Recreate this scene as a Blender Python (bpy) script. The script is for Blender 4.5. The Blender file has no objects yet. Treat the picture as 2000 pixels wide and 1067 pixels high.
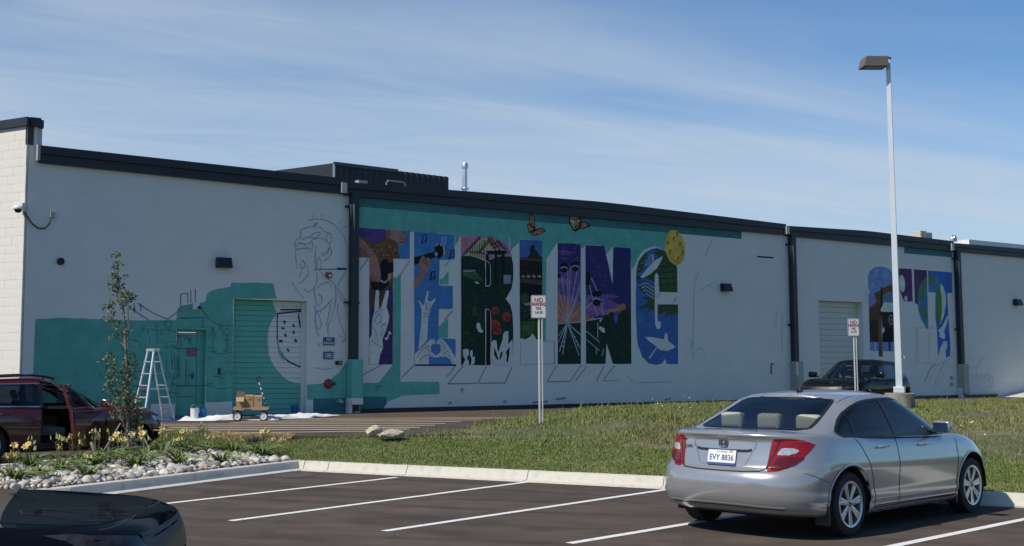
import bpy, bmesh, math, random
import numpy as np
from mathutils import Vector, Matrix
from mathutils.bvhtree import BVHTree
from mathutils.geometry import tessellate_polygon
R = math.radians
rng = np.random.default_rng(7); random.seed(7)
scene = bpy.context.scene
COL = scene.collection
# ------------------------------------------------------------------ camera
EYE, FPX, CX, CY, HOR = 1.70, 2350.0, 850.0, 500.0, 713.0
PITCH = math.atan((HOR - CY) / FPX)
cam_data = bpy.data.cameras.new('camera'); cam = bpy.data.objects.new('camera', cam_data); COL.objects.link(cam)
cam.location = (0, 0, EYE); cam.rotation_euler = (math.pi / 2 + PITCH, 0, 0)
cam_data.sensor_width = 36; cam_data.lens = 36 * FPX / 2000
cam_data.shift_x = (1000 - CX) / 2000; cam_data.shift_y = -(533.5 - CY) / 2000
cam_data.clip_end = 2000; cam_data.clip_start = .1
scene.camera = cam
# ------------------------------------------------------------------ sky, sun, exposure
SUN_EL, SUN_SHADOW = 47.0, 31.3            # degrees; shadows run along this heading measured from +X
sun_to = Vector((-math.cos(R(SUN_SHADOW)) * math.cos(R(SUN_EL)), -math.sin(R(SUN_SHADOW)) * math.cos(R(SUN_EL)), math.sin(R(SUN_EL))))
world = bpy.data.worlds.new('World'); scene.world = world; world.use_nodes = True
wn, wl = world.node_tree.nodes, world.node_tree.links
wn.clear()
def N(nodes, t, **kw):
    n = nodes.new(t)
    for k, v in kw.items(): setattr(n, k, v)
    return n
sky = N(wn, 'ShaderNodeTexSky', sky_type='NISHITA', sun_disc=False)
sky.sun_elevation = R(SUN_EL); sky.sun_rotation = math.atan2(sun_to.x, sun_to.y) % (2 * math.pi)
sky.altitude = 200; sky.air_density = 1.0; sky.dust_density = 0.25; sky.ozone_density = 3.0
bg = N(wn, 'ShaderNodeBackground'); bg.inputs[1].default_value = 0.085
wout = N(wn, 'ShaderNodeOutputWorld')
tc = N(wn, 'ShaderNodeTexCoord'); sep = N(wn, 'ShaderNodeSeparateXYZ'); wl.new(tc.outputs['Generated'], sep.inputs[0])
def wmath(op, a, b=None):
    n = N(wn, 'ShaderNodeMath', operation=op)
    for i, v in enumerate((a, b)):
        if v is None: continue
        if isinstance(v, (int, float)): n.inputs[i].default_value = v
        else: wl.new(v, n.inputs[i])
    return n.outputs[0]
# cirrus: direction projected on a high flat layer, streaky noise
zc = wmath('ADD', wmath('MAXIMUM', sep.outputs[2], 0.0), 0.09)
cx_ = wmath('DIVIDE', sep.outputs[0], zc); cy_ = wmath('DIVIDE', sep.outputs[1], zc)
comb = N(wn, 'ShaderNodeCombineXYZ'); wl.new(cx_, comb.inputs[0]); wl.new(cy_, comb.inputs[1])
def cirrus(head, stretch, scale, det, lo, hi, off, rough=.55, dist=.4):
    m = N(wn, 'ShaderNodeMapping'); m.vector_type = 'TEXTURE'; m.inputs['Rotation'].default_value = (0, 0, R(head)); m.inputs['Scale'].default_value = (stretch, 1, 1)
    m.inputs['Location'].default_value = off
    wl.new(comb.outputs[0], m.inputs[0])
    n = N(wn, 'ShaderNodeTexNoise'); n.inputs['Scale'].default_value = scale; n.inputs['Detail'].default_value = det
    n.inputs['Roughness'].default_value = rough; n.inputs['Distortion'].default_value = dist
    wl.new(m.outputs[0], n.inputs['Vector'])
    r = N(wn, 'ShaderNodeMapRange'); r.inputs['From Min'].default_value = lo; r.inputs['From Max'].default_value = hi
    r.interpolation_type = 'SMOOTHSTEP'
    wl.new(n.outputs['Fac'], r.inputs['Value']); return r.outputs[0]
# a thin sheet of cirrostratus whose edge runs across the sky, with fibres along it
c1 = cirrus(17.6, 3.2, .8, 6, .30, .70, (2.0, 0.6, 0), .5, .5)
c2 = cirrus(24, 4.5, 2.6, 9, .36, .80, (1.7, 5.2, 0), .62, 1.6)
tt_ = wmath('ADD', wmath('MULTIPLY', cx_, -.302), wmath('MULTIPLY', cy_, .953))
tt_ = wmath('ADD', tt_, wmath('MULTIPLY', c1, .75))
sheet = N(wn, 'ShaderNodeMapRange'); sheet.interpolation_type = 'SMOOTHSTEP'; sheet.inputs['From Min'].default_value = 2.40; sheet.inputs['From Max'].default_value = 3.55; wl.new(tt_, sheet.inputs['Value'])
c4 = cirrus(15, 3.0, 1.6, 6, .42, .72, (4.4, 1.2, 0), .55, .6)
cl = wmath('ADD', wmath('MULTIPLY', sheet.outputs[0], wmath('ADD', .34, wmath('ADD', wmath('MULTIPLY', c2, .24), wmath('MULTIPLY', c1, .38)))), wmath('MULTIPLY', c4, .09))
haze_f = N(wn, 'ShaderNodeMapRange'); haze_f.inputs['From Min'].default_value = 0.0; haze_f.inputs['From Max'].default_value = .24
haze_f.inputs['To Min'].default_value = .10; haze_f.inputs['To Max'].default_value = 0.0
wl.new(sep.outputs[2], haze_f.inputs['Value'])
fac = N(wn, 'ShaderNodeMath', operation='ADD', use_clamp=True); wl.new(cl, fac.inputs[0]); wl.new(haze_f.outputs[0], fac.inputs[1])
mixw = N(wn, 'ShaderNodeMix', data_type='RGBA')
wl.new(fac.outputs[0], mixw.inputs[0]); wbal = N(wn, 'ShaderNodeMix', data_type='RGBA', blend_type='MULTIPLY'); wbal.inputs[0].default_value = 1; wl.new(sky.outputs[0], wbal.inputs[6]); wbal.inputs[7].default_value = (.60, .86, 1.06, 1); wl.new(wbal.outputs[2], mixw.inputs[6]); mixw.inputs[7].default_value = (4.8, 5.6, 6.5, 1)
wl.new(mixw.outputs[2], bg.inputs[0]); wl.new(bg.outputs[0], wout.inputs[0])
sl = bpy.data.lights.new('sun', 'SUN'); sl.energy = 3.6; sl.angle = R(.53); sl.color = (1, .925, .81)
sun = bpy.data.objects.new('sun', sl); COL.objects.link(sun)
sun.rotation_euler = (-sun_to).to_track_quat('-Z', 'Y').to_euler()
vs = scene.view_settings
vs.view_transform = 'Standard'; vs.look = 'None'; vs.gamma = 1; vs.exposure = 0.38; vs.use_curve_mapping = False
scene.cycles.max_bounces = 8; scene.cycles.transparent_max_bounces = 12; scene.cycles.caustics_reflective = False; scene.cycles.caustics_refractive = False
# ------------------------------------------------------------------ survey helpers (photo measurement -> place)
FWD = Vector((0, math.cos(PITCH), math.sin(PITCH))); UPV = Vector((0, -math.sin(PITCH), math.cos(PITCH)))
def ray(px, py): return FWD + Vector(((px - CX) / FPX, 0, 0)) + UPV * ((CY - py) / FPX)
def ground(px, py, z=0.0):
    d = ray(px, py); t = (z - EYE) / d.z
    return Vector((d.x * t, d.y * t, z))
def at_depth(px, py, Y):
    d = ray(px, py); t = Y / d.y
    return Vector((d.x * t, Y, EYE + d.z * t))
WALL_ANG = math.atan2(FPX / math.cos(PITCH), 4390 - CX)          # wall runs to its vanishing point
_p = ray(700, HOR); WALL_P0 = Vector((_p.x / _p.y * 32.5, 32.5, 0))
W_DIR = Vector((math.cos(WALL_ANG), math.sin(WALL_ANG), 0)); W_OUT = Vector((math.sin(WALL_ANG), -math.cos(WALL_ANG), 0))
def W(px, py, off=0.0):
    """photo point -> (u along wall, height) on the wall plane moved off metres outwards"""
    d = ray(px, py); o = WALL_P0 + W_OUT * off; c = Vector((0, 0, EYE))
    t = (o - c).dot(W_OUT) / d.dot(W_OUT); p = c + d * t
    return ((p - WALL_P0).dot(W_DIR), p.z)
def K(x0, y0, s, pts): return [(x0 + a * s, y0 + b * s) for a, b in pts]
# ------------------------------------------------------------------ object helpers
def tag(o, label=None, cat=None, group=None, kind=None):
    if label: o['label'] = label
    if cat: o['category'] = cat
    if group: o['group'] = group
    if kind: o['kind'] = kind
    return o
def empty(name, loc=(0, 0, 0), rz=0.0, parent=None):
    o = bpy.data.objects.new(name, None); COL.objects.link(o); o.location = loc; o.rotation_euler = (0, 0, rz); o.parent = parent
    o.empty_display_size = .2
    return o
def mesh_obj(name, verts, faces, mats, parent=None, fm=None, smooth=False, angle=None):
    me = bpy.data.meshes.new(name); me.from_pydata([tuple(v) for v in verts], [], faces)
    if not isinstance(mats, (list, tuple)): mats = [mats]
    for m in mats: me.materials.append(m)
    if fm is not None: me.polygons.foreach_set('material_index', fm)
    if smooth:
        me.polygons.foreach_set('use_smooth', [True] * len(me.polygons))
        if angle: me.set_sharp_from_angle(angle=R(angle))
    me.update()
    o = bpy.data.objects.new(name, me); COL.objects.link(o); o.parent = parent
    return o
class MB:
    """collects shapes, builds ONE mesh object"""
    def __init__(s): s.v = []; s.f = []; s.m = []
    def add(s, vs, fs, mi=0):
        b = len(s.v); s.v += [tuple(v) for v in vs]; s.f += [[i + b for i in f] for f in fs]; s.m += [mi] * len(fs)
    def box(s, c, d, mi=0, rz=0.0, rot=None):
        c = Vector(c); hx, hy, hz = d[0] / 2, d[1] / 2, d[2] / 2
        M = rot if rot is not None else Matrix.Rotation(rz, 3, 'Z')
        vs = [c + M @ Vector((x, y, z)) for z in (-hz, hz) for x, y in ((-hx, -hy), (hx, -hy), (hx, hy), (-hx, hy))]
        s.add(vs, [(3, 2, 1, 0), (4, 5, 6, 7), (0, 1, 5, 4), (1, 2, 6, 5), (2, 3, 7, 6), (3, 0, 4, 7)], mi)
    def bbox(s, c, d, b=.01, mi=0, rot=None):
        """box with chamfered edges"""
        bm = bmesh.new(); bmesh.ops.create_cube(bm, size=1)
        for v in bm.verts: v.co = Vector((v.co.x * d[0], v.co.y * d[1], v.co.z * d[2]))
        bmesh.ops.bevel(bm, geom=bm.edges[:], offset=b, segments=2, affect='EDGES', profile=.6)
        bm.verts.index_update(); c = Vector(c); M = rot if rot is not None else Matrix.Identity(3)
        s.add([c + M @ v.co for v in bm.verts], [[v.index for v in f.verts] for f in bm.faces], mi); bm.free()
    def tube(s, pts, r, n=8, mi=0, caps=True):
        pts = [Vector(p) for p in pts]; rs = r if isinstance(r, (list, tuple)) else [r] * len(pts)
        rings = []; up = Vector((0, 0, 1))
        for i, p in enumerate(pts):
            t = (pts[min(i + 1, len(pts) - 1)] - pts[max(i - 1, 0)]).normalized()
            a = t.cross(up if abs(t.z) < .95 else Vector((1, 0, 0))).normalized(); b = t.cross(a)
            rings.append([p + (a * math.cos(2 * math.pi * k / n) + b * math.sin(2 * math.pi * k / n)) * rs[i] for k in range(n)])
        vs = [v for g in rings for v in g]; fs = []
        for i in range(len(pts) - 1):
            for k in range(n): fs.append((i * n + k, i * n + (k + 1) % n, (i + 1) * n + (k + 1) % n, (i + 1) * n + k))
        if caps: fs += [tuple(range(n))[::-1], tuple((len(pts) - 1) * n + k for k in range(n))]
        s.add(vs, fs, mi)
    def lathe(s, prof, c=(0, 0, 0), n=24, mi=0, axis='Z', closed=False):
        c = Vector(c); vs = []; fs = []; m = len(prof)
        for k in range(n):
            a = 2 * math.pi * k / n
            for r, h in prof:
                if axis == 'Z': vs.append(c + Vector((r * math.cos(a), r * math.sin(a), h)))
                elif axis == 'Y': vs.append(c + Vector((r * math.cos(a), h, r * math.sin(a))))
                else: vs.append(c + Vector((h, r * math.cos(a), r * math.sin(a))))
        rr = range(m) if closed else range(m - 1)
        for k in range(n):
            for i in rr:
                j = (i + 1) % m
                fs.append((k * m + i, ((k + 1) % n) * m + i, ((k + 1) % n) * m + j, k * m + j))
        s.add(vs, fs, mi)
    def prism(s, poly, y0, y1, mi=0, f=None):
        """poly of (a,b); f maps (a,b,depth) to a point; ends triangulated"""
        f = f or (lambda a, b, d: (a, d, b)); n = len(poly)
        vs = [f(a, b, y0) for a, b in poly] + [f(a, b, y1) for a, b in poly]
        tri = tessellate_polygon([[Vector((a, b, 0)) for a, b in poly]])
        fs = [tuple(t) for t in tri] + [tuple(i + n for i in t[::-1]) for t in tri]
        fs += [(i, (i + 1) % n, n + (i + 1) % n, n + i) for i in range(n)]
        s.add(vs, fs, mi)
    def build(s, name, mats, parent=None, smooth=False, angle=35):
        o = mesh_obj(name, s.v, s.f, mats, parent, s.m)
        me = o.data; bm = bmesh.new(); bm.from_mesh(me); bmesh.ops.recalc_face_normals(bm, faces=bm.faces); bm.to_mesh(me); bm.free()
        if smooth:
            me.polygons.foreach_set('use_smooth', [True] * len(me.polygons)); me.set_sharp_from_angle(angle=R(angle))
        return o
def copy_tree(o, parent=None):
    c = o.copy(); COL.objects.link(c); c.parent = parent
    for ch in [x for x in bpy.data.objects if x.parent == o]: copy_tree(ch, c)
    return c
# ------------------------------------------------------------------ materials
MATS = {}
def mat(name, col=(.5, .5, .5), rough=.7, metal=0.0, var=.08, vscale=3.0, bump=0.0, bscale=40.0, spec=.5, coat=0.0, col2=None, island=0.0, emit=None, detail=4, c2lo=.42, c2hi=.66, alpha=None, coords='Object', trans=0.0):
    if name in MATS: return MATS[name]
    m = bpy.data.materials.new(name); m.use_nodes = True; nt = m.node_tree; nd, lk = nt.nodes, nt.links
    p = nd['Principled BSDF']; p.inputs['Roughness'].default_value = rough; p.inputs['Metallic'].default_value = metal
    p.inputs['Specular IOR Level'].default_value = spec; p.inputs['Coat Weight'].default_value = coat; p.inputs['Coat Roughness'].default_value = .04
    t = nd.new('ShaderNodeTexCoord'); src = t.outputs[coords]
    n = nd.new('ShaderNodeTexNoise'); n.inputs['Scale'].default_value = vscale; n.inputs['Detail'].default_value = detail; lk.new(src, n.inputs['Vector'])
    mx = nd.new('ShaderNodeMix'); mx.data_type = 'RGBA'
    if col2 is None:
        a = tuple(c * (1 - var) for c in col); b = tuple(min(1, c * (1 + var)) for c in col); lo, hi = .3, .7
    else: a, b = col, col2; lo, hi = c2lo, c2hi
    mx.inputs[6].default_value = (*a, 1); mx.inputs[7].default_value = (*b, 1)
    mr = nd.new('ShaderNodeMapRange'); mr.inputs['From Min'].default_value = lo; mr.inputs['From Max'].default_value = hi
    lk.new(n.outputs['Fac'], mr.inputs['Value']); lk.new(mr.outputs[0], mx.inputs[0]); out = mx.outputs[2]
    if island:
        g = nd.new('ShaderNodeNewGeometry'); hs = nd.new('ShaderNodeHueSaturation')
        r1 = nd.new('ShaderNodeMapRange'); r1.inputs['To Min'].default_value = 1 - island; r1.inputs['To Max'].default_value = 1 + island
        lk.new(g.outputs['Random Per Island'], r1.inputs['Value']); lk.new(r1.outputs[0], hs.inputs['Value']); lk.new(out, hs.inputs['Color']); out = hs.outputs[0]
    lk.new(out, p.inputs['Base Color'])
    if bump:
        n2 = nd.new('ShaderNodeTexNoise'); n2.inputs['Scale'].default_value = bscale; n2.inputs['Detail'].default_value = 5; lk.new(src, n2.inputs['Vector'])
        b_ = nd.new('ShaderNodeBump'); b_.inputs['Strength'].default_value = bump; b_.inputs['Distance'].default_value = .01; lk.new(n2.outputs['Fac'], b_.inputs['Height']); lk.new(b_.outputs[0], p.inputs['Normal'])
    if trans: p.inputs['Transmission Weight'].default_value = trans
    if emit: p.inputs['Emission Color'].default_value = (*emit[:3], 1); p.inputs['Emission Strength'].default_value = emit[3]
    MATS[name] = m; return m
def glass_mat(name, tint=(.5, .56, .58), refl=1.0):
    m = bpy.data.materials.new(name); m.use_nodes = True; nd, lk = m.node_tree.nodes, m.node_tree.links; nd.clear()
    o = nd.new('ShaderNodeOutputMaterial'); tr = nd.new('ShaderNodeBsdfTransparent'); tr.inputs[0].default_value = (*tint, 1)
    gl = nd.new('ShaderNodeBsdfGlossy'); gl.inputs['Roughness'].default_value = .015; gl.inputs[0].default_value = (refl, refl, refl, 1)
    fr = nd.new('ShaderNodeFresnel'); fr.inputs[0].default_value = 1.5; mx = nd.new('ShaderNodeMixShader')
    lk.new(fr.outputs[0], mx.inputs[0]); lk.new(tr.outputs[0], mx.inputs[1]); lk.new(gl.outputs[0], mx.inputs[2]); lk.new(mx.outputs[0], o.inputs[0])
    MATS[name] = m; return m
def block_mat(name, col, var=.05, joint=.955, bump=.22, rough=.85, speck=.0, vs_=1.3):
    """paint over concrete block: shallow courses 0.4 x 0.2 m as fine relief, faint mottling"""
    if name in MATS: return MATS[name]
    m = bpy.data.materials.new(name); m.use_nodes = True; nd, lk = m.node_tree.nodes, m.node_tree.links
    p = nd['Principled BSDF']; p.inputs['Roughness'].default_value = rough; p.inputs['Specular IOR Level'].default_value = .25
    t = nd.new('ShaderNodeTexCoord'); s = nd.new('ShaderNodeSeparateXYZ'); c = nd.new('ShaderNodeCombineXYZ')
    lk.new(t.outputs['Object'], s.inputs[0]); lk.new(s.outputs[0], c.inputs[0]); lk.new(s.outputs[2], c.inputs[1])
    br = nd.new('ShaderNodeTexBrick'); br.inputs['Scale'].default_value = 1; br.inputs['Brick Width'].default_value = .4064; br.inputs['Row Height'].default_value = .2032
    br.inputs['Mortar Size'].default_value = .007; br.inputs['Mortar Smooth'].default_value = .5
    br.inputs['Color1'].default_value = (1, 1, 1, 1); br.inputs['Color2'].default_value = (.965, .965, .965, 1); br.inputs['Mortar'].default_value = (joint, joint, joint, 1)
    lk.new(c.outputs[0], br.inputs['Vector'])
    n = nd.new('ShaderNodeTexNoise'); n.inputs['Scale'].default_value = vs_; n.inputs['Detail'].default_value = 6; lk.new(t.outputs['Object'], n.inputs['Vector'])
    mr = nd.new('ShaderNodeMapRange'); mr.inputs['From Min'].default_value = .3; mr.inputs['From Max'].default_value = .7; mr.inputs['To Min'].default_value = 1 - var; mr.inputs['To Max'].default_value = 1 + var
    n3 = nd.new('ShaderNodeTexNoise'); n3.inputs['Scale'].default_value = 9; n3.inputs['Detail'].default_value = 8; n3.inputs['Roughness'].default_value = .7; lk.new(t.outputs['Object'], n3.inputs['Vector'])
    av = nd.new('ShaderNodeMix'); av.inputs[0].default_value = .4; lk.new(n.outputs['Fac'], av.inputs[2]); lk.new(n3.outputs['Fac'], av.inputs[3])
    lk.new(av.outputs[0], mr.inputs['Value'])
    m1 = nd.new('ShaderNodeMix'); m1.data_type = 'RGBA'; m1.blend_type = 'MULTIPLY'; m1.inputs[0].default_value = 1; m1.inputs[6].default_value = (*col, 1); lk.new(br.outputs['Color'], m1.inputs[7])
    m2 = nd.new('ShaderNodeVectorMath'); m2.operation = 'SCALE'; lk.new(m1.outputs[2], m2.inputs[0]); lk.new(mr.outputs[0], m2.inputs['Scale'])
    lk.new(m2.outputs[0], p.inputs['Base Color'])
    n2 = nd.new('ShaderNodeTexNoise'); n2.inputs['Scale'].default_value = 90; n2.inputs['Detail'].default_value = 3; lk.new(t.outputs['Object'], n2.inputs['Vector'])
    ad = nd.new('ShaderNodeMath'); ad.operation = 'MULTIPLY_ADD'; ad.inputs[1].default_value = -1.0; lk.new(br.outputs['Fac'], ad.inputs[0])
    sc = nd.new('ShaderNodeMath'); sc.operation = 'MULTIPLY'; sc.inputs[1].default_value = .5; lk.new(n2.outputs['Fac'], sc.inputs[0]); lk.new(sc.outputs[0], ad.inputs[2])
    b = nd.new('ShaderNodeBump'); b.inputs['Strength'].default_value = bump; b.inputs['Distance'].default_value = .006; lk.new(ad.outputs[0], b.inputs['Height']); lk.new(b.outputs[0], p.inputs['Normal'])
    MATS[name] = m; return m
# ================================================================== SITE
def sstep(a, b, x):
    t = np.clip((np.asarray(x, float) - a) / (b - a), 0, 1); return t * t * (3 - 2 * t)
def vnoise(x, y, f, seed=0):
    """cheap smooth value noise, vectorised"""
    x = np.asarray(x, float) * f; y = np.asarray(y, float) * f
    xi, yi = np.floor(x).astype(int), np.floor(y).astype(int); fx, fy = x - xi, y - yi
    def h(i, j):
        n = (i * 374761393 + j * 668265263 + seed * 982451653) & 0x7fffffff
        n = ((n ^ (n >> 13)) * 1274126177) & 0x7fffffff
        return ((n ^ (n >> 16)) & 0xffff) / 65535.0
    fx = fx * fx * (3 - 2 * fx); fy = fy * fy * (3 - 2 * fy)
    return (h(xi, yi) * (1 - fx) + h(xi + 1, yi) * fx) * (1 - fy) + (h(xi, yi + 1) * (1 - fx) + h(xi + 1, yi + 1) * fx) * fy
# --- materials
def asphalt_material():
    m = mat('asphalt', (.080, .064, .053), .9, var=.16, vscale=2.2, spec=.2, detail=8); nd, lk = m.node_tree.nodes, m.node_tree.links
    p = nd['Principled BSDF']; t = [n for n in nd if n.type == 'TEX_COORD'][0]
    base = p.inputs['Base Color'].links[0].from_socket
    # aggregate speckle
    n = nd.new('ShaderNodeTexNoise'); n.inputs['Scale'].default_value = 130; n.inputs['Detail'].default_value = 2; lk.new(t.outputs['Object'], n.inputs[0])
    mr = nd.new('ShaderNodeMapRange'); mr.inputs[1].default_value = .3; mr.inputs[2].default_value = .75; mr.inputs[3].default_value = .75; mr.inputs[4].default_value = 1.35; lk.new(n.outputs[0], mr.inputs[0])
    # tyre sweeps: long streaks across the stalls
    mp = nd.new('ShaderNodeMapping'); mp.vector_type = 'TEXTURE'; mp.inputs['Rotation'].default_value = (0, 0, R(-20)); mp.inputs['Scale'].default_value = (3.6, .7, 1); lk.new(t.outputs['Object'], mp.inputs[0])
    n2 = nd.new('ShaderNodeTexNoise'); n2.inputs['Scale'].default_value = 1.3; n2.inputs['Detail'].default_value = 5; n2.inputs['Distortion'].default_value = .8; lk.new(mp.outputs[0], n2.inputs[0])
    mr2 = nd.new('ShaderNodeMapRange'); mr2.inputs[1].default_value = .3; mr2.inputs[2].default_value = .7; mr2.inputs[3].default_value = .70; mr2.inputs[4].default_value = 1.24; lk.new(n2.outputs[0], mr2.inputs[0])
    mu = nd.new('ShaderNodeMath'); mu.operation = 'MULTIPLY'; lk.new(mr.outputs[0], mu.inputs[0]); lk.new(mr2.outputs[0], mu.inputs[1])
    sc = nd.new('ShaderNodeVectorMath'); sc.operation = 'SCALE'; lk.new(base, sc.inputs[0]); lk.new(mu.outputs[0], sc.inputs['Scale'])
    # pale dust specks
    v = nd.new('ShaderNodeTexVoronoi'); v.inputs['Scale'].default_value = 2.3; lk.new(t.outputs['Object'], v.inputs[0])
    lt = nd.new('ShaderNodeMath'); lt.operation = 'LESS_THAN'; lt.inputs[1].default_value = .028; lk.new(v.outputs['Distance'], lt.inputs[0])
    mx = nd.new('ShaderNodeMix'); mx.data_type = 'RGBA'; mx.inputs[7].default_value = (.3, .28, .25, 1); lk.new(lt.outputs[0], mx.inputs[0]); lk.new(sc.outputs[0], mx.inputs[6])
    lk.new(mx.outputs[2], p.inputs['Base Color'])
    b = nd.new('ShaderNodeBump'); b.inputs['Strength'].default_value = .35; b.inputs['Distance'].default_value = .006; lk.new(n.outputs[0], b.inputs['Height']); lk.new(b.outputs[0], p.inputs['Normal'])
    return m
M_ASPH = asphalt_material()
M_LINE = mat('line_paint', (.74, .74, .72), .75, var=.07, vscale=14, bump=.2, bscale=120, col2=(.42, .40, .37), c2lo=.56, c2hi=.72, detail=7)
M_CONC = mat('kerb_concrete', (.56, .53, .46), .9, vscale=9, col2=(.46, .43, .37), c2lo=.5, c2hi=.75, bump=.25, bscale=90, detail=8)
M_SOIL = mat('lawn_soil', (.08, .085, .035), .95, vscale=1.1, col2=(.20, .17, .10), c2lo=.48, c2hi=.72, bump=.6, bscale=30, detail=7)
M_BED = mat('bed_soil', (.10, .085, .065), .95, vscale=5, var=.3, bump=.6, bscale=30)
# --- ground sheet, one grid out to the horizon
KC = Vector((-2.27, 19.83, 0)); KE = Vector((.8805, -.474, 0)); KN = Vector((.474, .8805, 0))
def asph_h(x, y): return -.17 * sstep(-3.6, -6.2, x) * sstep(17.5, 20.8, y)
def lawn_h(x, y):
    dx, dy = np.asarray(x, float) - KC.x, np.asarray(y, float) - KC.y
    s = dx * KE.x + dy * KE.y; d = dx * KN.x + dy * KN.y
    hl = .135 + .27 * sstep(0, 2.2, d)
    hr = .135 + .66 * sstep(-.5, 9.2, d) - .34 * sstep(10.5, 15, d)
    a = sstep(-.6, 3.0, s)
    h = hl * (1 - a) + hr * a
    nz = (vnoise(x, y, .9, 3) - .5) * .10 + (vnoise(x, y, 2.7, 5) - .5) * .05
    return h + nz * sstep(.6, 3.0, d) * (.25 + .75 * a) - .55 * sstep(-5.1, -6.05, x)
xs = np.array(sorted(set([-900, -400, -150, -60, -30] + list(np.arange(-16, 22.1, .5)) + [30, 60, 150, 400, 900])), float)
ys = np.array(sorted(set([-400, -150, -40, -10] + list(np.arange(0, 32.1, .5)) + [45, 70, 120, 300, 700, 1500])), float)
gx, gy = np.meshgrid(xs, ys); gz = asph_h(gx, gy)
def grid_mesh(name, gx, gy, gz, m, parent=None, keep=None, smooth=True):
    ny, nx = gx.shape; v = np.stack([gx, gy, gz], -1).reshape(-1, 3)
    f = [(j * nx + i, j * nx + i + 1, (j + 1) * nx + i + 1, (j + 1) * nx + i) for j in range(ny - 1) for i in range(nx - 1) if keep is None or keep[j, i]]
    return mesh_obj(name, v, f, m, parent, smooth=smooth)
lot = grid_mesh('parking_lot', gx, gy, gz, M_ASPH); tag(lot, kind='structure')
# --- painted stall lines
def flat_strip(name, a, b, w, z, m, parent, n=10):
    a, b = Vector(a), Vector(b); t = (b - a).normalized(); q = Vector((-t.y, t.x, 0)) * w / 2; vs = []; fs = []
    for i in range(n + 1):
        p = a.lerp(b, i / n); jl, jr = 1 + random.uniform(-.05, .05), 1 + random.uniform(-.05, .05)
        vs += [Vector((p.x, p.y, z)) + q * jl, Vector((p.x, p.y, z)) - q * jr]
        if i: fs.append((2 * i - 2, 2 * i - 1, 2 * i + 1, 2 * i))
    return mesh_obj(name, vs, fs, m, parent)
for p0, p1 in [((290, 988), (775, 933)), ((450, 1018), (1030, 942)), ((750, 1038), (1300, 957))]:
    a, b = ground(*p0), ground(*p1)
    if p0[0] == 290: a = a + (a - b) * .25
    flat_strip('parking_stripe', a, b, .10, .004, M_LINE, lot)
a, b = ground(1112, 1062), ground(1360, 1021); flat_strip('parking_stripe', a, a + (b - a).normalized() * 4.6, .10, .004, M_LINE, lot)
a, b = ground(1745, 1067), ground(2000, 1015); flat_strip('parking_stripe', a - (b - a) * .1, a + (b - a).normalized() * 5.0, .10, .004, M_LINE, lot)
# faint worn ring by the corner of the kerb (utility cover)
cov = ground(575, 929); mb = MB()
mb.lathe([(.0, .005), (.25, .006), (.27, .012), (.31, .012), (.325, .004)], (cov.x, cov.y, 0), 28)
mc = mb.build('utility_cover', mat('cast_iron', (.075, .065, .058), .85, var=.2, vscale=9, bump=.5, bscale=25)); tag(mc, 'round flat utility cover in the asphalt by the kerb corner', 'utility cover')
# --- kerb
kerb = flat_strip('kerb', (-2.15, 19.6, 0), (7.2, 14.55, 0), .06, .003, M_CONC, None); tag(kerb, kind='structure')
KH = .15
def kerb_run(path, joints_at, inner_sign):
    """path of plan points (top inner edge); built as stones between joints"""
    pts = [Vector((p[0], p[1], 0)) for p in path]
    cum = [0]
    for i in range(1, len(pts)): cum.append(cum[-1] + (pts[i] - pts[i - 1]).length)
    def pos(s):
        for i in range(1, len(pts)):
            if s <= cum[i] or i == len(pts) - 1:
                t = (s - cum[i - 1]) / (cum[i] - cum[i - 1]); return pts[i - 1].lerp(pts[i], t)
    def nrm(s):
        e = .15; a, b = pos(max(0, s - e)), pos(min(cum[-1], s + e)); t = (b - a).normalized(); return Vector((-t.y, t.x, 0)) * inner_sign
    prof = [(0.0, -.05), (0.0, KH - .012), (-.012, KH), (-.105, KH), (-.13, KH - .008), (-.145, KH - .03), (-.185, .03), (-.21, .022), (-.30, .014), (-.302, -.05)]
    js = [0] + sorted(joints_at(cum, pts)) + [cum[-1]]
    for a, b in zip(js[:-1], js[1:]):
        if b - a < .1: continue
        g = .006; n = max(2, int((b - a) / .35)); vs = []; fs = []; m = len(prof)
        for i in range(n + 1):
            s = a + g + (b - a - 2 * g) * i / n; p = pos(s); q = nrm(s); zz = float(asph_h(p.x, p.y))
            for o, h in prof: vs.append(p + q * (o + random.uniform(-.003, .003)) + Vector((0, 0, h + zz * (h < .1) + random.uniform(-.0015, .0015))))
        for i in range(n):
            for k in range(m - 1): fs.append((i * m + k, (i + 1) * m + k, (i + 1) * m + k + 1, i * m + k + 1))
        fs += [tuple(range(m)), tuple(n * m + k for k in range(m))[::-1]]
        mesh_obj('kerb_stone', vs, fs, M_CONC, kerb, smooth=True, angle=28)
right_path = [tuple(ground(x, y, KH).xy) for x, y in ((580, 898), (1300, 930), (1940, 960))]
e = Vector(right_path[2]) - Vector(right_path[1]); right_path.append(tuple(Vector(right_path[2]) + e * 2.2))
left_path = [tuple(ground(x, y, KH).xy) for x, y in ((580, 898), (400, 918), (134, 949))]
lp = Vector(left_path[-1]); left_path += [(lp.x - .32, lp.y - .35), (lp.x - .85, lp.y - .6), (lp.x - 1.6, lp.y - .7), (lp.x - 3.4, lp.y - .65)]
def joints_px(xl, first):
    def f(cum, pts):
        out = []
        for x in xl:
            best = min((abs(CX + FPX * (q.x) / q.y - x), cum[i] + t * (cum[i + 1] - cum[i])) for i in range(len(pts) - 1) for t in np.linspace(0, 1, 200) for q in [pts[i].lerp(pts[i + 1], t)])
            out.append(best[1])
        return out
    return f
kerb_run(right_path, joints_px((608, 655, 804, 1037, 1297, 1560, 1830), 0), 1)
kerb_run(left_path, joints_px((552, 368, 134, 40), 0), -1)
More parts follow.
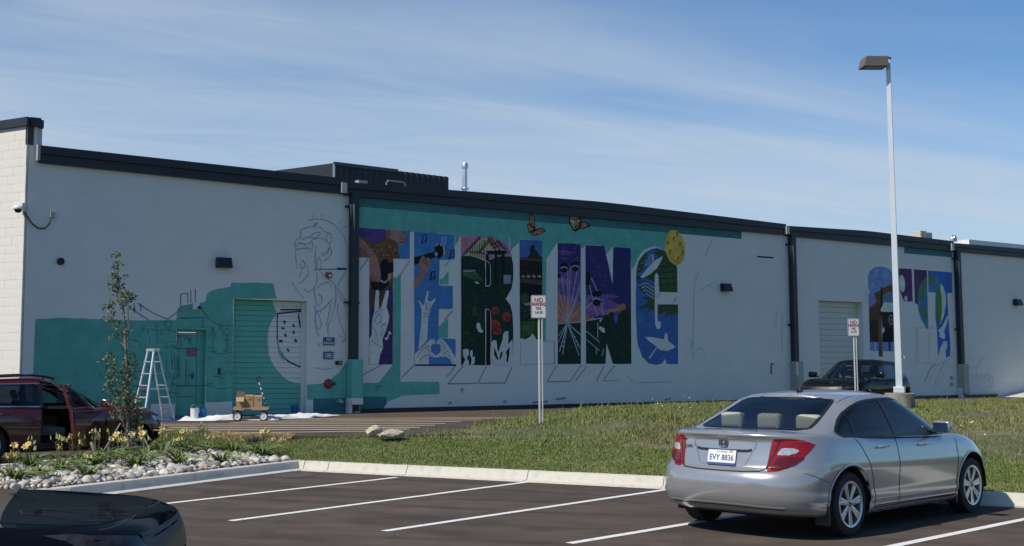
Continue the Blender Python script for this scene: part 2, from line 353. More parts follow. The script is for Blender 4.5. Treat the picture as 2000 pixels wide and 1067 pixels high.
# far kerb of the planting island
far_path = [(-8.6, 17.0), (-7.3, 18.3), (-6.7, 19.3), (-5.8, 21.2), (-5.2, 22.0), (-4.74, 22.35)]
kerb_run(far_path, lambda c, p: [1.2, 3.0], 1)
# --- lawn
def in_poly(x, y, poly):
    x = np.asarray(x, float); y = np.asarray(y, float); c = np.zeros(x.shape, bool); n = len(poly)
    for i in range(n):
        x1, y1 = poly[i]; x2, y2 = poly[(i + 1) % n]
        c ^= ((y1 > y) != (y2 > y)) & (x < (x2 - x1) * (y - y1) / (y2 - y1 + 1e-12) + x1)
    return c
rp = [Vector((*p, 0)) for p in right_path]
bed_edge = [(-2.30, 19.85), (-3.0, 20.75), (-3.9, 21.55), (-4.75, 22.25)]
lawn_poly = [(-2.27, 19.85), (rp[1].x + .01, rp[1].y + .01), (rp[2].x + .01, rp[2].y + .01), (rp[3].x + 3, rp[3].y - 1.8), (34, 30), (36, 50), (24, 47.5), (12, 39.6), (3.2, 33.6), (1.2, 27.0), (0.6, 24.2), (-.35, 22.6), (-1.2, 22.05), (-2.2, 21.95), (-3.3, 22.35), (-4.4, 23.1), (-4.95, 23.72), (-5.8, 24.75), (-6.0, 24.4), (-5.75, 23.2), (-5.25, 22.4)] + bed_edge[::-1]
# sheet that follows the lawn outline: fan-free fine grid clipped by the outline, boundary snapped to it
lx = np.arange(-7, 34, .25); ly = np.arange(10, 50, .25); gx, gy = np.meshgrid(lx, ly)
cxm, cym = (gx[:-1, :-1] + .125), (gy[:-1, :-1] + .125); keep = in_poly(cxm, cym, lawn_poly)
cnt = np.zeros(gx.shape, int)
for a in (0, 1):
    for b in (0, 1): cnt[a:a + keep.shape[0], b:b + keep.shape[1]] += keep
bd = (cnt > 0) & (cnt < 4)
pa = np.array(lawn_poly); pb = np.roll(pa, -1, 0)
for j, i in zip(*np.nonzero(bd)):
    q = np.array([gx[j, i], gy[j, i]]); dd = pb - pa; t = np.clip(((q - pa) * dd).sum(1) / (dd * dd).sum(1), 0, 1); c = pa + dd * t[:, None]
    k = np.argmin(((c - q) ** 2).sum(1)); gx[j, i], gy[j, i] = c[k]
lawn = grid_mesh('lawn', gx, gy, lawn_h(gx, gy), M_SOIL, keep=keep); tag(lawn, kind='structure')
# --- grass blades (nobody could count them)
M_GRASS = mat('grass_blade', (.145, .20, .05), .8, vscale=1.4, col2=(.215, .24, .08), island=.26, spec=.2, c2lo=.35, c2hi=.65, coords='Object')
M_DRY = mat('dry_grass_blade', (.19, .175, .075), .85, vscale=.8, col2=(.27, .235, .12), island=.28, spec=.2, c2lo=.4, c2hi=.7)
def blades(name, x, y, z, h, w, lean, m, label):
    n = len(x); a = rng.uniform(0, 2 * np.pi, n); b = rng.uniform(0, 2 * np.pi, n); lx_, ly_ = np.cos(b) * lean * h, np.sin(b) * lean * h
    ca, sa = np.cos(a) * w / 2, np.sin(a) * w / 2
    v = np.empty((n, 5, 3))
    v[:, 0] = np.stack([x - ca, y - sa, z - .01], -1); v[:, 1] = np.stack([x + ca, y + sa, z - .01], -1)
    v[:, 2] = np.stack([x - ca * .8 + lx_ * .35, y - sa * .8 + ly_ * .35, z + h * .55], -1); v[:, 3] = np.stack([x + ca * .8 + lx_ * .35, y + sa * .8 + ly_ * .35, z + h * .55], -1)
    v[:, 4] = np.stack([x + lx_, y + ly_, z + h], -1)
    me = bpy.data.meshes.new(name); me.vertices.add(n * 5); me.vertices.foreach_set('co', v.reshape(-1))
    base = (np.arange(n) * 5)[:, None]; tri = np.concatenate([base + np.array([0, 1, 3]), base + np.array([0, 3, 2]), base + np.array([2, 3, 4])], 1).reshape(-1)
    me.loops.add(len(tri)); me.loops.foreach_set('vertex_index', tri); me.polygons.add(n * 3); me.polygons.foreach_set('loop_start', np.arange(n * 3) * 3)
    me.update(calc_edges=True); me.materials.append(m)
    o = bpy.data.objects.new(name, me); COL.objects.link(o); tag(o, label, 'grass', kind='stuff'); return o
def scatter(n, x0, x1, y0, y1, poly, frame=True):
    x = rng.uniform(x0, x1, n); y = rng.uniform(y0, y1, n); k = in_poly(x, y, poly)
    if frame: k &= (np.abs(x / y - .064) < .48)
    return x[k], y[k]
def kerb_d(x, y): return (x - KC.x) * KN.x + (y - KC.y) * KN.y
def kerb_s(x, y): return (x - KC.x) * KE.x + (y - KC.y) * KE.y
x, y = scatter(900000, -7, 16, 12, 26, lawn_poly); d = kerb_d(x, y); s = kerb_s(x, y)
lim = 2.3 + .8 * vnoise(x, y, .5, 9) + np.where(s < 0, 3, 0)
k = (d < lim) & (rng.random(len(x)) < .92 - .35 * (vnoise(x, y, 1.7, 4) > .7)); x, y = x[k], y[k]
h = rng.uniform(.018, .040, len(x)) * (.7 + .6 * vnoise(x, y, 1.3, 2))
blades('mown_grass', x, y, lawn_h(x, y), h, rng.uniform(.008, .013, len(x)), rng.uniform(.1, .9, len(x)), M_GRASS, 'short mown grass of the verge behind the kerb')
x, y = scatter(820000, -3, 30, 13, 42, lawn_poly); d = kerb_d(x, y); s = kerb_s(x, y); k = (d > 2.2 + .8 * vnoise(x, y, .5, 9)) & (s > -1.3)
x, y, d = x[k], y[k], d[k]; pn = vnoise(x, y, .8, 21) * .6 + vnoise(x, y, 2.3, 22) * .4
k = rng.random(len(x)) < np.clip((pn - .25) * 3.6, .28, 1); x, y, pn, d = x[k], y[k], pn[k], d[k]
cl_ = vnoise(x, y, 1.6, 61); h = rng.uniform(.025, .072, len(x)) * (.35 + .9 * pn + .55 * (cl_ > .66)) * (1 + 1.6 * (rng.random(len(x)) < .02))
g = rng.random(len(x)) < np.clip(1.55 - vnoise(x, y, .45, 31) * 1.6, .22, .90)
blades('rough_grass', x[g], y[g], lawn_h(x[g], y[g]), h[g], rng.uniform(.010, .018, g.sum()), rng.uniform(.1, .8, g.sum()), M_GRASS, 'long rough green grass on the bank behind the verge')
g = ~g
blades('dry_grass', x[g], y[g], lawn_h(x[g], y[g]), h[g] * 1.05, rng.uniform(.008, .014, g.sum()), rng.uniform(.1, .7, g.sum()), M_DRY, 'dry straw coloured grass mixed into the bank')
# edge of dead straw where lawn meets the lane
t_ = rng.random(5000); ex = -4.3 + 1.7 * t_; ey = np.interp(ex, [-5.0, -4.4, -3.3, -2.2, -1.4], [23.55, 23.1, 22.35, 21.98, 22.0]) - .05 - np.abs(rng.normal(0, .16, len(ex)))
blades('straw', ex, ey, lawn_h(ex, ey) + .01, rng.uniform(.03, .09, len(ex)), np.full(len(ex), .014), rng.uniform(.5, 1.6, len(ex)), mat('straw_blade', (.50, .38, .20), .9, var=.25, vscale=3, island=.35), 'dead straw along the lawn edge by the striped lane')
# clover heads, thumb-nail sized
x, y = scatter(300, -1.5, 9, 18, 28, lawn_poly); d = kerb_d(x, y); k = (d > 3) & (vnoise(x, y, .6, 77) > .62); x, y = x[k], y[k]
mb = MB()
for a, b in zip(x, y):
    z = float(lawn_h(a, b)) + random.uniform(.10, .2); r = random.uniform(.011, .019)
    mb.add([(a + r, b, z), (a, b + r, z), (a - r, b, z), (a, b - r, z), (a, b, z + r), (a, b, z - r)], [(0, 1, 4), (1, 2, 4), (2, 3, 4), (3, 0, 4), (1, 0, 5), (2, 1, 5), (3, 2, 5), (0, 3, 5)])
cf = mb.build('clover_flowers', mat('clover_white', (.75, .74, .66), .8)); tag(cf, 'small white clover heads scattered over the grass bank', 'flowers', kind='stuff')
# --- striped fire lane along the wall
LANE_Z = .42
def wall_pt(u, off=0.0, z=0.0): return Vector((WALL_P0.x, WALL_P0.y, 0)) + W_DIR * u + W_OUT * off + Vector((0, 0, z))
lane_poly = [(-8.6, 27.9), (-5.8, 24.75), (-4.95, 23.70), (-4.4, 23.0), (-3.3, 22.2), (-2.2, 21.8), (-1.2, 21.7), (2.2, 23.2), (8, 28), (14, 30.5)] + [tuple(wall_pt(u, -.4).xy) for u in (34, 16, 4, -7.6)]
mb = MB(); mb.prism(lane_poly, .02, LANE_Z, f=lambda a, b, d: (a, b, d)); lane = mb.build('fire_lane', M_ASPH); tag(lane, kind='structure')
M_TAN = mat('tan_line_paint', (.60, .48, .30), .85, vscale=7, col2=(.40, .30, .17), c2lo=.45, c2hi=.8)
M_RUST = mat('brown_line_paint', (.22, .13, .08), .85, vscale=5, col2=(.12, .09, .045), c2lo=.45, c2hi=.8)
lane_lines = [((440, 846.3), (760, 842.3)), ((300, 840.6), (800, 838.6)), ((300, 836.4), (820, 835.0)), ((300, 832.6), (850, 831.0)), ((300, 829.2), (870, 827.6)), ((450, 826.0), (900, 824.0)), ((470, 823.4), (940, 820.8)), ((560, 820.8), (990, 817.8)), ((600, 818.2), (1040, 815.0)), ((620, 815.8), (1100, 812.0)), ((640, 813.6), (1160, 809.4)), ((690, 811.2), (1220, 806.8)), ((740, 808.8), (1300, 804.0)), ((800, 806.4), (1340, 802.0)), ((860, 804.4), (1380, 800.4))]
for i, (p0, p1) in enumerate(lane_lines):
    a, b = ground(*p0, LANE_Z), ground(*p1, LANE_Z)
    wd = (.15, .20, .20, .17, .15, .15)[i] if i < 6 else .14
    flat_strip('lane_stripe', a, b, wd, LANE_Z + .004, M_TAN if i < 9 else M_RUST, lane, 8)
# ramp and yellow painted edge at the far end of the wall
mb = MB(); ru0, ru1 = W(1893, 789)[0], 37.0
def ramp(off0, off1, z0, z1, mi):
    vs = [wall_pt(u, o, z) for u, zt in ((ru0, z0), (ru1, z1)) for o in (off0, off1) for z in (.0, zt)]
    mb.add(vs, [(0, 1, 3, 2), (4, 6, 7, 5), (1, 5, 7, 3), (0, 4, 5, 1), (2, 3, 7, 6)], mi)
ramp(.02, 1.6, .22, 1.22, 0); ramp(1.6, 1.78, .26, 1.26, 1)
rmp = mb.build('ramp', [M_CONC, mat('yellow_kerb_paint', (.42, .27, .05), .7, var=.15, vscale=6)]); tag(rmp, kind='structure')
# ================================================================== BUILDING (local x along the wall, local -y outwards, z up)
bld = empty('painted_block_building', (WALL_P0.x, WALL_P0.y, 0), WALL_ANG)
tag(bld, 'long low painted block building with half-finished mural and black roof edge', 'building')
M_WALL = block_mat('white_wall_paint', (.72, .705, .645), .03)
M_CREAM = mat('cream_block_paint', (.70, .665, .595), .85, vscale=2.5, col2=(.67, .635, .565), bump=.35, bscale=60, detail=6)
M_CREAMJ = mat('block_joint', (.66, .625, .56), .9)
M_FASCIA = mat('fascia_metal', (.013, .017, .025), .5, metal=.0, var=.12, vscale=1.5, spec=.5)
M_FASCIA2 = mat('cream_metal_and_sunlight', (.50, .46, .38), .5, var=.05)  # cream metal; also the sunlight painted on fascia ends and downspout tops
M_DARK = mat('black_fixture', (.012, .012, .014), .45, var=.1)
M_GREY = mat('grey_box', (.33, .34, .35), .55, var=.08)
BASE, TOPW = .0, 6.45
uL, uR = W(50, 500)[0], 36.5
D1 = (W(344, 700)[0], W(402, 700)[0], LANE_Z, W(380, 644)[1])          # man door opening
D2 = (W(455, 700)[0], W(599, 700)[0], LANE_Z, W(455, 584)[1])          # roll-up door
D3 = (W(1600, 640)[0], W(1686, 640)[0], LANE_Z - .1, W(1600, 587)[1])  # second roll-up door
uA, uB, uC = W(694, 500)[0], W(1541, 500)[0], W(1866, 500)[0]
def wall_section(u0, u1, holes, top=TOPW):
    """front face with real openings, reveals and thickness"""
    mb = MB(); us = sorted({u0, u1, *[h for H in holes for h in H[:2]]}); zs = sorted({BASE, top, *[h for H in holes for h in H[2:4]]})
    T = .34
    for a, b in zip(us[:-1], us[1:]):
        for c, d in zip(zs[:-1], zs[1:]):
            m, n = (a + b) / 2, (c + d) / 2
            if any(H[0] < m < H[1] and H[2] < n < H[3] for H in holes): continue
            mb.add([(a, 0, c), (b, 0, c), (b, 0, d), (a, 0, d)], [(0, 1, 2, 3)])
    for H in holes:
        a, b, c, d = H[:4]; V8 = [(a, 0, c), (a, T, c), (a, T, d), (a, 0, d), (b, 0, c), (b, T, c), (b, T, d), (b, 0, d)]; ml, mr = (H[4] if len(H) > 4 else (0, 0))
        mb.add(V8, [(0, 3, 2, 1)], ml); mb.add(V8, [(4, 5, 6, 7)], mr); mb.add(V8, [(3, 7, 6, 2), (0, 1, 5, 4)], ml)
    mb.add([(u0, T, BASE), (u1, T, BASE), (u1, T, top), (u0, T, top), (u0, 0, top), (u1, 0, top)], [(3, 2, 5, 4)])
    o = mesh_obj('wall', mb.v, mb.f, [M_WALL, M_TEAL], bld, mb.m); return o
M_TEAL = block_mat('teal_paint', (.115, .43, .345), .05)
w1 = wall_section(uL, uA, [D1 + ((1, 1),), D2 + ((1, 0),)]); w2 = wall_section(uA, uB, []); w3 = wall_section(uB, uC, [D3]); w4 = wall_section(uC, uR, [])
# shade in the gap at the wall foot, painted as a dark strip
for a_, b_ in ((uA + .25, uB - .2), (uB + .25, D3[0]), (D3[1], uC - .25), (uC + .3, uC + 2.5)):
    mb = MB(); mb.box(((a_ + b_) / 2, -.02, .33), (b_ - a_, .035, .40)); mb.build('base_shadow_strip', M_DARK, bld)
# roof deck behind the parapets
mb = MB(); mb.box(((uL + uR) / 2, 12.5, 6.2), (uR - uL - .5, 24, .2)); mb.build('roof', mat('roof_membrane', (.2, .2, .21), .9), bld)
# fascia: two-step dark metal, each bay slightly peaked
def fascia(u0, u1, z0a, z0b, pk, zpk, z1a, z1b, extra=0.0):
    mb = MB(); um = u0 + (u1 - u0) * pk
    zt = lambda u: (np.interp(u, [u0, um, u1], [z1a, zpk, z1b]))
    n = 14; us = [u0 + (u1 - u0) * i / n for i in range(n + 1)]
    for lo, hi, y0 in ((0, .52, -.10), (.52, 1.0, -.16)):
        vs = []
        for u in us:
            zb = z0a + (z0b - z0a) * (u - u0) / (u1 - u0); z1 = zt(u)
            a, b = zb + (z1 - zb) * lo + (.004 if lo else 0), zb + (z1 - zb) * hi
            vs += [(u, y0, a), (u, y0, b), (u, .40, b), (u, .40, a)]
        fs = []
        for i in range(n):
            for k in range(4): fs.append((4 * i + k, 4 * i + (k + 1) % 4, 4 * i + 4 + (k + 1) % 4, 4 * i + 4 + k))
        fs += [(0, 1, 2, 3), tuple(4 * n + k for k in (3, 2, 1, 0))]
        mb.add(vs, fs)
    return mb.build('fascia', M_FASCIA, bld)
def Wz(px, py): return W(px, py, .12)[1]
fascia(W(75, 300)[0], uA - .42, Wz(75, 317), Wz(662, 378), .5, (Wz(75, 284) + Wz(662, 348)) / 2, Wz(75, 284), Wz(662, 348))
fascia(uA - .38, uB - .30, Wz(668, 381), Wz(1522, 458), .52, Wz(1120, 389), Wz(668, 355), Wz(1522, 437))
fascia(uB - .26, uC - .34, Wz(1532, 460), Wz(1846, 489), .45, Wz(1680, 450), Wz(1532, 441), Wz(1846, 470))
fascia(uC - .30, uR, Wz(1852, 490), Wz(1995, 503), .5, Wz(1930, 480), Wz(1852, 474), Wz(1995, 487))
for px, y0, y1 in ((667, 357, 377), (1530, 442, 457), (1850, 475, 489)):      # fascia end caps; their cream colour stands in for sunlight
    u = W(px, 400)[0]; za, zb = Wz(px, y1), Wz(px, y0); mb = MB(); mb.box((u - .02, -.10, (za + zb) / 2), (.16, .2, zb - za)); mb.build('fascia_end_cap', M_FASCIA2, bld)
# downspouts
def downspout(px_t, py_t, px_b, py_b, boot_py, low_py, boot_mats, strap_px):
    u, zt = W((px_t + px_b) / 2, py_t, .1); zb = Wz(px_b, py_b); zk = Wz(px_b, boot_py); zl = Wz(px_b, low_py)
    mb = MB(); mb.bbox((u, -.115, (zt + zb) / 2), (.23, .17, zt - zb), .012)
    dsp = mb.build('downspout', M_FASCIA, bld)
    for py in strap_px:
        z = Wz(px_t, py); mb = MB(); mb.box((u - .02, -.06, z), (.42, .12, .05)); mb.build('strap', M_DARK, dsp)
    # sunlit wedges at the pipe top, the light painted as cream slivers
    mb = MB(); z = Wz(px_t, py_t + 22); mb.add([(u - .16, -.16, z), (u - .06, -.16, z), (u - .06, -.16, z - 1.0), (u - .16, -.06, z), (u - .10, -.205, z), (u - .035, -.205, z), (u - .045, -.205, z - .75)], [(0, 1, 2), (0, 3, 1), (4, 6, 5)]); mb.build('sunlit_wedge', M_FASCIA2, dsp)
    mb = MB(); mb.bbox((u + .03, -.16, (zb + zk) / 2), (.34, .28, zb - zk), .015); bt = mb.build('boot', boot_mats[0], bld)
    mb = MB(); mb.bbox((u + .03, -.165, (zk + zl) / 2 - .003), (.35, .27, zk - zl), .012); mb.build('boot', boot_mats[1], bld)
    mb = MB(); mb.box((u + .05, -.12, (zl + .42) / 2 + .1), (.2, .16, zl - .42 + .1)); mb.build('drain_pipe', M_DARK, bld)
    mb = MB(); mb.box((u - .12, -.11, .55), (.1, .18, .5)); mb.build('block_pier', M_WALL, bld)
M_TEAL = block_mat('teal_paint', (.115, .43, .345), .05)
M_TEAL_P = mat('teal_paint_metal', (.115, .43, .345), .6)
M_WHITE_P = mat('white_paint_metal', (.69, .675, .615), .6)
M_BOOTG = mat('brown_grey_boot', (.36, .34, .30), .6, var=.08)
downspout(692, 378, 691, 702, 777, 790, (M_TEAL_P, M_WHITE_P), (404, 591))
downspout(1540, 458, 1552, 706, 762, 764, (M_BOOTG, M_BOOTG), (477, 634))
downspout(1863, 488, 1874, 711, 768, 770, (M_BOOTG, M_BOOTG), (505, 643))
# corner pier and tall sunlit side wall
cu = W(47, 500)[0]; zt_p = W(60, 246)[1]
SIDE_ANG = math.pi - math.atan2(FPX, CX + 3094)          # world heading of the side wall
loc_side = SIDE_ANG - WALL_ANG                            # in building space
sd = Vector((math.cos(loc_side), math.sin(loc_side), 0)); sn = Vector((-sd.y, sd.x, 0))
if sn.y > 0: sn = -sn
side = empty('side_wall', (cu, 0, 0), loc_side - math.pi, bld)   # local +x points back to the corner; local -y outwards
mb = MB(); HS = zt_p; mb.box((-3.0, .20, HS / 2), (6.0, .440, HS)); mb.build('wall_core', M_CREAMJ, side)
# individual blocks, proud of the joints
bl = {}
def block_mesh(w, seed):
    key = (round(w, 3), seed)
    if key in bl: return bl[key]
    mb = MB(); mb.bbox((0, 0, 0), (w, .05, .2005), .002); o = mb.build('block', M_CREAM, side); me = o.data; bpy.data.objects.remove(o); bl[key] = me; return me
rows = int(HS / .2032) + 1; cnt_b = 0
for r in range(rows):
    z = .1016 + r * .2032
    if z > HS - .05: break
    x = 0.0; first = True
    while x > -2.6:
        w = (.203 if (r % 2 and first) else .4064); first = False
        o = bpy.data.objects.new('block', block_mesh(w - .003, 0)); COL.objects.link(o); o.parent = side; cnt_b += 1
        o.location = (x - w / 2 - .004 + random.uniform(-.001, .001), -.0 + random.uniform(-.002, .002), z); x -= w
# pier end seen from the front
pu1 = W(72, 300)[0]
mb = MB(); mb.box(((cu + pu1) / 2 + .03, .17, HS / 2), (pu1 - cu - .06, .30, HS)); mb.build('corner_pier', M_WALL, bld)
mb = MB(); zc0, zc1 = W(60, 283)[1], W(60, 247)[1]; ub0, ub1 = W(50.5, 265)[0], W(66, 265)[0]
mb.box(((ub0 + ub1) / 2, .01, (zc0 + zc1) / 2), (ub1 - ub0, .03, zc1 - zc0)); mb.build('cladding_panel', mat('brown_cladding', (.055, .045, .038), .6), bld)
# dark coping on side wall and pier
mb = MB(); mb.box((-3.0, .16, HS + .09), (6.12, .5, .20)); mb.build('coping', M_FASCIA, side)
mb = MB(); mb.box(((cu + pu1) / 2 + .05, .14, HS + .092), (pu1 - cu + .02, .44, .204)); mb.build('coping', M_FASCIA, bld)
# bracket at the start of the fascia
mb = MB(); u = W(74, 300)[0]; za, zb = W(74, 315)[1], W(74, 284)[1]; mb.box((u - .02, -.1, (za + zb) / 2), (.06, .16, zb - za)); mb.build('fascia_end_cap', M_GREY, bld)
# ---------------- doors
M_DOORT = mat('teal_door_paint', (.108, .40, .32), .55, var=.04)
M_SLAT_W = mat('white_slat_paint', (.68, .665, .61), .5, var=.03)
def rollup(D, nsl, mats, name, split=None):
    root = empty(name, (0, 0, 0), 0, bld); u0, u1, z0, z1 = D; hs = (z1 - z0) / nsl
    for i in range(nsl):
        za, zb = z0 + i * hs, z0 + (i + 1) * hs
        prof = [(.240, za), (.228, za + .012), (.226, (za + zb) / 2), (.228, zb - .012), (.240, zb - .003)]
        parts = [(u0, u1, 0)] if not split else split((za + zb) / 2)
        mb = MB()
        for a, b, mi in parts:
            vs = [((x(z) if callable(x) else x), y, z) for x in (a, b) for y, z in prof]; m = len(prof)
            mb.add(vs, [(k, k + 1, m + k + 1, m + k) for k in range(m - 1)], mi)
        mesh_obj('slat', mb.v, mb.f, mats, root, mb.m, smooth=True, angle=40)
    mb = MB(); mb.box(((u0 + u1) / 2, .30, (z0 + z1) / 2), (u1 - u0, .02, z1 - z0)); mb.build('curtain_back', M_DARK, root)
    for x in (u0 + .03, u1 - .03):
        mb = MB(); mb.box((x, .21, (z0 + z1) / 2), (.06, .05, z1 - z0)); mb.build('guide_rail', mats[0 if x < (u0 + u1) / 2 else -1], root)
    return root
# white ring of the unfinished letter crossing the first door (offset plane)
ring_px = [(530, 584), (536, 600), (541, 612), (531, 626), (524, 645), (523, 668), (525, 692), (530, 706), (540, 722), (555, 738), (566, 745), (580, 749.5), (599, 751)]
ring_uz = [W(x, y, -.23) for x, y in ring_px]
def split1(z):
    rz = [p[1] for p in ring_uz][::-1]; ru = [p[0] for p in ring_uz][::-1]
    if z < rz[0] or z > rz[-1]: return [(D2[0], D2[1], 0)]
    f = lambda zz: float(np.interp(zz, rz, ru)); return [(D2[0], f, 0), (f, D2[1], 1)]
rollup(D2, 22, [M_DOORT, M_SLAT_W], 'roll_up_door', split1)
rollup(D3, 18, [mat('grey_white_slat', (.58, .56, .49), .5, var=.03)], 'roll_up_door')
dr = empty('steel_door', (0, 0, 0), 0, bld)
mb = MB(); mb.bbox(((D1[0] + D1[1]) / 2 - .06, .20, (D1[2] + D1[3]) / 2 - .03), (D1[1] - D1[0] - .22, .05, D1[3] - D1[2] - .10), .006); mb.build('door_leaf', M_DOORT, dr)
mb = MB()
for x, w in ((D1[0] + .025, .05), (D1[1] - .085, .17)): mb.box((x, .21, (D1[2] + D1[3]) / 2), (w, .12, D1[3] - D1[2]))
mb.box(((D1[0] + D1[1]) / 2, .212, D1[3] - .03), (D1[1] - D1[0], .12, .058)); mb.build('frame', M_DOORT, dr)
mb = MB(); hx, hz = W(401, 734); hx -= .26; mb.tube([(hx, .18, hz), (hx, .11, hz)], .02); mb.tube([(hx + .01, .12, hz), (hx - .14, .12, hz)], .014); mb.box((hx, .17, hz), (.06, .02, .16)); mb.build('handle', mat('blue_tape', (.03, .10, .36), .6), dr)
mb = MB(); mb.box(((D1[0] + D1[1]) / 2, -.02, D1[3] + .03), (D1[1] - D1[0] + .08, .05, .03)); mb.build('drip_edge', M_TEAL_P, dr)
mb = MB(); mb.box(((D1[0] + D1[1]) / 2 - .06, .155, D1[3] - .10), (D1[1] - D1[0] - .26, .03, .05)); mb.build('door_closer', M_GREY, dr)
# ---------------- things fixed to the wall (own objects at their places)
def on_wall(px, py, off=0.0):
    u, z = W(px, py, off); return wall_pt(u, off, z)
def wall_thing(name, px, py, label, cat, group=None):
    p = on_wall(px, py); o = empty(name, p, WALL_ANG); return tag(o, label, cat, group)
for px, py, lab in ((434, 514, 'black wall pack light above the teal door and roll-up door'), (1414, 562, 'black wall pack light on bare white wall right of the letter G'), (1983, 591, 'black wall pack light at the far right end of the wall')):
    t = wall_thing('wall_light', px, py, lab, 'wall light', 'wall pack lights')
    mb = MB(); mb.prism([(-.01, -.13), (-.01, .13), (-.16, .13), (-.24, -.10), (-.24, -.13)], -.185, .185, f=lambda a, b, d: (d, a, b)); mb.build('housing', M_DARK, t)
    mb = MB(); mb.box((0, -.13, -.128), (.28, .15, .02)); mb.build('lens', mat('lamp_lens', (.25, .25, .24), .3), t)
M_CAMW = mat('camera_white', (.72, .72, .70), .4, var=.03)
def dome_cam(px, py, lab, big):
    t = wall_thing('security_camera', px, py, lab, 'security camera'); s = 1.0 if big else .7
    mb = MB(); mb.bbox((0, -.09 * s, .05 * s), (.22 * s, .18 * s, .10 * s), .015); mb.build('bracket', M_CAMW, t)
    mb = MB(); mb.lathe([(0, .03 * s), (.10 * s, .02 * s), (.13 * s, -.03 * s), (.125 * s, -.06 * s), (.09 * s, -.065 * s)], (0, -.17 * s, 0), 20); mb.build('housing', M_CAMW, t, True)
    mb = MB(); mb.lathe([(.085 * s, -.06 * s), (.08 * s, -.10 * s), (.05 * s, -.135 * s), (0, -.145 * s)], (0, -.17 * s, 0), 20); mb.build('dome', mat('smoked_dome', (.01, .01, .012), .1), t, True)
    return t
t = dome_cam(42, 406, 'white dome security camera on the sunlit building corner', True); t.rotation_euler.z = WALL_ANG - R(40)
t2 = wall_thing('cable_conduit', 101, 420, 'black drooping cable from corner camera to grey box', 'cable')
pl = [W(x, y, .05) for x, y in ((47, 413), (54, 424), (63, 437), (75, 446), (88, 446), (97, 437), (101, 424))]; u0, z0 = W(101, 420)
mb = MB(); mb.tube([(u - u0, -.04, z - z0) for u, z in pl], .016, 8); mb.build('cable', M_DARK, t2, True)
mb = MB(); mb.bbox((0, -.04, 0), (.10, .07, .14), .008); mb.build('junction_box', M_GREY, t2)
t = wall_thing('bullet_camera', 382, 599, 'small white camera on teal paint above the door', 'security camera')
mb = MB(); mb.bbox((0, -.04, 0), (.16, .08, .16), .01); mb.build('mount', M_CAMW, t)
mb = MB(); mb.tube([(0, -.07, 0), (.02, -.19, -.03)], [.055, .06], 14); mb.build('barrel', M_CAMW, t, True)
mb = MB(); mb.tube([(.021, -.192, -.03), (.022, -.20, -.032)], .05, 14); mb.build('lens', M_DARK, t, True)
t = wall_thing('round_vent', 118, 511, 'small round black vent high on the white wall', 'vent')
mb = MB(); mb.lathe([(0, -.02), (.06, -.02), (.07, -.05), (.085, -.05), (.09, 0)], (0, 0, 0), 20, axis='Y'); mb.build('cap', M_DARK, t, True)
t = wall_thing('fire_strobe', 641, 538, 'small red fire alarm strobe on the sketched figure', 'fire alarm')
mb = MB(); mb.bbox((0, -.03, 0), (.17, .06, .15), .01); mb.build('housing', mat('alarm_red', (.30, .03, .025), .4), t)
mb = MB(); mb.bbox((.02, -.065, -.01), (.06, .02, .06), .006); mb.build('strobe_lens', mat('strobe_white', (.7, .7, .7), .3), t)
t = wall_thing('fire_bell', 641, 750, 'round red fire bell low on the teal wall', 'fire bell')
mb = MB(); mb.lathe([(0, -.10), (.06, -.095), (.10, -.07), (.125, -.03), (.13, -.01), (.05, 0)], (0, 0, 0), 28, axis='Y'); mb.build('gong', mat('bell_red', (.22, .025, .02), .4), t, True)
mb = MB(); mb.bbox((.15, -.03, 0), (.07, .06, .07), .01); mb.build('hammer_box', M_DARK, t)
t = wall_thing('card_reader', 427, 726, 'slim black card reader beside the teal door', 'card reader')
mb = MB(); mb.bbox((0, -.02, 0), (.08, .04, .15), .01); mb.build('housing', M_DARK, t)
mb = MB(); mb.box((-.055, -.012, 0), (.03, .024, .15)); mb.build('back_plate', M_GREY, t)
t = wall_thing('key_box', 660, 709, 'small black key box at the edge of the white ring', 'key box')
mb = MB(); mb.bbox((0, -.05, 0), (.16, .10, .10), .01); mb.build('housing', M_DARK, t)
mb = MB(); mb.lathe([(0, -.115), (.02, -.112), (.03, -.10)], (.02, 0, 0), 12, axis='Y'); mb.build('lock', M_GREY, t)
t = wall_thing('hose_bib', 661, 784, 'grey capped pipe low on the dark teal paint', 'pipe')
mb = MB(); mb.tube([(0, 0, 0), (0, -.12, 0)], .06, 14); mb.tube([(0, -.10, 0), (.07, -.14, -.02)], .04, 10); mb.build('pipe', M_GREY, t, True)
for px, py, lab in ((738, 758, 'small dark spigot under the letter T'), (901, 763, 'small pipe stub under the letter R')):
    t = wall_thing('spigot', px, py, lab, 'spigot'); mb = MB(); mb.tube([(0, 0, .04), (0, -.06, .03), (0, -.07, -.07)], .022, 8); mb.build('pipe', M_GREY, t, True)
    mb = MB(); mb.box((0, -.075, .05), (.07, .02, .02)); mb.build('handle', M_DARK, t)
for i, (px, py) in enumerate(((1857, 738), (1857, 751))):
    t = wall_thing('outlet_box', px, py, ('upper' if i == 0 else 'lower') + ' of two grey boxes beside the far downspout', 'outlet box', 'outlet boxes')
    mb = MB(); mb.bbox((0, -.03, 0), (.11, .06, .14), .01); mb.build('housing', M_GREY, t)
    mb = MB(); mb.box((0, -.062, 0), (.07, .006, .10)); mb.build('cover', mat('cover_grey', (.2, .21, .22), .5), t)
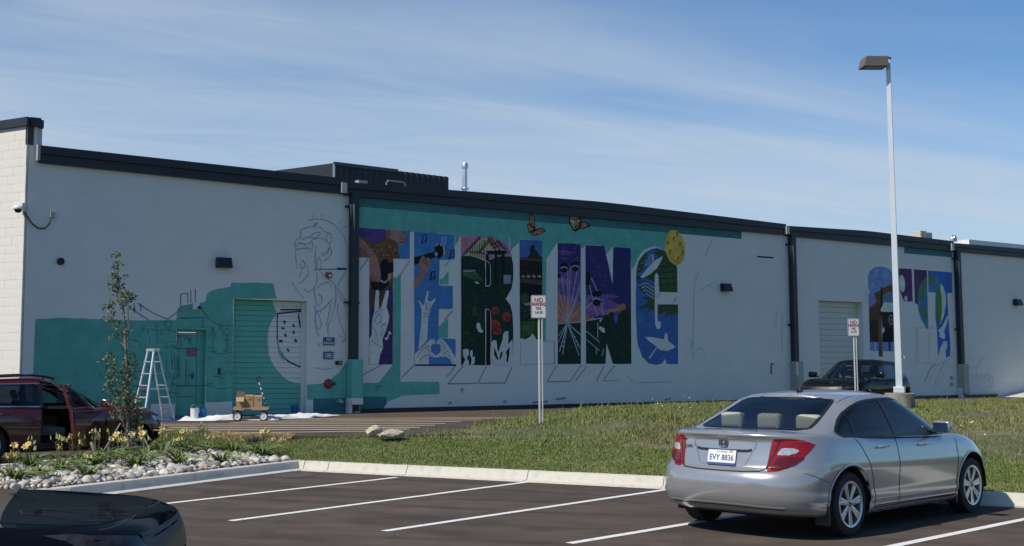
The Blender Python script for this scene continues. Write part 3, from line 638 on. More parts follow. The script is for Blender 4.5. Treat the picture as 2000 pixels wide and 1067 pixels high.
# lettering helper
FONT_CACHE = {}
def text_mesh(body, size, bold=0.0, sx=1.0):
    cu_ = bpy.data.curves.new('txt', 'FONT'); cu_.body = body; cu_.size = size; cu_.align_x = 'CENTER'; cu_.align_y = 'CENTER'; cu_.offset = bold; cu_.resolution_u = 3
    o = bpy.data.objects.new('txt', cu_); COL.objects.link(o); dg = bpy.context.evaluated_depsgraph_get(); dg.update()
    me = bpy.data.meshes.new_from_object(o.evaluated_get(dg)); v = [(p.co.x * sx, p.co.y) for p in me.vertices]; f = [tuple(q.vertices) for q in me.polygons]
    bpy.data.objects.remove(o); bpy.data.curves.remove(cu_); bpy.data.meshes.remove(me); return v, f
def lettering(name, parent, lines, y, m, tmap=None):
    """lines: (text,size,x,z,bold,sx) in the parent's x/z plane at depth y"""
    mb = MB()
    for tx, size, x, z, bold, sx in lines:
        v, f = text_mesh(tx, size, bold, sx); mb.add([(a + x, y, b + z) if not tmap else tmap(a + x, b + z) for a, b in v], f)
    return mesh_obj(name, mb.v, mb.f, m, parent)
M_SIGNBLUE = mat('sign_blue', (.035, .07, .20), .5, var=.05); M_SIGNWHITE = mat('sign_white', (.70, .70, .68), .5, var=.03)
t = wall_thing('wall_sign', 642, 667, 'blue no parking sign right of the roll-up door', 'sign')
mb = MB(); mb.bbox((0, -.012, 0), (.34, .02, .21), .004); mb.build('panel', M_SIGNBLUE, t); lettering('lettering', t, [('NO', .10, 0, .045, .002, 1), ('PARKING', .085, 0, -.05, .002, .85)], -.025, M_SIGNWHITE)
t = wall_thing('wall_sign', 641, 694.5, 'blue and white notice below the blue no parking sign', 'sign')
mb = MB(); mb.bbox((0, -.012, 0), (.30, .02, .20), .004); mb.build('panel', M_SIGNBLUE, t)
mb = MB()
for c, d in (((0, 0, .055), (.22, .004, .012)), ((0, 0, -.055), (.22, .004, .012)), ((-.105, 0, 0), (.012, .004, .12)), ((.105, 0, 0), (.012, .004, .12)), ((0, -.0005, 0), (.12, .004, .045))): mb.box((c[0], -.0245, c[2]), d)
mb.build('printed_border', M_SIGNWHITE, t)
t = wall_thing('door_notice', 375.5, 688, 'red notice framed in blue on the teal steel door', 'notice'); t.location = wall_pt(*[W(375.5, 688, -.17)[0]], -.17, W(375.5, 688, -.17)[1])
mb = MB(); mb.box((0, -.006, 0), (.28, .012, .20)); mb.build('blue_border', mat('tape_blue2', (.05, .12, .33), .6), t)
mb = MB(); mb.box((0, -.015, 0), (.215, .006, .125)); mb.build('red_panel', mat('notice_red', (.30, .10, .11), .6), t)
t = wall_thing('wall_sign', 1555, 721, 'small white notice on the middle downspout boot', 'sign'); t.location = wall_pt(W(1555, 721, .31)[0] + .06, .305, W(1555, 721, .31)[1])
mb = MB(); mb.box((0, -.005, 0), (.11, .01, .42)); mb.build('panel', M_SIGNWHITE, t)
mb = MB(); [mb.box((0, -.0115, z), (w, .003, h)) for z, w, h in ((.13, .03, .05), (.04, .09, .012), (-.05, .03, .06), (-.13, .05, .02))]; mb.build('print', M_DARK, t)
# ---------------- roof things
M_CORR = mat('dark_corrugated', (.014, .018, .024), .55, metal=.0, var=.1)
scr = empty('roof_screen', wall_pt(W(655, 400)[0], 0, 0), WALL_ANG); tag(scr, 'dark corrugated metal equipment screen standing on the roof', 'roof screen')
SY = 3.0
def on_plane(px, py, back):
    d = ray(px, py); o = Vector((WALL_P0.x, WALL_P0.y, 0)) - W_OUT * back; c = Vector((0, 0, EYE)); tt = (o - c).dot(W_OUT) / d.dot(W_OUT); return c + d * tt
base_w = scr.location
def loc_b(p): q = p - base_w; return (q.dot(W_DIR), -q.dot(W_OUT), p.z)
pc = loc_b(on_plane(651, 319, SY)); pr = loc_b(on_plane(876, 346, SY))
def corr(name, a, b, za, zb, z0, m, pitch=.2, depth=.035):
    a, b = Vector(a), Vector(b); L = (b - a).length; t = (b - a).normalized(); q = Vector((t.y, -t.x, 0)); n = int(L / pitch) * 4; vs = []; fs = []
    for i in range(n + 1):
        s = i / n; p = a.lerp(b, s) + q * (depth if (i % 4) in (1, 2) else 0); z = za + (zb - za) * s
        vs += [(p.x, p.y, z0), (p.x, p.y, z)]
        if i: fs.append((2 * i - 2, 2 * i, 2 * i + 1, 2 * i - 1))
    return mesh_obj(name, vs, fs, m, scr)
corr('front_panel', (pc[0], pc[1], 0), (pr[0], pr[1], 0), pc[2], pr[2], 6.0, M_CORR)
pl_ = Vector((pc[0] - 1.2, pc[1] + 6.5, 0)); corr('side_panel', pl_, (pc[0], pc[1], 0), pc[2] + .25, pc[2], 6.0, M_CORR)
corr('end_panel', (pr[0], pr[1], 0), (pr[0], pr[1] + 5, 0), pr[2], pr[2], 6.0, M_CORR)
mb = MB(); mb.box((pc[0], pc[1] - .045, pc[2] - .28), (.06, .02, .50)); mb.build('corner_trim', mat('bright_trim', (.75, .75, .73), .35, metal=.6), scr)
pa_, pb_ = Vector((pc[0], pc[1] - .02, pc[2])), Vector((pr[0] * .54 + pc[0] * .46, pr[1] - .02, pr[2] * .54 + pc[2] * .46))
mb = MB(); mb.box((pa_ + pb_) / 2 + Vector((0, 0, -.01)), ((pb_ - pa_).length, .10, .10), rot=Matrix.Rotation(-math.atan2(pb_.z - pa_.z, pb_.x - pa_.x), 3, 'Y')); mb.build('top_rail', mat('rail_green', (.05, .075, .07), .5), scr)
t = empty('roof_handrail', on_plane(773, 358, 1.2), WALL_ANG); tag(t, 'small grey tubular rail in front of the roof screen', 'rail')
mb = MB(); mb.tube([(-.32, 0, -.5), (-.32, 0, 0), (-.28, 0, .05), (.28, 0, .05), (.32, 0, 0), (.32, 0, -.5)], .022, 8); mb.build('rail', mat('galv', (.35, .36, .37), .4, metal=.7), t, True)
t = empty('roof_vent_cap', on_plane(706, 357, .8), WALL_ANG); tag(t, 'small cream metal cap on the roof edge before the screen', 'vent cap')
mb = MB(); mb.prism([(-.12, -.05), (.14, -.05), (.14, .05), (-.16, .05)], -.1, .1); mb.box((0, 0, -.15), (.1, .1, .22)); mb.build('cap', M_FASCIA2, t)
t = empty('flue_pipe', on_plane(908, 370, 2.0), WALL_ANG); tag(t, 'galvanised flue pipe with round cap rising above the roof', 'flue pipe')
zt_ = on_plane(908, 319, 2.0).z - t.location.z; M_GALV = mat('galvanised', (.62, .63, .64), .35, metal=.75, var=.1, vscale=4)
mb = MB(); mb.tube([(0, 0, -.6), (0, 0, zt_ - .1)], .075, 16); mb.build('pipe', M_GALV, t, True)
mb = MB(); mb.lathe([(.075, zt_ - .17), (.10, zt_ - .15), (.105, zt_ - .06), (.08, zt_), (0, zt_ + .02)], n=18); mb.build('cap', M_GALV, t, True)
mb = MB(); mb.lathe([(.075, .06), (.13, .03), (.13, 0), (.075, 0)], n=16); mb.build('collar', M_GALV, t, True)
t = empty('roof_fan_unit', on_plane(1800, 466, 2.5), WALL_ANG); tag(t, 'pale boxy fan unit on the roof right of the lamp post', 'roof unit')
mb = MB(); mb.bbox((-.15, 0, .12), (.42, .4, .36), .02); mb.build('cabinet', M_FASCIA2, t)
mb = MB(); mb.bbox((.32, .05, .11), (.42, .4, .32), .02); mb.build('cabinet', mat('unit_white', (.6, .6, .58), .5), t)
mb = MB(); mb.box((-.24, -.205, .13), (.16, .02, .2)); [mb.box((.32, -.16, .03 + .06 * k), (.36, .02, .03)) for k in range(4)]; mb.box((0, 0, -.25), (.6, .3, .4)); mb.build('louvre', M_GREY, t)
t = empty('roof_hood', on_plane(1863, 473, 1.5), WALL_ANG); tag(t, 'small galvanised gooseneck hood above the far downspout', 'roof vent')
mb = MB(); mb.tube([(-.12, 0, -.4), (-.12, 0, .12), (-.06, 0, .22), (.06, 0, .22), (.12, 0, .12), (.12, 0, .02)], .075, 12); mb.build('gooseneck', M_GALV, t, True)
# white building far behind on the right
fb = empty('far_white_building', at_depth(1960, 480, 90), WALL_ANG); tag(fb, 'low white building with bright roof edge far behind on the right', 'building')
fb.location.z = 0; ftop = at_depth(1960, 471, 90).z
mb = MB(); mb.box((14, 8, ftop / 2 - .3), (34, 14, ftop - .6)); mb.build('wall', mat('far_white', (.7, .69, .66), .8), fb)
mb = MB(); mb.box((14, 8, ftop - .3), (34.6, 14.6, .58)); mb.build('parapet', mat('far_white2', (.75, .74, .71), .8), fb)
# ================================================================== MURAL (flat paint on the wall, a few mm proud, each painted piece a child of its wall)
PAINT = dict(teal=(.085, .31, .285), teal2=(.075, .275, .26), dteal=(.04, .125, .155), blue=(.055, .23, .52), blue2=(.05, .15, .42), cblue=(.03, .16, .55), sky=(.20, .30, .58), sky2=(.28, .38, .64), indigo=(.045, .032, .16), navy=(.03, .035, .15), purple=(.12, .055, .25), violet=(.17, .09, .32), mauve=(.34, .14, .34),
    pink=(.55, .22, .38), orange=(.62, .20, .07), orange2=(.50, .17, .10), red=(.42, .05, .025), red2=(.30, .03, .02), dgreen=(.016, .042, .028), green=(.05, .10, .03), green2=(.085, .15, .04), lgreen=(.10, .27, .05), black=(.012, .014, .018), brown=(.20, .09, .035), brown2=(.13, .06, .035), dbrown=(.05, .03, .025), skin=(.44, .21, .15),
    skin2=(.30, .13, .10), tan=(.45, .36, .22), cream=(.55, .5, .30), white=(.62, .635, .65), line=(.16, .19, .26), yellow=(.84, .50, .05), yellow2=(.66, .36, .04), grey=(.30, .31, .36), wet=(.36, .42, .55), plum=(.12, .05, .16), dpurple=(.075, .03, .16), steel=(.15, .24, .34))
PAINT.update(teal=(.115, .44, .35), teal2=(.105, .40, .32), white=(.69, .675, .615), line=(.26, .28, .32), dteal=(.05, .185, .195), wet=(.48, .52, .58))
def PM(k):
    c = PAINT[k]; g_ = sum(c) / 3; f_ = 1.0 if k in ('teal', 'teal2', 'white', 'line', 'black', 'dgreen', 'dteal') else .95
    return block_mat('paint_' + k, tuple(min(.8, f_ * (v * .90 + g_ * .10)) for v in c), .20, joint=.95, vs_=3.0)
class Paint:
    def __init__(s, off=.003): s.off0 = off; s.layers = []; s.mats = []; s.mb = MB(); s.lay = 0
    def mi(s, c):
        if c not in s.mats: s.mats.append(c)
        return s.mats.index(c)
    def poly(s, pts, c, lay=None, jit=.006, back=0.0):
        if lay is None: s.lay += 1; lay = s.lay
        uv = [W(x, y, -back) for x, y in pts]; out = []
        for i, a in enumerate(uv):
            b = uv[(i + 1) % len(uv)]; n = max(1, int(math.dist(a, b) / .14)) if jit else 1
            for k in range(n):
                t = k / n; j = jit if k else 0; out.append((a[0] + (b[0] - a[0]) * t + random.uniform(-j, j), a[1] + (b[1] - a[1]) * t + random.uniform(-j, j)))
        y = back - (s.off0 + .0012 * lay)
        tri = tessellate_polygon([[Vector((a, b, 0)) for a, b in out]])
        fs = []
        for t in tri:
            A, B, C = (out[i] for i in t); ar = (B[0] - A[0]) * (C[1] - A[1]) - (B[1] - A[1]) * (C[0] - A[0])
            if abs(ar) < 1e-9: continue
            fs.append(tuple(t) if ar > 0 else tuple(t[::-1]))
        s.mb.add([(a, y, b) for a, b in out], fs, s.mi(c)); return s
    def ell(s, cx, cy, rx, ry, c, rot=0.0, n=22, **k):
        ca, sa = math.cos(R(rot)), math.sin(R(rot))
        return s.poly([(cx + rx * math.cos(a) * ca - ry * math.sin(a) * sa, cy + rx * math.cos(a) * sa + ry * math.sin(a) * ca) for a in [2 * math.pi * i / n for i in range(n)]], c, **k)
    def line(s, pts, w, c, lay=None, back=0.0, wob=0.0):
        """hand-drawn stroke, w in metres"""
        if lay is None: s.lay += .02; lay = s.lay + 1
        uv = [Vector(W(x, y, -back)) for x, y in pts]; y = back - (s.off0 + .0012 * lay); vs = []; fs = []
        for i, p in enumerate(uv):
            t = uv[min(i + 1, len(uv) - 1)] - uv[max(i - 1, 0)]
            if t.length < 1e-6: t = Vector((1, 0))
            t.normalize(); q = Vector((-t.y, t.x)) * w / 2 * random.uniform(.8, 1.2)
            a, b = p + q, p - q; vs += [(b.x, y, b.y), (a.x, y, a.y)]
            if i: fs.append((2 * i - 2, 2 * i, 2 * i + 1, 2 * i - 1))
        s.mb.add(vs, fs, s.mi(c)); return s
    def curve(s, pts, w, c, n=5, **k):
        P = [Vector(p) for p in pts]; out = []
        for i in range(len(P) - 1):
            p0, p1, p2, p3 = P[max(i - 1, 0)], P[i], P[i + 1], P[min(i + 2, len(P) - 1)]
            for j in range(n):
                t = j / n; out.append(tuple(.5 * ((2 * p1) + (p2 - p0) * t + (2 * p0 - 5 * p1 + 4 * p2 - p3) * t * t + (3 * p1 - p0 - 3 * p2 + p3) * t ** 3)))
        out.append(tuple(P[-1])); return s.line(out, w, c, **k)
    def dabs(s, region, cols, n, lay, size=(1.2, 3.2), seed=0, ang=20):
        """short overlapping brush marks inside a painted region"""
        r_ = random.Random(seed + len(region)); xs_, ys_ = [a for a, b in region], [b for a, b in region]; k_ = 0
        for _ in range(n * 6):
            if k_ >= n: break
            x_, y_ = r_.uniform(min(xs_), max(xs_)), r_.uniform(min(ys_), max(ys_)); rx, ry = r_.uniform(*size), r_.uniform(.35, .9); a_ = R(r_.uniform(-ang, ang)); ca, sa = math.cos(a_), math.sin(a_)
            pts = [(x_ + rx * math.cos(t) * ca - ry * math.sin(t) * sa * r_.uniform(.7, 1.3), y_ + rx * math.cos(t) * sa + ry * math.sin(t) * ca * r_.uniform(.7, 1.3)) for t in [2 * math.pi * i / 7 for i in range(7)]]
            if not in_poly(np.array([p_[0] for p_ in pts]), np.array([p_[1] for p_ in pts]), region).all(): continue
            s.poly(pts, r_.choice(cols), lay=lay + .04 * (k_ % 5), jit=0); k_ += 1
        return s
    def build(s, name, parent, label=None):
        o = mesh_obj(name, s.mb.v, s.mb.f, [PM(c) for c in s.mats], parent, s.mb.m)
        if label: o['label'] = label
        if name == 'pencil_sketch': o['kind'] = 'stuff'
        return o
# ---- background fields
p = Paint(.0025)
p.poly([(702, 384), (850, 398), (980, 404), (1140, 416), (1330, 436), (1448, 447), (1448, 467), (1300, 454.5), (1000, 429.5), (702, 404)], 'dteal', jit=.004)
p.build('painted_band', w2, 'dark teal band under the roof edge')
p = Paint(.0025)
p.poly([(702, 404), (1000, 429.3), (1308, 455), (1299, 480), (1298, 488), (1280, 481), (1262, 486), (1252, 494), (1245, 505), (1240, 519), (1233, 528), (1231, 485), (1197, 482), (1184, 497), (1180, 480), (1143, 478), (1136, 487), (1134, 477), (1088, 474), (1067, 506), (1066, 666), (1060, 666), (1059, 470), (1015, 467), (1013, 474), (999, 487), (997, 496), (990, 480), (975, 468), (945, 462), (900, 460), (889, 480), (888, 458), (808, 452), (801, 455), (800, 452), (702, 445)], 'teal')
p.poly([(768.5, 542), (775, 542), (783, 533), (782, 746), (858, 746), (859, 770), (785, 773), (776, 778), (757, 785), (755, 775), (703, 775), (703, 748), (739, 748), (766, 715)], 'teal', lay=0)
p.poly([(703, 775), (755, 775), (756, 788), (748, 798), (746, 807), (703, 808)], 'dteal', lay=.3)
p.poly(K(795, 440, .2625, [(244, 400), (268, 396), (308, 340), (308, 440), (244, 440)]), 'teal', lay=.5); p.poly(K(795, 440, .2625, [(236, 758), (304, 690), (304, 838), (232, 838)]), 'teal', lay=.5)
p.build('painted_background', w2, 'teal background behind the letters')
p = Paint(.0025)
p.poly([(69, 623), (120, 621), (200, 624), (260, 626), (344, 625), (346, 604), (352, 598), (372, 594), (401, 590), (403, 577), (409, 570), (424, 565), (450, 560), (452, 552), (480, 553), (500, 552), (534, 554), (538, 576), (541, 583.5), (454.6, 583.5), (454.6, 784), (402.3, 786), (402.3, 643.5), (343.8, 643.5), (343.8, 789), (295, 789), (290, 830), (60, 835), (66, 700)], 'teal2')
p.poly([(599.5, 751.5), (625, 750), (642, 744), (662, 728), (676, 708), (686, 680), (692, 664), (692, 778), (612, 778), (612, 781), (599.5, 781)], 'teal', lay=0)
p.poly([(611.5, 778), (692, 778), (692, 808), (611.5, 808)], 'dteal', lay=.2)
p.build('painted_background', w1, 'teal field with ragged brushed edge')
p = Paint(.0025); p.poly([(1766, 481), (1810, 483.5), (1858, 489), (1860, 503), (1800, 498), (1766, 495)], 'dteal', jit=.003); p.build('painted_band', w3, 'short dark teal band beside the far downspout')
# ---- letter T
k = lambda q: K(690, 440, .2625, q)
p = Paint(.005)
p.poly([(701, 445.5), (800, 452), (800, 506), (768, 505.5), (766.5, 712), (720.5, 713), (721.5, 503.5), (701, 503)], 'brown', lay=0)
p.poly(k([(118, 480), (150, 480), (178, 500), (240, 480), (275, 440), (290, 470), (290, 1036), (118, 1040)]), 'dpurple', lay=1)
p.poly(k([(128, 470), (240, 470), (255, 560), (230, 640), (190, 650), (150, 600), (122, 640)]), 'brown2', lay=2)
p.poly(k([(42, 20), (240, 33), (238, 95), (190, 130), (140, 132), (90, 105), (42, 90)]), 'purple', lay=1)
for a in range(6): p.line(k([(60 + a * 28, 30), (75 + a * 26, 90)]), .03, 'indigo', lay=1.5)
p.poly(k([(330, 150), (385, 90), (388, 42), (419, 46), (419, 250), (345, 250)]), 'blue', lay=1)
p.poly(k([(240, 35), (385, 42), (390, 90), (370, 145), (345, 155), (310, 120), (268, 95)]), 'skin', lay=2)
p.poly(k([(240, 35), (275, 37), (278, 80), (262, 95), (240, 95)]), 'skin2', lay=3); p.poly(k([(345, 100), (372, 98), (368, 108), (350, 112)]), 'skin2', lay=3); p.line(k([(345, 128), (370, 125)]), .03, 'dbrown', lay=3.4); p.line(k([(352, 92), (360, 60)]), .02, 'skin2', lay=3.4); p.line(k([(368, 52), (385, 52)]), .03, 'dbrown', lay=3.4)
p.ell(*k([(235, 335)])[0], 10.5, 22, 'black', lay=2); p.curve(k([(272, 360), (262, 410), (230, 430), (195, 420)]), .10, 'tan', lay=2.5)
p.poly(k([(265, 280), (298, 275), (298, 345), (285, 350), (268, 340)]), 'black', lay=2.2)
p.poly(k([(125, 425), (195, 420), (235, 435), (268, 405), (262, 445), (225, 480), (180, 492), (140, 475)]), 'black', lay=3)
p.poly(k([(42, 88), (80, 115), (140, 190), (180, 250), (200, 330), (205, 380), (185, 425), (135, 410), (120, 360), (118, 240), (42, 238)]), 'skin', lay=4)
p.poly(k([(42, 160), (90, 190), (120, 240), (42, 238)]), 'skin2', lay=5); p.poly(k([(130, 400), (150, 330), (160, 400), (172, 345), (178, 420), (150, 418)]), 'skin2', lay=5)
p.poly(k([(165, 490), (180, 480), (190, 492), (190, 625), (205, 612), (240, 492), (255, 482), (264, 495), (245, 610), (258, 640), (266, 680), (260, 720), (240, 790), (215, 850), (220, 910), (200, 960), (185, 1038), (118, 1040), (118, 845), (135, 815), (140, 700), (155, 640)]), 'white', lay=6)
p.poly(k([(232, 845), (240, 832), (252, 838), (262, 785), (282, 802), (276, 818), (266, 806), (256, 848), (240, 856)]), 'white', lay=6)
for q in ([(160, 650), (185, 640), (200, 625), (222, 640)], [(165, 700), (190, 660), (205, 700), (185, 730)], [(150, 700), (175, 740), (200, 720), (225, 745), (240, 720)], [(205, 760), (222, 740), (248, 745)], [(125, 850), (170, 885), (215, 910)], [(145, 760), (165, 790), (170, 830)], [(205, 830), (212, 780)]): p.curve(k(q), .022, 'line', lay=7)
p.dabs(k([(60, 100), (140, 140), (250, 110), (330, 170), (345, 240), (130, 240)]), ['brown2', 'brown', 'tan'], 60, 1.5, seed=1, ang=60).dabs(k([(50, 100), (140, 200), (200, 330), (185, 415), (125, 400), (120, 240), (45, 235)]), ['skin', 'skin2'], 45, 5.3, seed=2, ang=80).dabs(k([(225, 700), (288, 640), (288, 1030), (190, 1030)]), ['purple', 'dpurple'], 45, 1.6, seed=3, ang=80).dabs(k([(45, 25), (235, 38), (230, 95), (150, 128), (45, 90)]), ['purple', 'violet', 'indigo'], 50, 1.6, seed=4, ang=85)
p.build('painted_letter', w2, 'letter T with guitar player and white peace-sign hand')
# ---- letter E
k = lambda q: K(795, 440, .2625, q)
p = Paint(.005); p.poly(k([(52, 48), (352, 72), (352, 255), (240, 258), (238, 448), (340, 452), (340, 622), (236, 625), (232, 840), (360, 848), (360, 1040), (55, 1040)]), 'blue', lay=0)
p.poly(k([(52, 240), (200, 198), (210, 240), (52, 298)]), 'black', lay=1); p.poly(k([(203, 160), (225, 140), (266, 148), (268, 180), (276, 212), (240, 252), (222, 240), (205, 215)]), 'black', lay=2); p.ell(*k([(216, 215)])[0], 2.4, 4, 'cream', lay=3); p.line(k([(268, 150), (276, 190), (272, 222)]), .05, 'cream', lay=3)
p.poly(k([(205, 150), (225, 130), (235, 145), (215, 160)]), 'tan', lay=3)
p.poly(k([(88, 285), (95, 255), (112, 225), (128, 232), (135, 250), (150, 240), (165, 245), (172, 285), (152, 350), (122, 390), (52, 492), (52, 420), (85, 378), (95, 320)]), 'skin', lay=4)
for q in ([(108, 235), (128, 290)], [(128, 240), (142, 300)], [(146, 250), (150, 310)], [(100, 330), (130, 350)]): p.line(k(q), .035, 'skin2', lay=5)
for cx_, cy_, c in ((128, 100, 'indigo'), (272, 118, 'sky2'), (335, 215, 'indigo'), (190, 375, 'dgreen')):
    p.line(k([(cx_ - 14, cy_ + 28), (cx_ - 10, cy_ - 24), (cx_ + 16, cy_ - 32), (cx_ + 12, cy_ + 20)]), .05, c, lay=2); p.ell(*k([(cx_ - 18, cy_ + 30)])[0], 2.6, 2.2, c, lay=2.4); p.ell(*k([(cx_ + 8, cy_ + 22)])[0], 2.6, 2.2, c, lay=2.4)
p.poly(k([(148, 490), (158, 490), (158, 515), (148, 555), (158, 566), (172, 572), (205, 545), (212, 552), (182, 598), (170, 645), (155, 700), (150, 850), (84, 932), (90, 850), (105, 720), (106, 620), (84, 565), (92, 558), (117, 602), (130, 570)]), 'white', lay=4)
for q in ([(130, 575), (140, 600), (135, 640)], [(150, 570), (145, 610), (158, 640)], [(165, 580), (170, 610), (160, 640)], [(115, 650), (135, 660), (120, 690)], [(120, 710), (130, 725)], [(140, 660), (155, 655), (150, 690)]): p.curve(k(q), .022, 'line', lay=5)
p.poly(k([(56, 958), (95, 925), (125, 895), (150, 870), (178, 845), (200, 848), (213, 875), (210, 890), (192, 880), (175, 905), (178, 945), (212, 968), (215, 986), (190, 982), (162, 972), (162, 1038), (56, 1038)]), 'white', lay=6)
p.poly(k([(218, 884), (224, 858), (245, 842), (268, 852), (302, 892), (335, 942), (358, 990), (358, 1036), (336, 1036), (318, 1000), (290, 980), (250, 978), (218, 988), (216, 970), (244, 948), (250, 902), (238, 884)]), 'white', lay=6)
for q in ([(70, 985), (100, 940), (140, 905), (170, 900)], [(95, 1030), (105, 990), (150, 965), (200, 972)], [(140, 905), (160, 930), (165, 955)], [(178, 850), (195, 862), (205, 885)], [(235, 862), (255, 880), (265, 920)], [(255, 855), (275, 885), (282, 930)], [(265, 960), (300, 940), (320, 955)], [(300, 960), (330, 1000), (345, 1030)], [(250, 940), (268, 925)]): p.curve(k(q), .022, 'line', lay=7)
p.line(k([(55, 1041), (362, 1041)]), .045, 'indigo', lay=7.5)
p.dabs(k([(55, 52), (350, 76), (350, 250), (238, 255), (236, 620), (228, 836), (56, 950)]), ['blue', 'blue2', 'cblue', 'sky'], 150, .3, (1.6, 4.5), seed=5, ang=12).dabs(k([(120, 240), (168, 250), (150, 350), (60, 470), (56, 425), (95, 330)]), ['skin', 'skin2'], 30, 5.2, seed=6, ang=80)
p.build('painted_letter', w2, 'blue letter E with guitar neck and white hands')
# ---- letter R
k = lambda q: K(890, 440, .2624, q)
R_out = [(40, 80), (150, 82), (265, 88), (330, 106), (385, 150), (412, 215), (427, 290), (427, 400), (412, 480), (372, 550), (405, 592), (422, 660), (427, 760), (427, 1040), (40, 1042)]
p = Paint(.005); p.poly(k(R_out), 'dgreen', lay=0)
p.poly(k([(40, 80), (150, 82), (265, 88), (330, 106), (385, 150), (408, 205), (412, 235), (330, 232), (250, 265), (215, 268), (150, 240), (100, 228), (40, 232)]), 'pink', lay=1)
for q in ([(45, 95), (80, 100), (70, 120), (42, 118)], [(42, 140), (75, 130), (95, 150), (60, 165)], [(330, 120), (360, 140), (345, 150)]): p.poly(k(q), 'orange', lay=1.5)
p.poly(k([(300, 110), (350, 130), (385, 170), (405, 215), (360, 215), (330, 170)]), 'mauve', lay=1.6)
p.poly(k([(52, 222), (180, 92), (262, 95), (245, 140), (375, 190), (220, 200), (220, 262), (150, 240), (105, 228)]), 'cream', lay=2)
for a in range(7): x_ = 105 + a * 17; p.line(k([(x_, 225 + a * 4), (x_ + 4, 175 - a * 11)]), .03, 'brown2', lay=3)
for q in ([(50, 225), (175, 88)], [(70, 215), (185, 92)], [(155, 215), (260, 88)], [(175, 205), (275, 95)], [(235, 92), (260, 130), (300, 190)], [(265, 105), (330, 190)], [(300, 108), (345, 160), (375, 190)], [(255, 150), (330, 120)], [(100, 200), (160, 200), (215, 215)], [(270, 175), (345, 140)]): p.line(k(q), .055, 'brown', lay=4)
p.poly(k([(218, 190), (375, 190), (378, 205), (358, 220), (245, 218)]), 'black', lay=5)
for x_ in (234, 298, 352): p.line(k([(x_, 215), (x_, 432)]), .11, 'black', lay=5)
p.poly(k([(40, 232), (100, 228), (150, 242), (215, 270), (260, 258), (330, 232), (412, 238), (427, 290), (427, 400), (415, 470), (40, 470)]), 'dgreen', lay=3.5)
for a in range(16): p.line(k([(50 + a * 23, 285 + (a % 3) * 8), (50 + a * 23, 372)]), .02, 'black', lay=4.5)
p.poly(k([(45, 345), (95, 335), (150, 350), (190, 385), (205, 420), (150, 415), (100, 390), (45, 370)]), 'green', lay=4.6); p.poly(k([(50, 335), (140, 332), (150, 345), (60, 348)]), 'grey', lay=4.7); p.poly(k([(138, 418), (165, 425), (175, 436), (150, 436)]), 'white', lay=5)
p.poly(k([(355, 370), (410, 372), (410, 436), (355, 436)]), 'grey', lay=6)
for bx in ([(218, 268), (230, 265), (250, 280), (258, 310), (258, 440), (245, 458), (220, 455)], [(218, 622), (240, 625), (258, 645), (262, 690), (260, 1042), (220, 1042)]):
    p.poly(k(bx), 'white', lay=7); cx_ = sum(a for a, b in bx) / len(bx); p.poly(k([(cx_ + (a - cx_) * .78, b + (5 if b < 640 and b > 600 or b < 300 else -6 if b < 500 else 0)) for a, b in bx]), 'black', lay=8)
for cx_, cy_, r in ((293, 636, 30), (378, 682, 35), (292, 745, 40), (306, 782, 36)):
    p.ell(*k([(cx_, cy_)])[0], r * .25, r * .27, 'red', lay=6); p.ell(*k([(cx_ + 6, cy_ + 8)])[0], r * .15, r * .15, 'red2', lay=6.4)
p.poly(k([(120, 620), (150, 600), (160, 650), (130, 690)]), 'green', lay=1.2)
p.poly(k([(152, 735), (165, 725), (180, 732), (186, 770), (204, 790), (192, 802), (166, 792), (154, 765)]), 'white', lay=6)
p.poly(k([(262, 1042), (264, 870), (285, 855), (302, 860), (308, 920), (318, 945), (330, 900), (348, 850), (352, 810), (368, 790), (396, 792), (390, 806), (392, 850), (385, 890), (410, 862), (420, 850), (424, 905), (430, 1042)]), 'white', lay=6)
p.poly(k([(283, 905), (300, 945), (318, 1005), (300, 995), (284, 960)]), 'dgreen', lay=7); p.poly(k([(330, 950), (350, 935), (340, 985), (325, 1010)]), 'dgreen', lay=7); p.poly(k([(372, 945), (400, 900), (398, 960), (385, 1025), (376, 1020), (378, 970)]), 'dgreen', lay=7)
p.poly(k([(50, 930), (70, 920), (95, 925), (98, 960), (80, 990), (95, 1010), (98, 1042), (50, 1042), (70, 1000), (55, 975)]), 'white', lay=6); p.poly(k([(108, 935), (122, 930), (126, 985), (142, 975), (138, 1030), (110, 1042), (118, 1000), (106, 970)]), 'white', lay=6)
p.dabs(k([(42, 470), (410, 480), (375, 550), (420, 660), (425, 780), (300, 840), (42, 900)]), ['dgreen', 'green', 'black', 'green2'], 190, .3, (1.2, 3.4), seed=7, ang=70).dabs(k([(45, 90), (260, 92), (380, 155), (405, 225), (330, 230), (250, 260), (100, 225), (45, 228)]), ['pink', 'mauve', 'orange', 'violet'], 80, 1.65, seed=8, ang=15).dabs(k([(45, 340), (150, 350), (205, 420), (100, 395), (45, 370)]), ['green2', 'green', 'lgreen'], 40, 4.65, seed=9, ang=60)
p.build('painted_letter', w2, 'dark letter R with barn frame, tomatoes and white cut-outs')
p = Paint(.005); p.poly(k([(388, 150), (398, 90), (408, 100), (412, 160), (402, 185), (380, 172)]), 'wet', lay=0); p.build('painted_butterfly', w2, 'small pale unfinished butterfly at the shoulder of R')
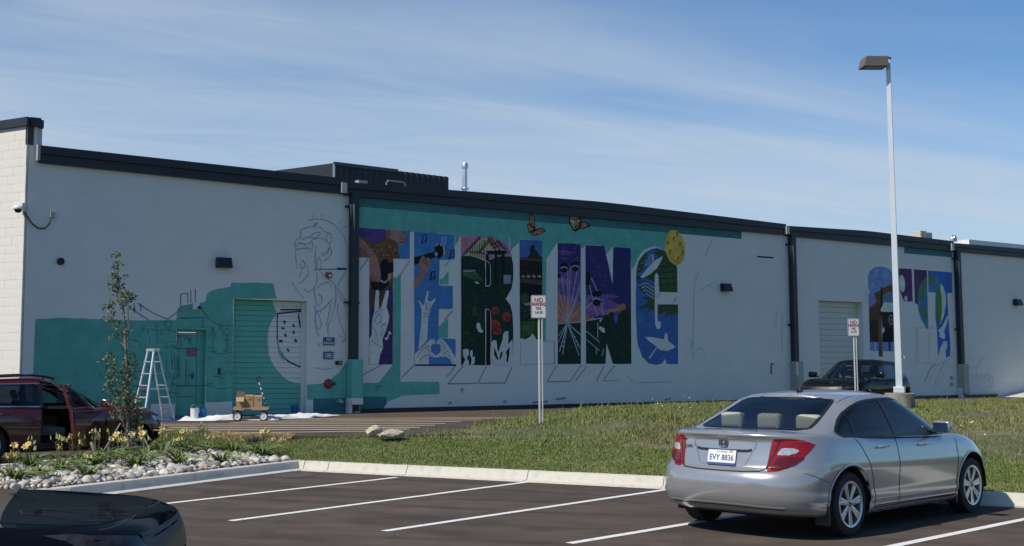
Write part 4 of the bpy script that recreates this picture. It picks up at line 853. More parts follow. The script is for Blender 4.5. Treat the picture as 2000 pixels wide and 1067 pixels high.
# ---- letter L
p = Paint(.005); p.poly(k([(475, 107), (643, 115), (643, 850), (600, 852), (588, 825), (570, 806), (555, 830), (520, 850), (478, 842)]), 'green', lay=0)
p.poly(k([(475, 107), (643, 115), (643, 250), (475, 245)]), 'blue2', lay=1)
p.poly(k([(530, 240), (555, 215), (548, 180), (560, 150), (585, 148), (592, 185), (610, 200), (620, 225), (643, 240), (643, 330), (475, 330), (475, 240)]), 'dgreen', lay=2)
p.poly(k([(478, 240), (643, 250), (643, 430), (478, 400)]), 'dbrown', lay=3)
for a in range(9): p.line(k([(482 + a * 19, 252), (482 + a * 19, 405 + a * 2)]), .05, 'black', lay=4)
p.line(k([(478, 250), (643, 262)]), .08, 'brown2', lay=4.3); p.line(k([(478, 320), (643, 335)]), .05, 'black', lay=4.3)
for a in range(4): p.poly(k([(488 + a * 40, 372), (512 + a * 40, 375), (512 + a * 40, 392), (488 + a * 40, 388)]), 'tan' if a % 2 else 'grey', lay=4.5)
p.poly(k([(478, 395), (643, 412), (643, 450), (478, 425)]), 'brown2', lay=5); p.poly(k([(478, 425), (643, 450), (643, 560), (560, 600), (478, 610)]), 'black', lay=5)
p.poly(k([(485, 520), (520, 500), (545, 530), (540, 580), (490, 590)]), 'green', lay=6); p.poly(k([(500, 585), (560, 570), (580, 590), (520, 600)]), 'grey', lay=6.4); p.poly(k([(478, 600), (643, 590), (643, 700), (478, 720)]), 'dgreen', lay=5.4); p.ell(*k([(540, 770)])[0], 12, 12, 'green2', lay=5.2)
p.dabs(k([(478, 720), (640, 700), (640, 840), (560, 800), (480, 835)]), ['green', 'green2', 'dgreen', 'lgreen'], 90, 5.3, seed=10, ang=20).dabs(k([(480, 595), (640, 592), (640, 700), (480, 715)]), ['dgreen', 'green', 'steel'], 60, 5.5, seed=11, ang=10).dabs(k([(532, 245), (560, 155), (590, 160), (640, 245), (640, 325), (480, 325)]), ['dgreen', 'green', 'black'], 70, 2.3, (.8, 2.0), seed=12, ang=80).dabs(k([(478, 110), (640, 118), (640, 200), (478, 220)]), ['blue2', 'blue', 'sky'], 40, 1.1, seed=13, ang=10)
p.build('painted_letter', w2, 'letter L with blue sky, bridge and pond')
# ---- letters I and N
k = lambda q: K(1080, 460, .2435, q)
def night(p, poly_pts, bands):
    p.poly(k(poly_pts), 'indigo', lay=0)
    for i, (q, c) in enumerate(bands): p.poly(k(q), c, lay=1 + i * .3)
p = Paint(.005); night(p, [(38, 60), (222, 70), (222, 1032), (38, 1032)], [([(38, 300), (222, 240), (222, 560), (38, 560)], 'violet'), ([(38, 345), (80, 338), (150, 365), (140, 390), (70, 385), (38, 380)], 'mauve'), ([(38, 470), (120, 490), (222, 545), (222, 700), (38, 705)], 'orange2'), ([(38, 560), (110, 540), (140, 600), (222, 610), (222, 700), (38, 705)], 'orange'), ([(90, 500), (140, 480), (200, 520), (170, 560), (110, 540)], 'mauve'), ([(38, 705), (222, 695), (222, 1032), (38, 1032)], 'dgreen'), ([(50, 125), (100, 115), (155, 140), (130, 155), (70, 148)], 'violet')])
HUBX, HUBY = 115, 703
for x_, y_ in ((38, 640), (38, 560), (40, 430), (70, 330), (118, 280), (140, 250), (195, 280), (222, 370), (222, 420), (222, 575)): p.line(k([(HUBX, HUBY), (x_, y_)]), .020, 'wet', lay=4)
for x_, y_ in ((38, 710), (222, 695), (38, 810), (40, 860), (222, 800), (75, 960), (50, 935), (215, 905), (208, 965)): p.line(k([(HUBX, HUBY), (x_, y_)]), .028, 'wet', lay=4.2)
for q in ([(62, 885), (90, 895)], [(72, 850), (95, 858)], [(165, 820), (180, 810)], [(178, 855), (195, 845)], [(190, 885), (208, 875)]): p.line(k(q), .03, 'wet', lay=4.3)
for x_, y_ in ((88, 260), (178, 250)):
    p.ell(*k([(x_, y_ - 20)])[0], 8, 5, 'black', lay=5); p.ell(*k([(x_, y_ + 16)])[0], 6.5, 5.5, 'black', lay=5); p.curve(k([(x_ - 28, y_ + 5), (x_, y_ - 8), (x_ + 28, y_ + 5)]), .03, 'wet', lay=5.5)
p.ell(*k([(48, 325)])[0], 3, 4.5, 'black', lay=5)
p.dabs(k([(40, 65), (220, 74), (220, 540), (40, 470)]), ['indigo', 'purple', 'violet', 'mauve'], 110, 3.0, (1.6, 4.5), seed=14, ang=14).dabs(k([(40, 480), (220, 560), (220, 690), (40, 698)]), ['orange', 'orange2', 'pink', 'mauve'], 80, 3.1, seed=15, ang=30).dabs(k([(40, 720), (220, 710), (220, 1028), (40, 1028)]), ['dgreen', 'green', 'black'], 70, 3.1, seed=16, ang=70)
p.build('painted_letter', w2, 'letter I with ferris wheel hub against an orange dusk sky')
p = Paint(.005); N_out = [(260, 78), (410, 83), (478, 390), (484, 95), (622, 103), (628, 1030), (480, 1030), (428, 860), (420, 1030), (266, 1030)]
night(p, N_out, [([(262, 480), (330, 470), (420, 500), (520, 550), (560, 560), (560, 620), (264, 660)], 'violet'), ([(380, 475), (460, 470), (540, 490), (470, 505), (400, 500)], 'violet'), ([(262, 520), (340, 560), (440, 600), (530, 570), (500, 610), (400, 640), (264, 600)], 'mauve'), ([(430, 610), (500, 590), (555, 545), (585, 560), (575, 600), (500, 610), (440, 640)], 'orange'), ([(262, 620), (300, 660), (330, 650), (350, 690), (264, 685)], 'orange2'), ([(485, 650), (520, 620), (520, 690), (500, 710)], 'violet'), ([(264, 685), (360, 672), (390, 655), (440, 640), (455, 612), (485, 620), (482, 690), (505, 712), (530, 650), (545, 600), (585, 600), (624, 575), (628, 1030), (480, 1030), (428, 860), (420, 1030), (266, 1030)], 'dgreen')])
p.poly(k([(484, 95), (622, 103), (625, 540), (585, 540), (540, 480), (485, 460), (478, 390)]), 'navy', lay=.5)
for a, b in (((264, 525), (310, 480)), ((264, 585), (345, 510)), ((290, 400), (330, 560)), ((305, 340), (370, 480)), ((330, 560), (355, 650)), ((380, 530), (405, 640)), ((266, 768), (374, 858)), ((266, 835), (372, 925)), ((266, 685), (395, 662)), ((345, 910), (345, 960)), ((405, 905), (392, 968)), ((358, 700), (358, 820))): p.line(k([a, b]), .026, 'wet', lay=5)
p.ell(*k([(348, 468)])[0], 9.5, 5.5, 'black', lay=6); p.ell(*k([(350, 535)])[0], 8, 8, 'black', lay=6); p.poly(k([(262, 290), (298, 300), (292, 395), (262, 400)]), 'black', lay=6); p.curve(k([(318, 520), (345, 505), (382, 520)]), .035, 'wet', lay=6.5)
p.poly(k([(362, 745), (375, 728), (412, 745), (415, 785), (385, 770)]), 'white', lay=6); p.poly(k([(372, 680), (400, 662), (385, 685), (375, 700)]), 'white', lay=6)
p.dabs(k([(264, 85), (408, 90), (470, 390), (540, 480), (620, 540), (560, 560), (330, 465), (264, 480)]), ['indigo', 'navy', 'purple', 'violet'], 130, .7, (1.6, 4.5), seed=17, ang=14).dabs(k([(264, 500), (420, 510), (550, 560), (440, 635), (266, 660)]), ['violet', 'mauve', 'pink', 'orange2'], 80, 3.0, seed=18, ang=15).dabs(k([(270, 700), (440, 660), (540, 620), (622, 590), (625, 1020), (485, 1020), (430, 850), (270, 1020)]), ['dgreen', 'green', 'black'], 120, 3.4, seed=19, ang=70)
p.build('painted_letter', w2, 'letter N with dusk sky, gondolas and dark trees')
# ---- letter G and ball
k = lambda q: K(1220, 440, .2622, q)
p = Paint(.005); G_out = [(88, 330), (105, 265), (150, 205), (200, 178), (240, 168), (290, 185), (330, 225), (375, 270), (390, 320), (392, 500), (258, 497), (254, 380), (236, 352), (225, 370), (222, 470), (226, 735), (240, 775), (262, 772), (270, 740), (268, 718), (245, 715), (245, 590), (397, 590), (397, 1035), (315, 1035), (300, 995), (280, 1030), (230, 1042), (180, 1030), (130, 980), (100, 900), (90, 820), (82, 600), (85, 400)]
p.poly(k(G_out), 'blue2', lay=0)
p.poly(k([(230, 180), (290, 190), (330, 228), (375, 272), (390, 320), (392, 500), (258, 497), (254, 380), (236, 352), (225, 370), (222, 420), (170, 400), (150, 380), (230, 330), (270, 260), (225, 205)]), 'green', lay=1)
p.poly(k([(90, 330), (110, 262), (150, 210), (200, 225), (150, 280), (140, 330), (110, 360), (130, 400), (88, 420)]), 'green', lay=1)
p.poly(k([(100, 420), (160, 410), (222, 470), (224, 640), (205, 640), (200, 620), (150, 678), (170, 640), (185, 612), (90, 625), (160, 585), (175, 560), (120, 540), (165, 530), (110, 480)]), 'green', lay=1); p.poly(k([(247, 592), (396, 592), (396, 650), (330, 685), (345, 655), (290, 690), (320, 640), (255, 670), (247, 660)]), 'green', lay=1)
for i in range(9): p.curve(k([(100 + i * 8, 440 + i * 10), (160, 420 + i * 13), (218, 460 + i * 12)]), .03, 'wet' if i % 2 else 'blue2', lay=2)
for i in range(7): p.curve(k([(250, 300 + i * 24), (310, 310 + i * 22), (385, 290 + i * 24)]), .025, 'green2' if i % 2 else 'dgreen', lay=2)
for i in range(7): p.line(k([(150 + i * 5, 300 - i * 12), (190 + i * 4, 290 - i * 12)]), .06, 'sky', lay=1.6)
p.poly(k([(112, 388), (150, 345), (215, 270), (282, 228), (276, 255), (240, 320), (190, 365), (130, 396)]), 'white', lay=4); p.poly(k([(205, 222), (212, 218), (216, 262), (206, 275)]), 'white', lay=4)
p.poly(k([(148, 832), (210, 835), (290, 852), (296, 820), (305, 798), (315, 810), (322, 860), (380, 908), (320, 938), (265, 930), (240, 912), (205, 965), (188, 992), (174, 990), (196, 965), (238, 905), (180, 865)]), 'white', lay=4); p.line(k([(330, 812), (352, 782)]), .04, 'grey', lay=4.2)
p.dabs(k([(84, 600), (220, 660), (224, 740), (240, 780), (395, 700), (395, 1030), (320, 1030), (230, 1038), (130, 975), (92, 820)]), ['blue2', 'blue', 'steel', 'cblue'], 120, .4, (1.6, 4.2), seed=20, ang=10).dabs(k([(255, 250), (370, 275), (388, 330), (388, 495), (260, 492), (256, 380)]), ['green', 'green2', 'dgreen', 'lgreen'], 90, 1.6, seed=21, ang=12).dabs(k([(92, 330), (150, 215), (190, 230), (130, 330), (125, 400), (90, 415)]), ['green', 'green2', 'steel', 'sky'], 45, 1.6, seed=22, ang=20)
p.build('painted_letter', w2, 'letter G painted as lake and shore with white kayak shapes')
p = Paint(.012); c = k([(374, 166)])[0]; p.ell(c[0], c[1], 19.5, 34.8, 'yellow', rot=-8, n=32, lay=0, jit=.002); p.ell(c[0] + 3, c[1] + 7, 14, 25, 'yellow2', rot=-8, lay=.6); p.ell(c[0] - 1, c[1] + 2, 12, 22, 'yellow', rot=-8, lay=.9)
for x_, y_ in ((367, 103), (412, 146), (338, 200), (432, 210), (392, 68), (320, 135), (398, 250)): a = k([(x_, y_)])[0]; p.ell(a[0], a[1], 2.6, 4.4, 'brown', lay=1.5); p.ell(a[0] + .7, a[1] + .8, 1.8, 3.0, 'yellow2', lay=2)
p.build('painted_ball', w2, 'yellow ball with holes above the letter G')
# ---- butterflies
k = lambda q: K(980, 380, .225, q); p = Paint(.008)
for wing, c in (([(240, 165), (262, 175), (285, 220), (290, 300), (265, 285), (235, 230)], 'black'), ([(215, 262), (235, 250), (265, 270), (290, 302), (262, 330), (238, 338), (225, 300)], 'black'), ([(290, 302), (345, 288), (385, 318), (350, 338), (300, 356), (250, 356), (265, 330)], 'black')): p.poly(k(wing), c, lay=0, jit=0); cx_ = sum(a for a, b in wing) / len(wing); cy_ = sum(b for a, b in wing) / len(wing); p.poly(k([(cx_ + (a - cx_) * .78, cy_ + (b - cy_) * .78) for a, b in wing]), 'orange' if c == 'black' else c, lay=1, jit=0)
for q in ([(290, 302), (230, 265)], [(290, 302), (250, 190)], [(290, 302), (240, 325)], [(290, 302), (300, 350)], [(290, 302), (360, 325)], [(270, 300), (255, 250)]): p.line(k(q), .02, 'black', lay=2)
p.build('painted_butterfly', w2, 'orange butterfly flying above the letter L')
p = Paint(.008); wing = [(590, 148), (650, 148), (680, 180), (690, 240), (680, 300), (640, 325), (615, 310), (580, 240)]; p.poly(k(wing), 'black', lay=0, jit=0); p.poly(k([(600, 158), (645, 158), (668, 185), (678, 240), (660, 290), (636, 305), (620, 295), (592, 238)]), 'cream', lay=1, jit=0); p.poly(k([(600, 158), (645, 158), (668, 185), (676, 225), (640, 200), (600, 205)]), 'orange', lay=1.4, jit=0); p.poly(k([(655, 235), (678, 240), (660, 290), (640, 300)]), 'orange', lay=1.4, jit=0)
w_ = [(685, 238), (730, 240), (775, 275), (735, 290), (690, 305)]; p.poly(k(w_), 'black', lay=0, jit=0); p.poly(k([(692, 246), (725, 248), (745, 272), (725, 282), (694, 295)]), 'orange', lay=1, jit=0)
for q in ([(640, 300), (600, 240)], [(640, 300), (625, 200)], [(640, 300), (650, 200)], [(640, 300), (675, 230)], [(595, 215), (675, 215)], [(600, 190), (640, 230), (680, 190)], [(700, 205), (725, 200)]): p.line(k(q), .022, 'black', lay=2)
p.build('painted_butterfly', w2, 'larger pale and orange butterfly under the roof edge')
# ---- unfinished word on the third bay
k = lambda q: K(1680, 500, .2436, q); p = Paint(.005)
p.poly(k([(60, 170), (75, 125), (110, 95), (155, 84), (205, 92), (245, 115), (262, 150), (268, 765), (78, 760), (70, 400)]), 'sky', lay=0)
for q in ([(110, 110), (150, 100), (140, 160), (100, 180)], [(190, 110), (235, 140), (215, 190), (180, 170)], [(80, 200), (120, 230), (90, 270)]): p.poly(k(q), 'sky2', lay=.5)
p.poly(k([(60, 235), (78, 300), (60, 310)]), 'white', lay=1); p.poly(k([(70, 430), (150, 372), (170, 400), (165, 690), (78, 690)]), 'brown2', lay=1); p.line(k([(72, 425), (150, 378)]), .12, 'brown', lay=1.5); p.poly(k([(75, 520), (165, 510), (165, 690), (78, 690)]), 'dbrown', lay=1.3)
p.poly(k([(112, 300), (235, 232), (268, 245), (268, 380), (130, 375), (120, 330)]), 'brown', lay=2); p.poly(k([(165, 330), (225, 285), (268, 290), (268, 375), (170, 372)]), 'steel', lay=2.5); p.poly(k([(162, 250), (178, 250), (178, 470), (160, 470)]), 'dbrown', lay=3)
p.poly(k([(162, 430), (190, 372), (268, 376), (268, 450), (165, 448)]), 'white', lay=3.4); p.poly(k([(165, 445), (268, 445), (268, 585), (180, 570)]), 'dbrown', lay=3.2); p.poly(k([(180, 570), (268, 580), (268, 690), (175, 690)]), 'black', lay=3.2)
p.ell(*k([(247, 512)])[0], 5, 10, 'grey', lay=4); p.ell(*k([(249, 512)])[0], 3.6, 7.4, 'black', lay=4.4); p.ell(*k([(250, 512)])[0], 1.6, 3.4, 'grey', lay=4.8); p.poly(k([(142, 510), (160, 500), (180, 808), (148, 806)]), 'brown', lay=4); p.poly(k([(172, 590), (190, 570), (196, 600), (180, 620), (170, 612)]), 'white', lay=5); p.poly(k([(225, 690), (242, 690), (242, 760), (228, 758)]), 'navy', lay=4)
p.line(k([(118, 694), (120, 758)]), .05, 'white', lay=4)
p.dabs(k([(72, 440), (150, 385), (165, 680), (80, 685)]), ['brown2', 'dbrown', 'brown'], 60, 1.6, seed=25, ang=85).dabs(k([(65, 170), (110, 98), (240, 115), (262, 230), (120, 290)]), ['sky', 'sky2', 'wet'], 45, .7, seed=26, ang=30)
p.build('painted_letter', w3, 'letter painted with wooden house, lantern and cloudy sky')
p = Paint(.005); p.poly(k([(305, 100), (412, 106), (420, 366), (372, 366), (350, 362), (320, 290), (310, 230)]), 'plum', lay=0); p.ell(*k([(335, 222)])[0], 5.8, 17, 'white', rot=-4, lay=1); p.ell(*k([(366, 342)])[0], 2.8, 5.5, 'white', lay=1); p.build('painted_letter', w3, 'plum painted stroke with white blob beside the lamp post')
p = Paint(.005); p.poly(k([(430, 108), (534, 116), (540, 360), (490, 380), (460, 390), (438, 378)]), 'plum', lay=0); p.build('painted_letter', w3, 'second plum stroke left of the globe')
p = Paint(.005); p.poly(k([(542, 118), (735, 132), (738, 298), (698, 298), (706, 480), (722, 700), (722, 800), (690, 818), (685, 760), (665, 690), (640, 745), (625, 805), (615, 600), (602, 480), (604, 294), (548, 290)]), 'cblue', lay=0)
p.poly(k([(470, 260), (500, 200), (535, 170), (545, 590), (530, 580), (490, 510), (465, 430), (460, 340)]), 'blue', lay=3); p.poly(k([(470, 270), (500, 205), (530, 180), (532, 230), (510, 330), (480, 370), (464, 340)]), 'lgreen', lay=3.5); p.poly(k([(500, 450), (535, 430), (540, 540), (520, 510)]), 'lgreen', lay=3.5); p.poly(k([(475, 400), (495, 380), (500, 430), (480, 450)]), 'lgreen', lay=3.5)
p.poly(k([(545, 165), (580, 152), (625, 165), (660, 220), (685, 300), (690, 360), (670, 480), (640, 560), (625, 550), (608, 440), (604, 294), (548, 290)]), 'blue', lay=3); p.poly(k([(550, 165), (590, 160), (600, 200), (570, 235), (552, 220)]), 'lgreen', lay=3.5); p.poly(k([(620, 230), (650, 240), (655, 330), (660, 400), (640, 540), (625, 550), (608, 440), (608, 300)]), 'lgreen', lay=3.6)
p.poly(k([(640, 225), (665, 245), (685, 320), (688, 380), (670, 480), (640, 550), (655, 440), (652, 330), (640, 270)]), 'white', lay=4); p.poly(k([(620, 602), (660, 560), (700, 475), (708, 485), (690, 555), (672, 600), (680, 650), (672, 670), (635, 650), (635, 610)]), 'white', lay=4); p.poly(k([(660, 690), (690, 680), (697, 720), (690, 752), (664, 745)]), 'white', lay=4)
p.dabs(k([(545, 122), (733, 136), (735, 295), (700, 295), (604, 290), (548, 160)]), ['cblue', 'blue', 'blue2'], 50, .5, seed=23, ang=15).dabs(k([(470, 260), (535, 175), (543, 585), (490, 505), (465, 430)]), ['lgreen', 'blue', 'green2'], 40, 3.8, seed=24, ang=70)
p.build('painted_letter', w3, 'blue letter T with green and blue globe')
# ---- pencil and brush sketches
LN = 'line'
p = Paint(.0055)
for q in ([(1365, 530), (1356, 560), (1354, 640), (1354, 700)], [(1390, 470), (1378, 500)], [(1394, 552), (1366, 568)], [(1342, 660), (1352, 668), (1346, 690)], [(1356, 690), (1370, 680), (1378, 700)], [(1528, 610), (1527, 660), (1528, 690)], [(1520, 600), (1512, 640)]): p.curve(q, .03, 'wet', lay=0)
p.line([(1479, 501.5), (1511, 503.5)], .06, 'navy', lay=.5); p.line([(1511, 711), (1506, 711), (1506, 731)], .06, 'navy', lay=.5)
for a, b in (((745, 713), (703, 735)), ((808, 714), (784, 738)), ((890, 714), (872, 737)), ((905, 714), (875, 750)), ((950, 716), (932, 750)), ((1000, 717), (985, 750)), ((1088, 714), (1068, 746)), ((1135, 714), (1112, 746)), ((1146, 715), (1124, 744)), ((1180, 715), (1165, 744)), ((1200, 715), (1177, 744))): p.line([a, b], .03, LN, lay=.5)
for a, b in (((874, 750), (932, 749)), ((935, 749), (985, 748)), ((1068, 746), (1112, 745)), ((1178, 744), (1210, 743)), ((1225, 735), (1240, 748)), ((1245, 748), (1310, 746)), ((1059, 667), (1082, 667)), ((1082, 667), (1083, 712)), ((1017, 668), (1016, 712)), ((1016, 712), (1082, 711))): p.line([a, b], .03, 'wet' if a[0] > 1170 or a[0] < 1062 and a[1] < 715 else LN, lay=.5)
for q in ([(703, 527), (719, 505)], [(780, 540), (800, 510)], [(870, 520), (885, 497)], [(868, 625), (884, 607)], [(1284, 583), (1288, 572)], [(1316, 590), (1322, 580)]): p.line(q, .03, LN, lay=.5)
for q in ([(1040, 787), (1070, 784)], [(1085, 780), (1105, 778)], [(983, 786), (990, 783)], [(1298, 781), (1310, 779)], [(875, 789), (882, 786)]): p.line(q, .06, LN, lay=.5)
p.build('pencil_sketch', w2, 'faint pencil outlines of letter sides and scuffs along the foot of the wall')
p = Paint(.0055)
k = lambda q: K(560, 410, .328, q)
for q in ([(130, 60), (190, 55), (250, 70), (310, 115), (345, 175), (360, 240), (362, 320), (360, 350), (300, 450)], [(45, 215), (60, 175), (80, 165), (85, 125), (120, 105), (165, 95), (185, 80), (165, 85), (165, 105), (200, 105), (225, 130), (260, 145), (268, 175), (255, 200), (240, 190), (235, 155), (250, 140)], [(50, 220), (90, 200), (130, 230), (155, 225), (150, 195), (115, 205), (70, 195)], [(85, 180), (125, 165), (175, 165), (200, 135), (160, 140), (140, 160)], [(145, 185), (175, 170), (215, 175), (245, 195), (255, 225), (235, 265), (205, 270)], [(175, 210), (168, 300), (175, 345), (200, 360)], [(205, 265), (235, 250), (250, 230), (268, 240), (255, 280), (220, 305)], [(190, 280), (178, 310), (185, 345), (200, 355), (205, 315), (190, 280)], [(195, 365), (225, 395), (280, 440), (330, 505), (362, 580)], [(50, 225), (55, 300), (60, 350)], [(55, 235), (110, 230), (148, 250)], [(30, 430), (60, 480), (100, 525)], [(75, 320), (90, 360), (75, 400)], [(120, 330), (130, 380), (100, 420), (75, 440)], [(175, 355), (180, 420), (165, 470), (175, 560)], [(180, 470), (205, 445), (250, 435), (265, 470)], [(185, 500), (210, 520), (200, 560), (165, 575), (190, 605), (240, 570), (275, 525)], [(285, 445), (292, 520), (278, 600), (245, 700), (250, 745)], [(295, 470), (330, 540), (350, 590), (362, 640)], [(260, 560), (250, 620), (235, 690)], [(300, 600), (320, 680), (350, 760), (330, 790)], [(205, 610), (180, 600), (172, 650), (180, 700), (195, 712), (205, 680), (195, 640), (182, 608)], [(175, 600), (165, 650), (185, 740), (195, 745)], [(185, 800), (205, 795)], [(180, 815), (200, 805)], [(170, 940), (230, 950), (280, 940)], [(250, 840), (290, 860)], [(90, 300), (110, 330), (95, 350)], [(100, 470), (130, 490), (160, 470)], [(305, 560), (300, 610)], [(315, 750), (355, 775)]): p.curve(k(q), .02, 'line', lay=0); p.curve(k([(x_ + random.uniform(-4, 4), y_ + random.uniform(-4, 4)) for x_, y_ in q]), .012, 'wet', lay=.1)
p.line(k([(160, 355), (360, 353)]), .035, 'line', lay=.4); p.line(k([(300, 352), (355, 352)]), .06, 'navy', lay=.5)
for q in ([(155, 25), (152, 55)], [(205, 25), (208, 50)], [(310, 80), (335, 60)], [(335, 110), (355, 95)]): p.line(k(q), .02, 'wet', lay=.3)
p.build('pencil_sketch', w1, 'blue pencil drawing of a draped figure with large halo')
p = Paint(.0075); k = lambda q: K(320, 560, .2532, q); L2 = 'dteal'
for q in ([(130, 60), (130, 215)], [(185, 50), (185, 130)], [(130, 60), (185, 50)], [(208, 25), (208, 125)], [(242, 20), (242, 120)], [(100, 250), (300, 238)], [(120, 240), (320, 240)], [(285, 150), (320, 220), (410, 290), (520, 300)], [(300, 250), (305, 310), (290, 310), (292, 260)], [(430, 280), (440, 330), (450, 290)], [(465, 330), (500, 330), (500, 370), (460, 365), (465, 330)], [(480, 370), (480, 490)], [(492, 370), (494, 490), (465, 495)], [(460, 415), (500, 415)], [(380, 370), (380, 480), (365, 480)], [(10, 270), (55, 270), (50, 315), (15, 315), (10, 270)], [(0, 330), (110, 355)], [(80, 400), (90, 380), (150, 380), (155, 410)], [(20, 420), (25, 470)], [(40, 425), (95, 425), (95, 460), (40, 455)], [(110, 400), (110, 450)], [(130, 385), (130, 470)], [(0, 470), (280, 485)], [(20, 520), (20, 650)], [(60, 510), (62, 640)], [(82, 510), (85, 650)], [(100, 540), (100, 640)], [(120, 530), (120, 700)], [(195, 560), (190, 760)], [(15, 660), (15, 700), (40, 700), (40, 660), (15, 660)], [(70, 670), (95, 670), (98, 710), (70, 705), (66, 750), (95, 752)], [(100, 760), (230, 765), (330, 762), (380, 770), (430, 790), (520, 775)], [(380, 690), (440, 700), (470, 715)], [(440, 660), (460, 680), (480, 655)], [(490, 655), (520, 655), (515, 690)], [(20, 815), (130, 825)], [(40, 855), (240, 845)], [(370, 510), (450, 520), (525, 505)], [(530, 290), (525, 380)], [(-60, 280), (-50, 420)], [(-100, 330), (-40, 340)], [(-90, 500), (-30, 510)], [(-80, 560), (-80, 640)], [(-130, 620), (-60, 640)], [(-40, 520), (-40, 640)]): p.curve(k(q), .019, L2, lay=0)
rs = random.Random(5)
for _ in range(95):
    x_, y_ = rs.uniform(-330, 500), rs.uniform(300, 780)
    if 85 < x_ < 330: continue
    l_ = rs.uniform(8, 60); q = [(x_, y_), (x_ + rs.uniform(-3, 3), y_ + l_)] if rs.random() < .55 else [(x_, y_), (x_ + l_, y_ + rs.uniform(-5, 5))]
    if rs.random() < .25: q.append((q[-1][0] + rs.uniform(-12, 25), q[-1][1] + rs.uniform(-8, 8)))
    p.line(k(q), rs.uniform(.010, .024), L2, lay=.2)
p.curve([(268, 592), (300, 612), (328, 624)], .03, LN, lay=.5); p.line([(328, 624), (345, 610), (372, 600)], .03, LN, lay=.5); p.line([(262, 592), (262, 612)], .03, LN, lay=.5); p.line([(275, 593), (275, 608)], .03, LN, lay=.5); p.curve([(262, 607), (285, 622), (292, 626)], .03, LN, lay=.5); p.line([(352, 575), (353, 620)], .02, LN, lay=.5)
p.build('pencil_sketch', w1, 'dark line drawing of an old street on the teal paint')
p = Paint(-.175, )   # lines on the steel door leaf
p.off0 = -.172
for q in ([(120, 385), (190, 380), (190, 410)], [(205, 370), (215, 440)], [(235, 370), (225, 430), (245, 450)], [(205, 410), (240, 405)], [(110, 480), (300, 470)], [(110, 520), (110, 640)], [(130, 560), (135, 700)], [(195, 560), (190, 760)], [(280, 590), (300, 620), (290, 650)], [(290, 360), (290, 500)], [(110, 770), (320, 765)]): p.curve(k(q), .025, L2, lay=0)
p.build('pencil_sketch', w1, 'dark line drawing crossing the steel door')
# sketch strokes on the roll-up door (set back)
p = Paint(-.215); 
for q in ([(549, 612), (549, 660), (552, 680)], [(549, 612), (612, 606)], [(555, 604.5), (598, 604.5)], [(590, 612), (594, 640)], [(552, 680), (566, 702), (585, 713), (598, 717)]): p.curve(q, .035, 'navy', lay=0)
for x_, y_, a in ((563, 629, 70), (560, 641, 20), (565, 655, 60), (581, 636, 85), (581, 649, 80), (556, 666, 10), (585, 665, 65), (570, 684, 45)): p.line([(x_ - 3.2 * math.cos(R(a)), y_ + 3.2 * math.sin(R(a)) * (-1)), (x_ + 3.2 * math.cos(R(a)), y_ + 3.2 * math.sin(R(a)))], .055, 'navy', lay=.4)
p.poly([(549, 655), (553, 680), (566, 703), (560, 704), (552, 692), (549, 675)], 'teal', lay=.2)
p.build('pencil_sketch', w1, 'short dark dashes and curve on the white part of the roll-up door')
p = Paint(.0055); k = lambda q: K(1640, 420, .375, q)
for q in ([(590, 735), (545, 770), (520, 830), (500, 900)], [(560, 760), (480, 790), (460, 830), (440, 870)], [(540, 780), (510, 830), (490, 900)], [(520, 770), (480, 830), (470, 860)], [(500, 780), (470, 810), (450, 870)], [(560, 770), (530, 850), (520, 880)], [(440, 870), (470, 800), (500, 770)], [(760, 735), (735, 760), (720, 785), (690, 795), (660, 790)], [(660, 850), (690, 830), (685, 865), (665, 870)], [(700, 860), (715, 820), (720, 860), (740, 830), (745, 860)], [(750, 865), (755, 835), (780, 830), (775, 860)], [(780, 870), (785, 840), (800, 860), (790, 900)], [(700, 880), (720, 890)], [(880, 880), (892, 883)], [(398, 590), (395, 770)], [(405, 590), (408, 770)], [(385, 585), (510, 590)], [(465, 610), (465, 770)], [(400, 770), (500, 775)], [(160, 720), (170, 750), (190, 760)]): p.curve(k(q), .024, 'wet', lay=0)
p.build('pencil_sketch', w3, 'loose scribbled marks and letter outline around the far downspout')
# ================================================================== VEHICLES  (local: x forward, y left, z up, origin on the ground between the axles)
def tab(t): xs_, ys_ = [a for a, b in t], [b for a, b in t]; return lambda v: np.interp(v, xs_, ys_)
def smooth_tab(t):
    xs_ = np.array([a for a, b in t], float); ys_ = np.array([b for a, b in t], float); h = np.diff(xs_); d = np.diff(ys_) / h; m = np.zeros(len(xs_)); m[0], m[-1] = d[0], d[-1]
    for i in range(1, len(xs_) - 1): m[i] = 0 if d[i - 1] * d[i] <= 0 else 2 * d[i - 1] * d[i] / (d[i - 1] + d[i])
    def f(v):
        v = np.clip(np.asarray(v, float), xs_[0], xs_[-1]); i = np.clip(np.searchsorted(xs_, v) - 1, 0, len(h) - 1); t = (v - xs_[i]) / h[i]
        return (2 * t**3 - 3 * t**2 + 1) * ys_[i] + (t**3 - 2 * t**2 + t) * h[i] * m[i] + (-2 * t**3 + 3 * t**2) * ys_[i + 1] + (t**3 - t**2) * h[i] * m[i + 1]
    return f
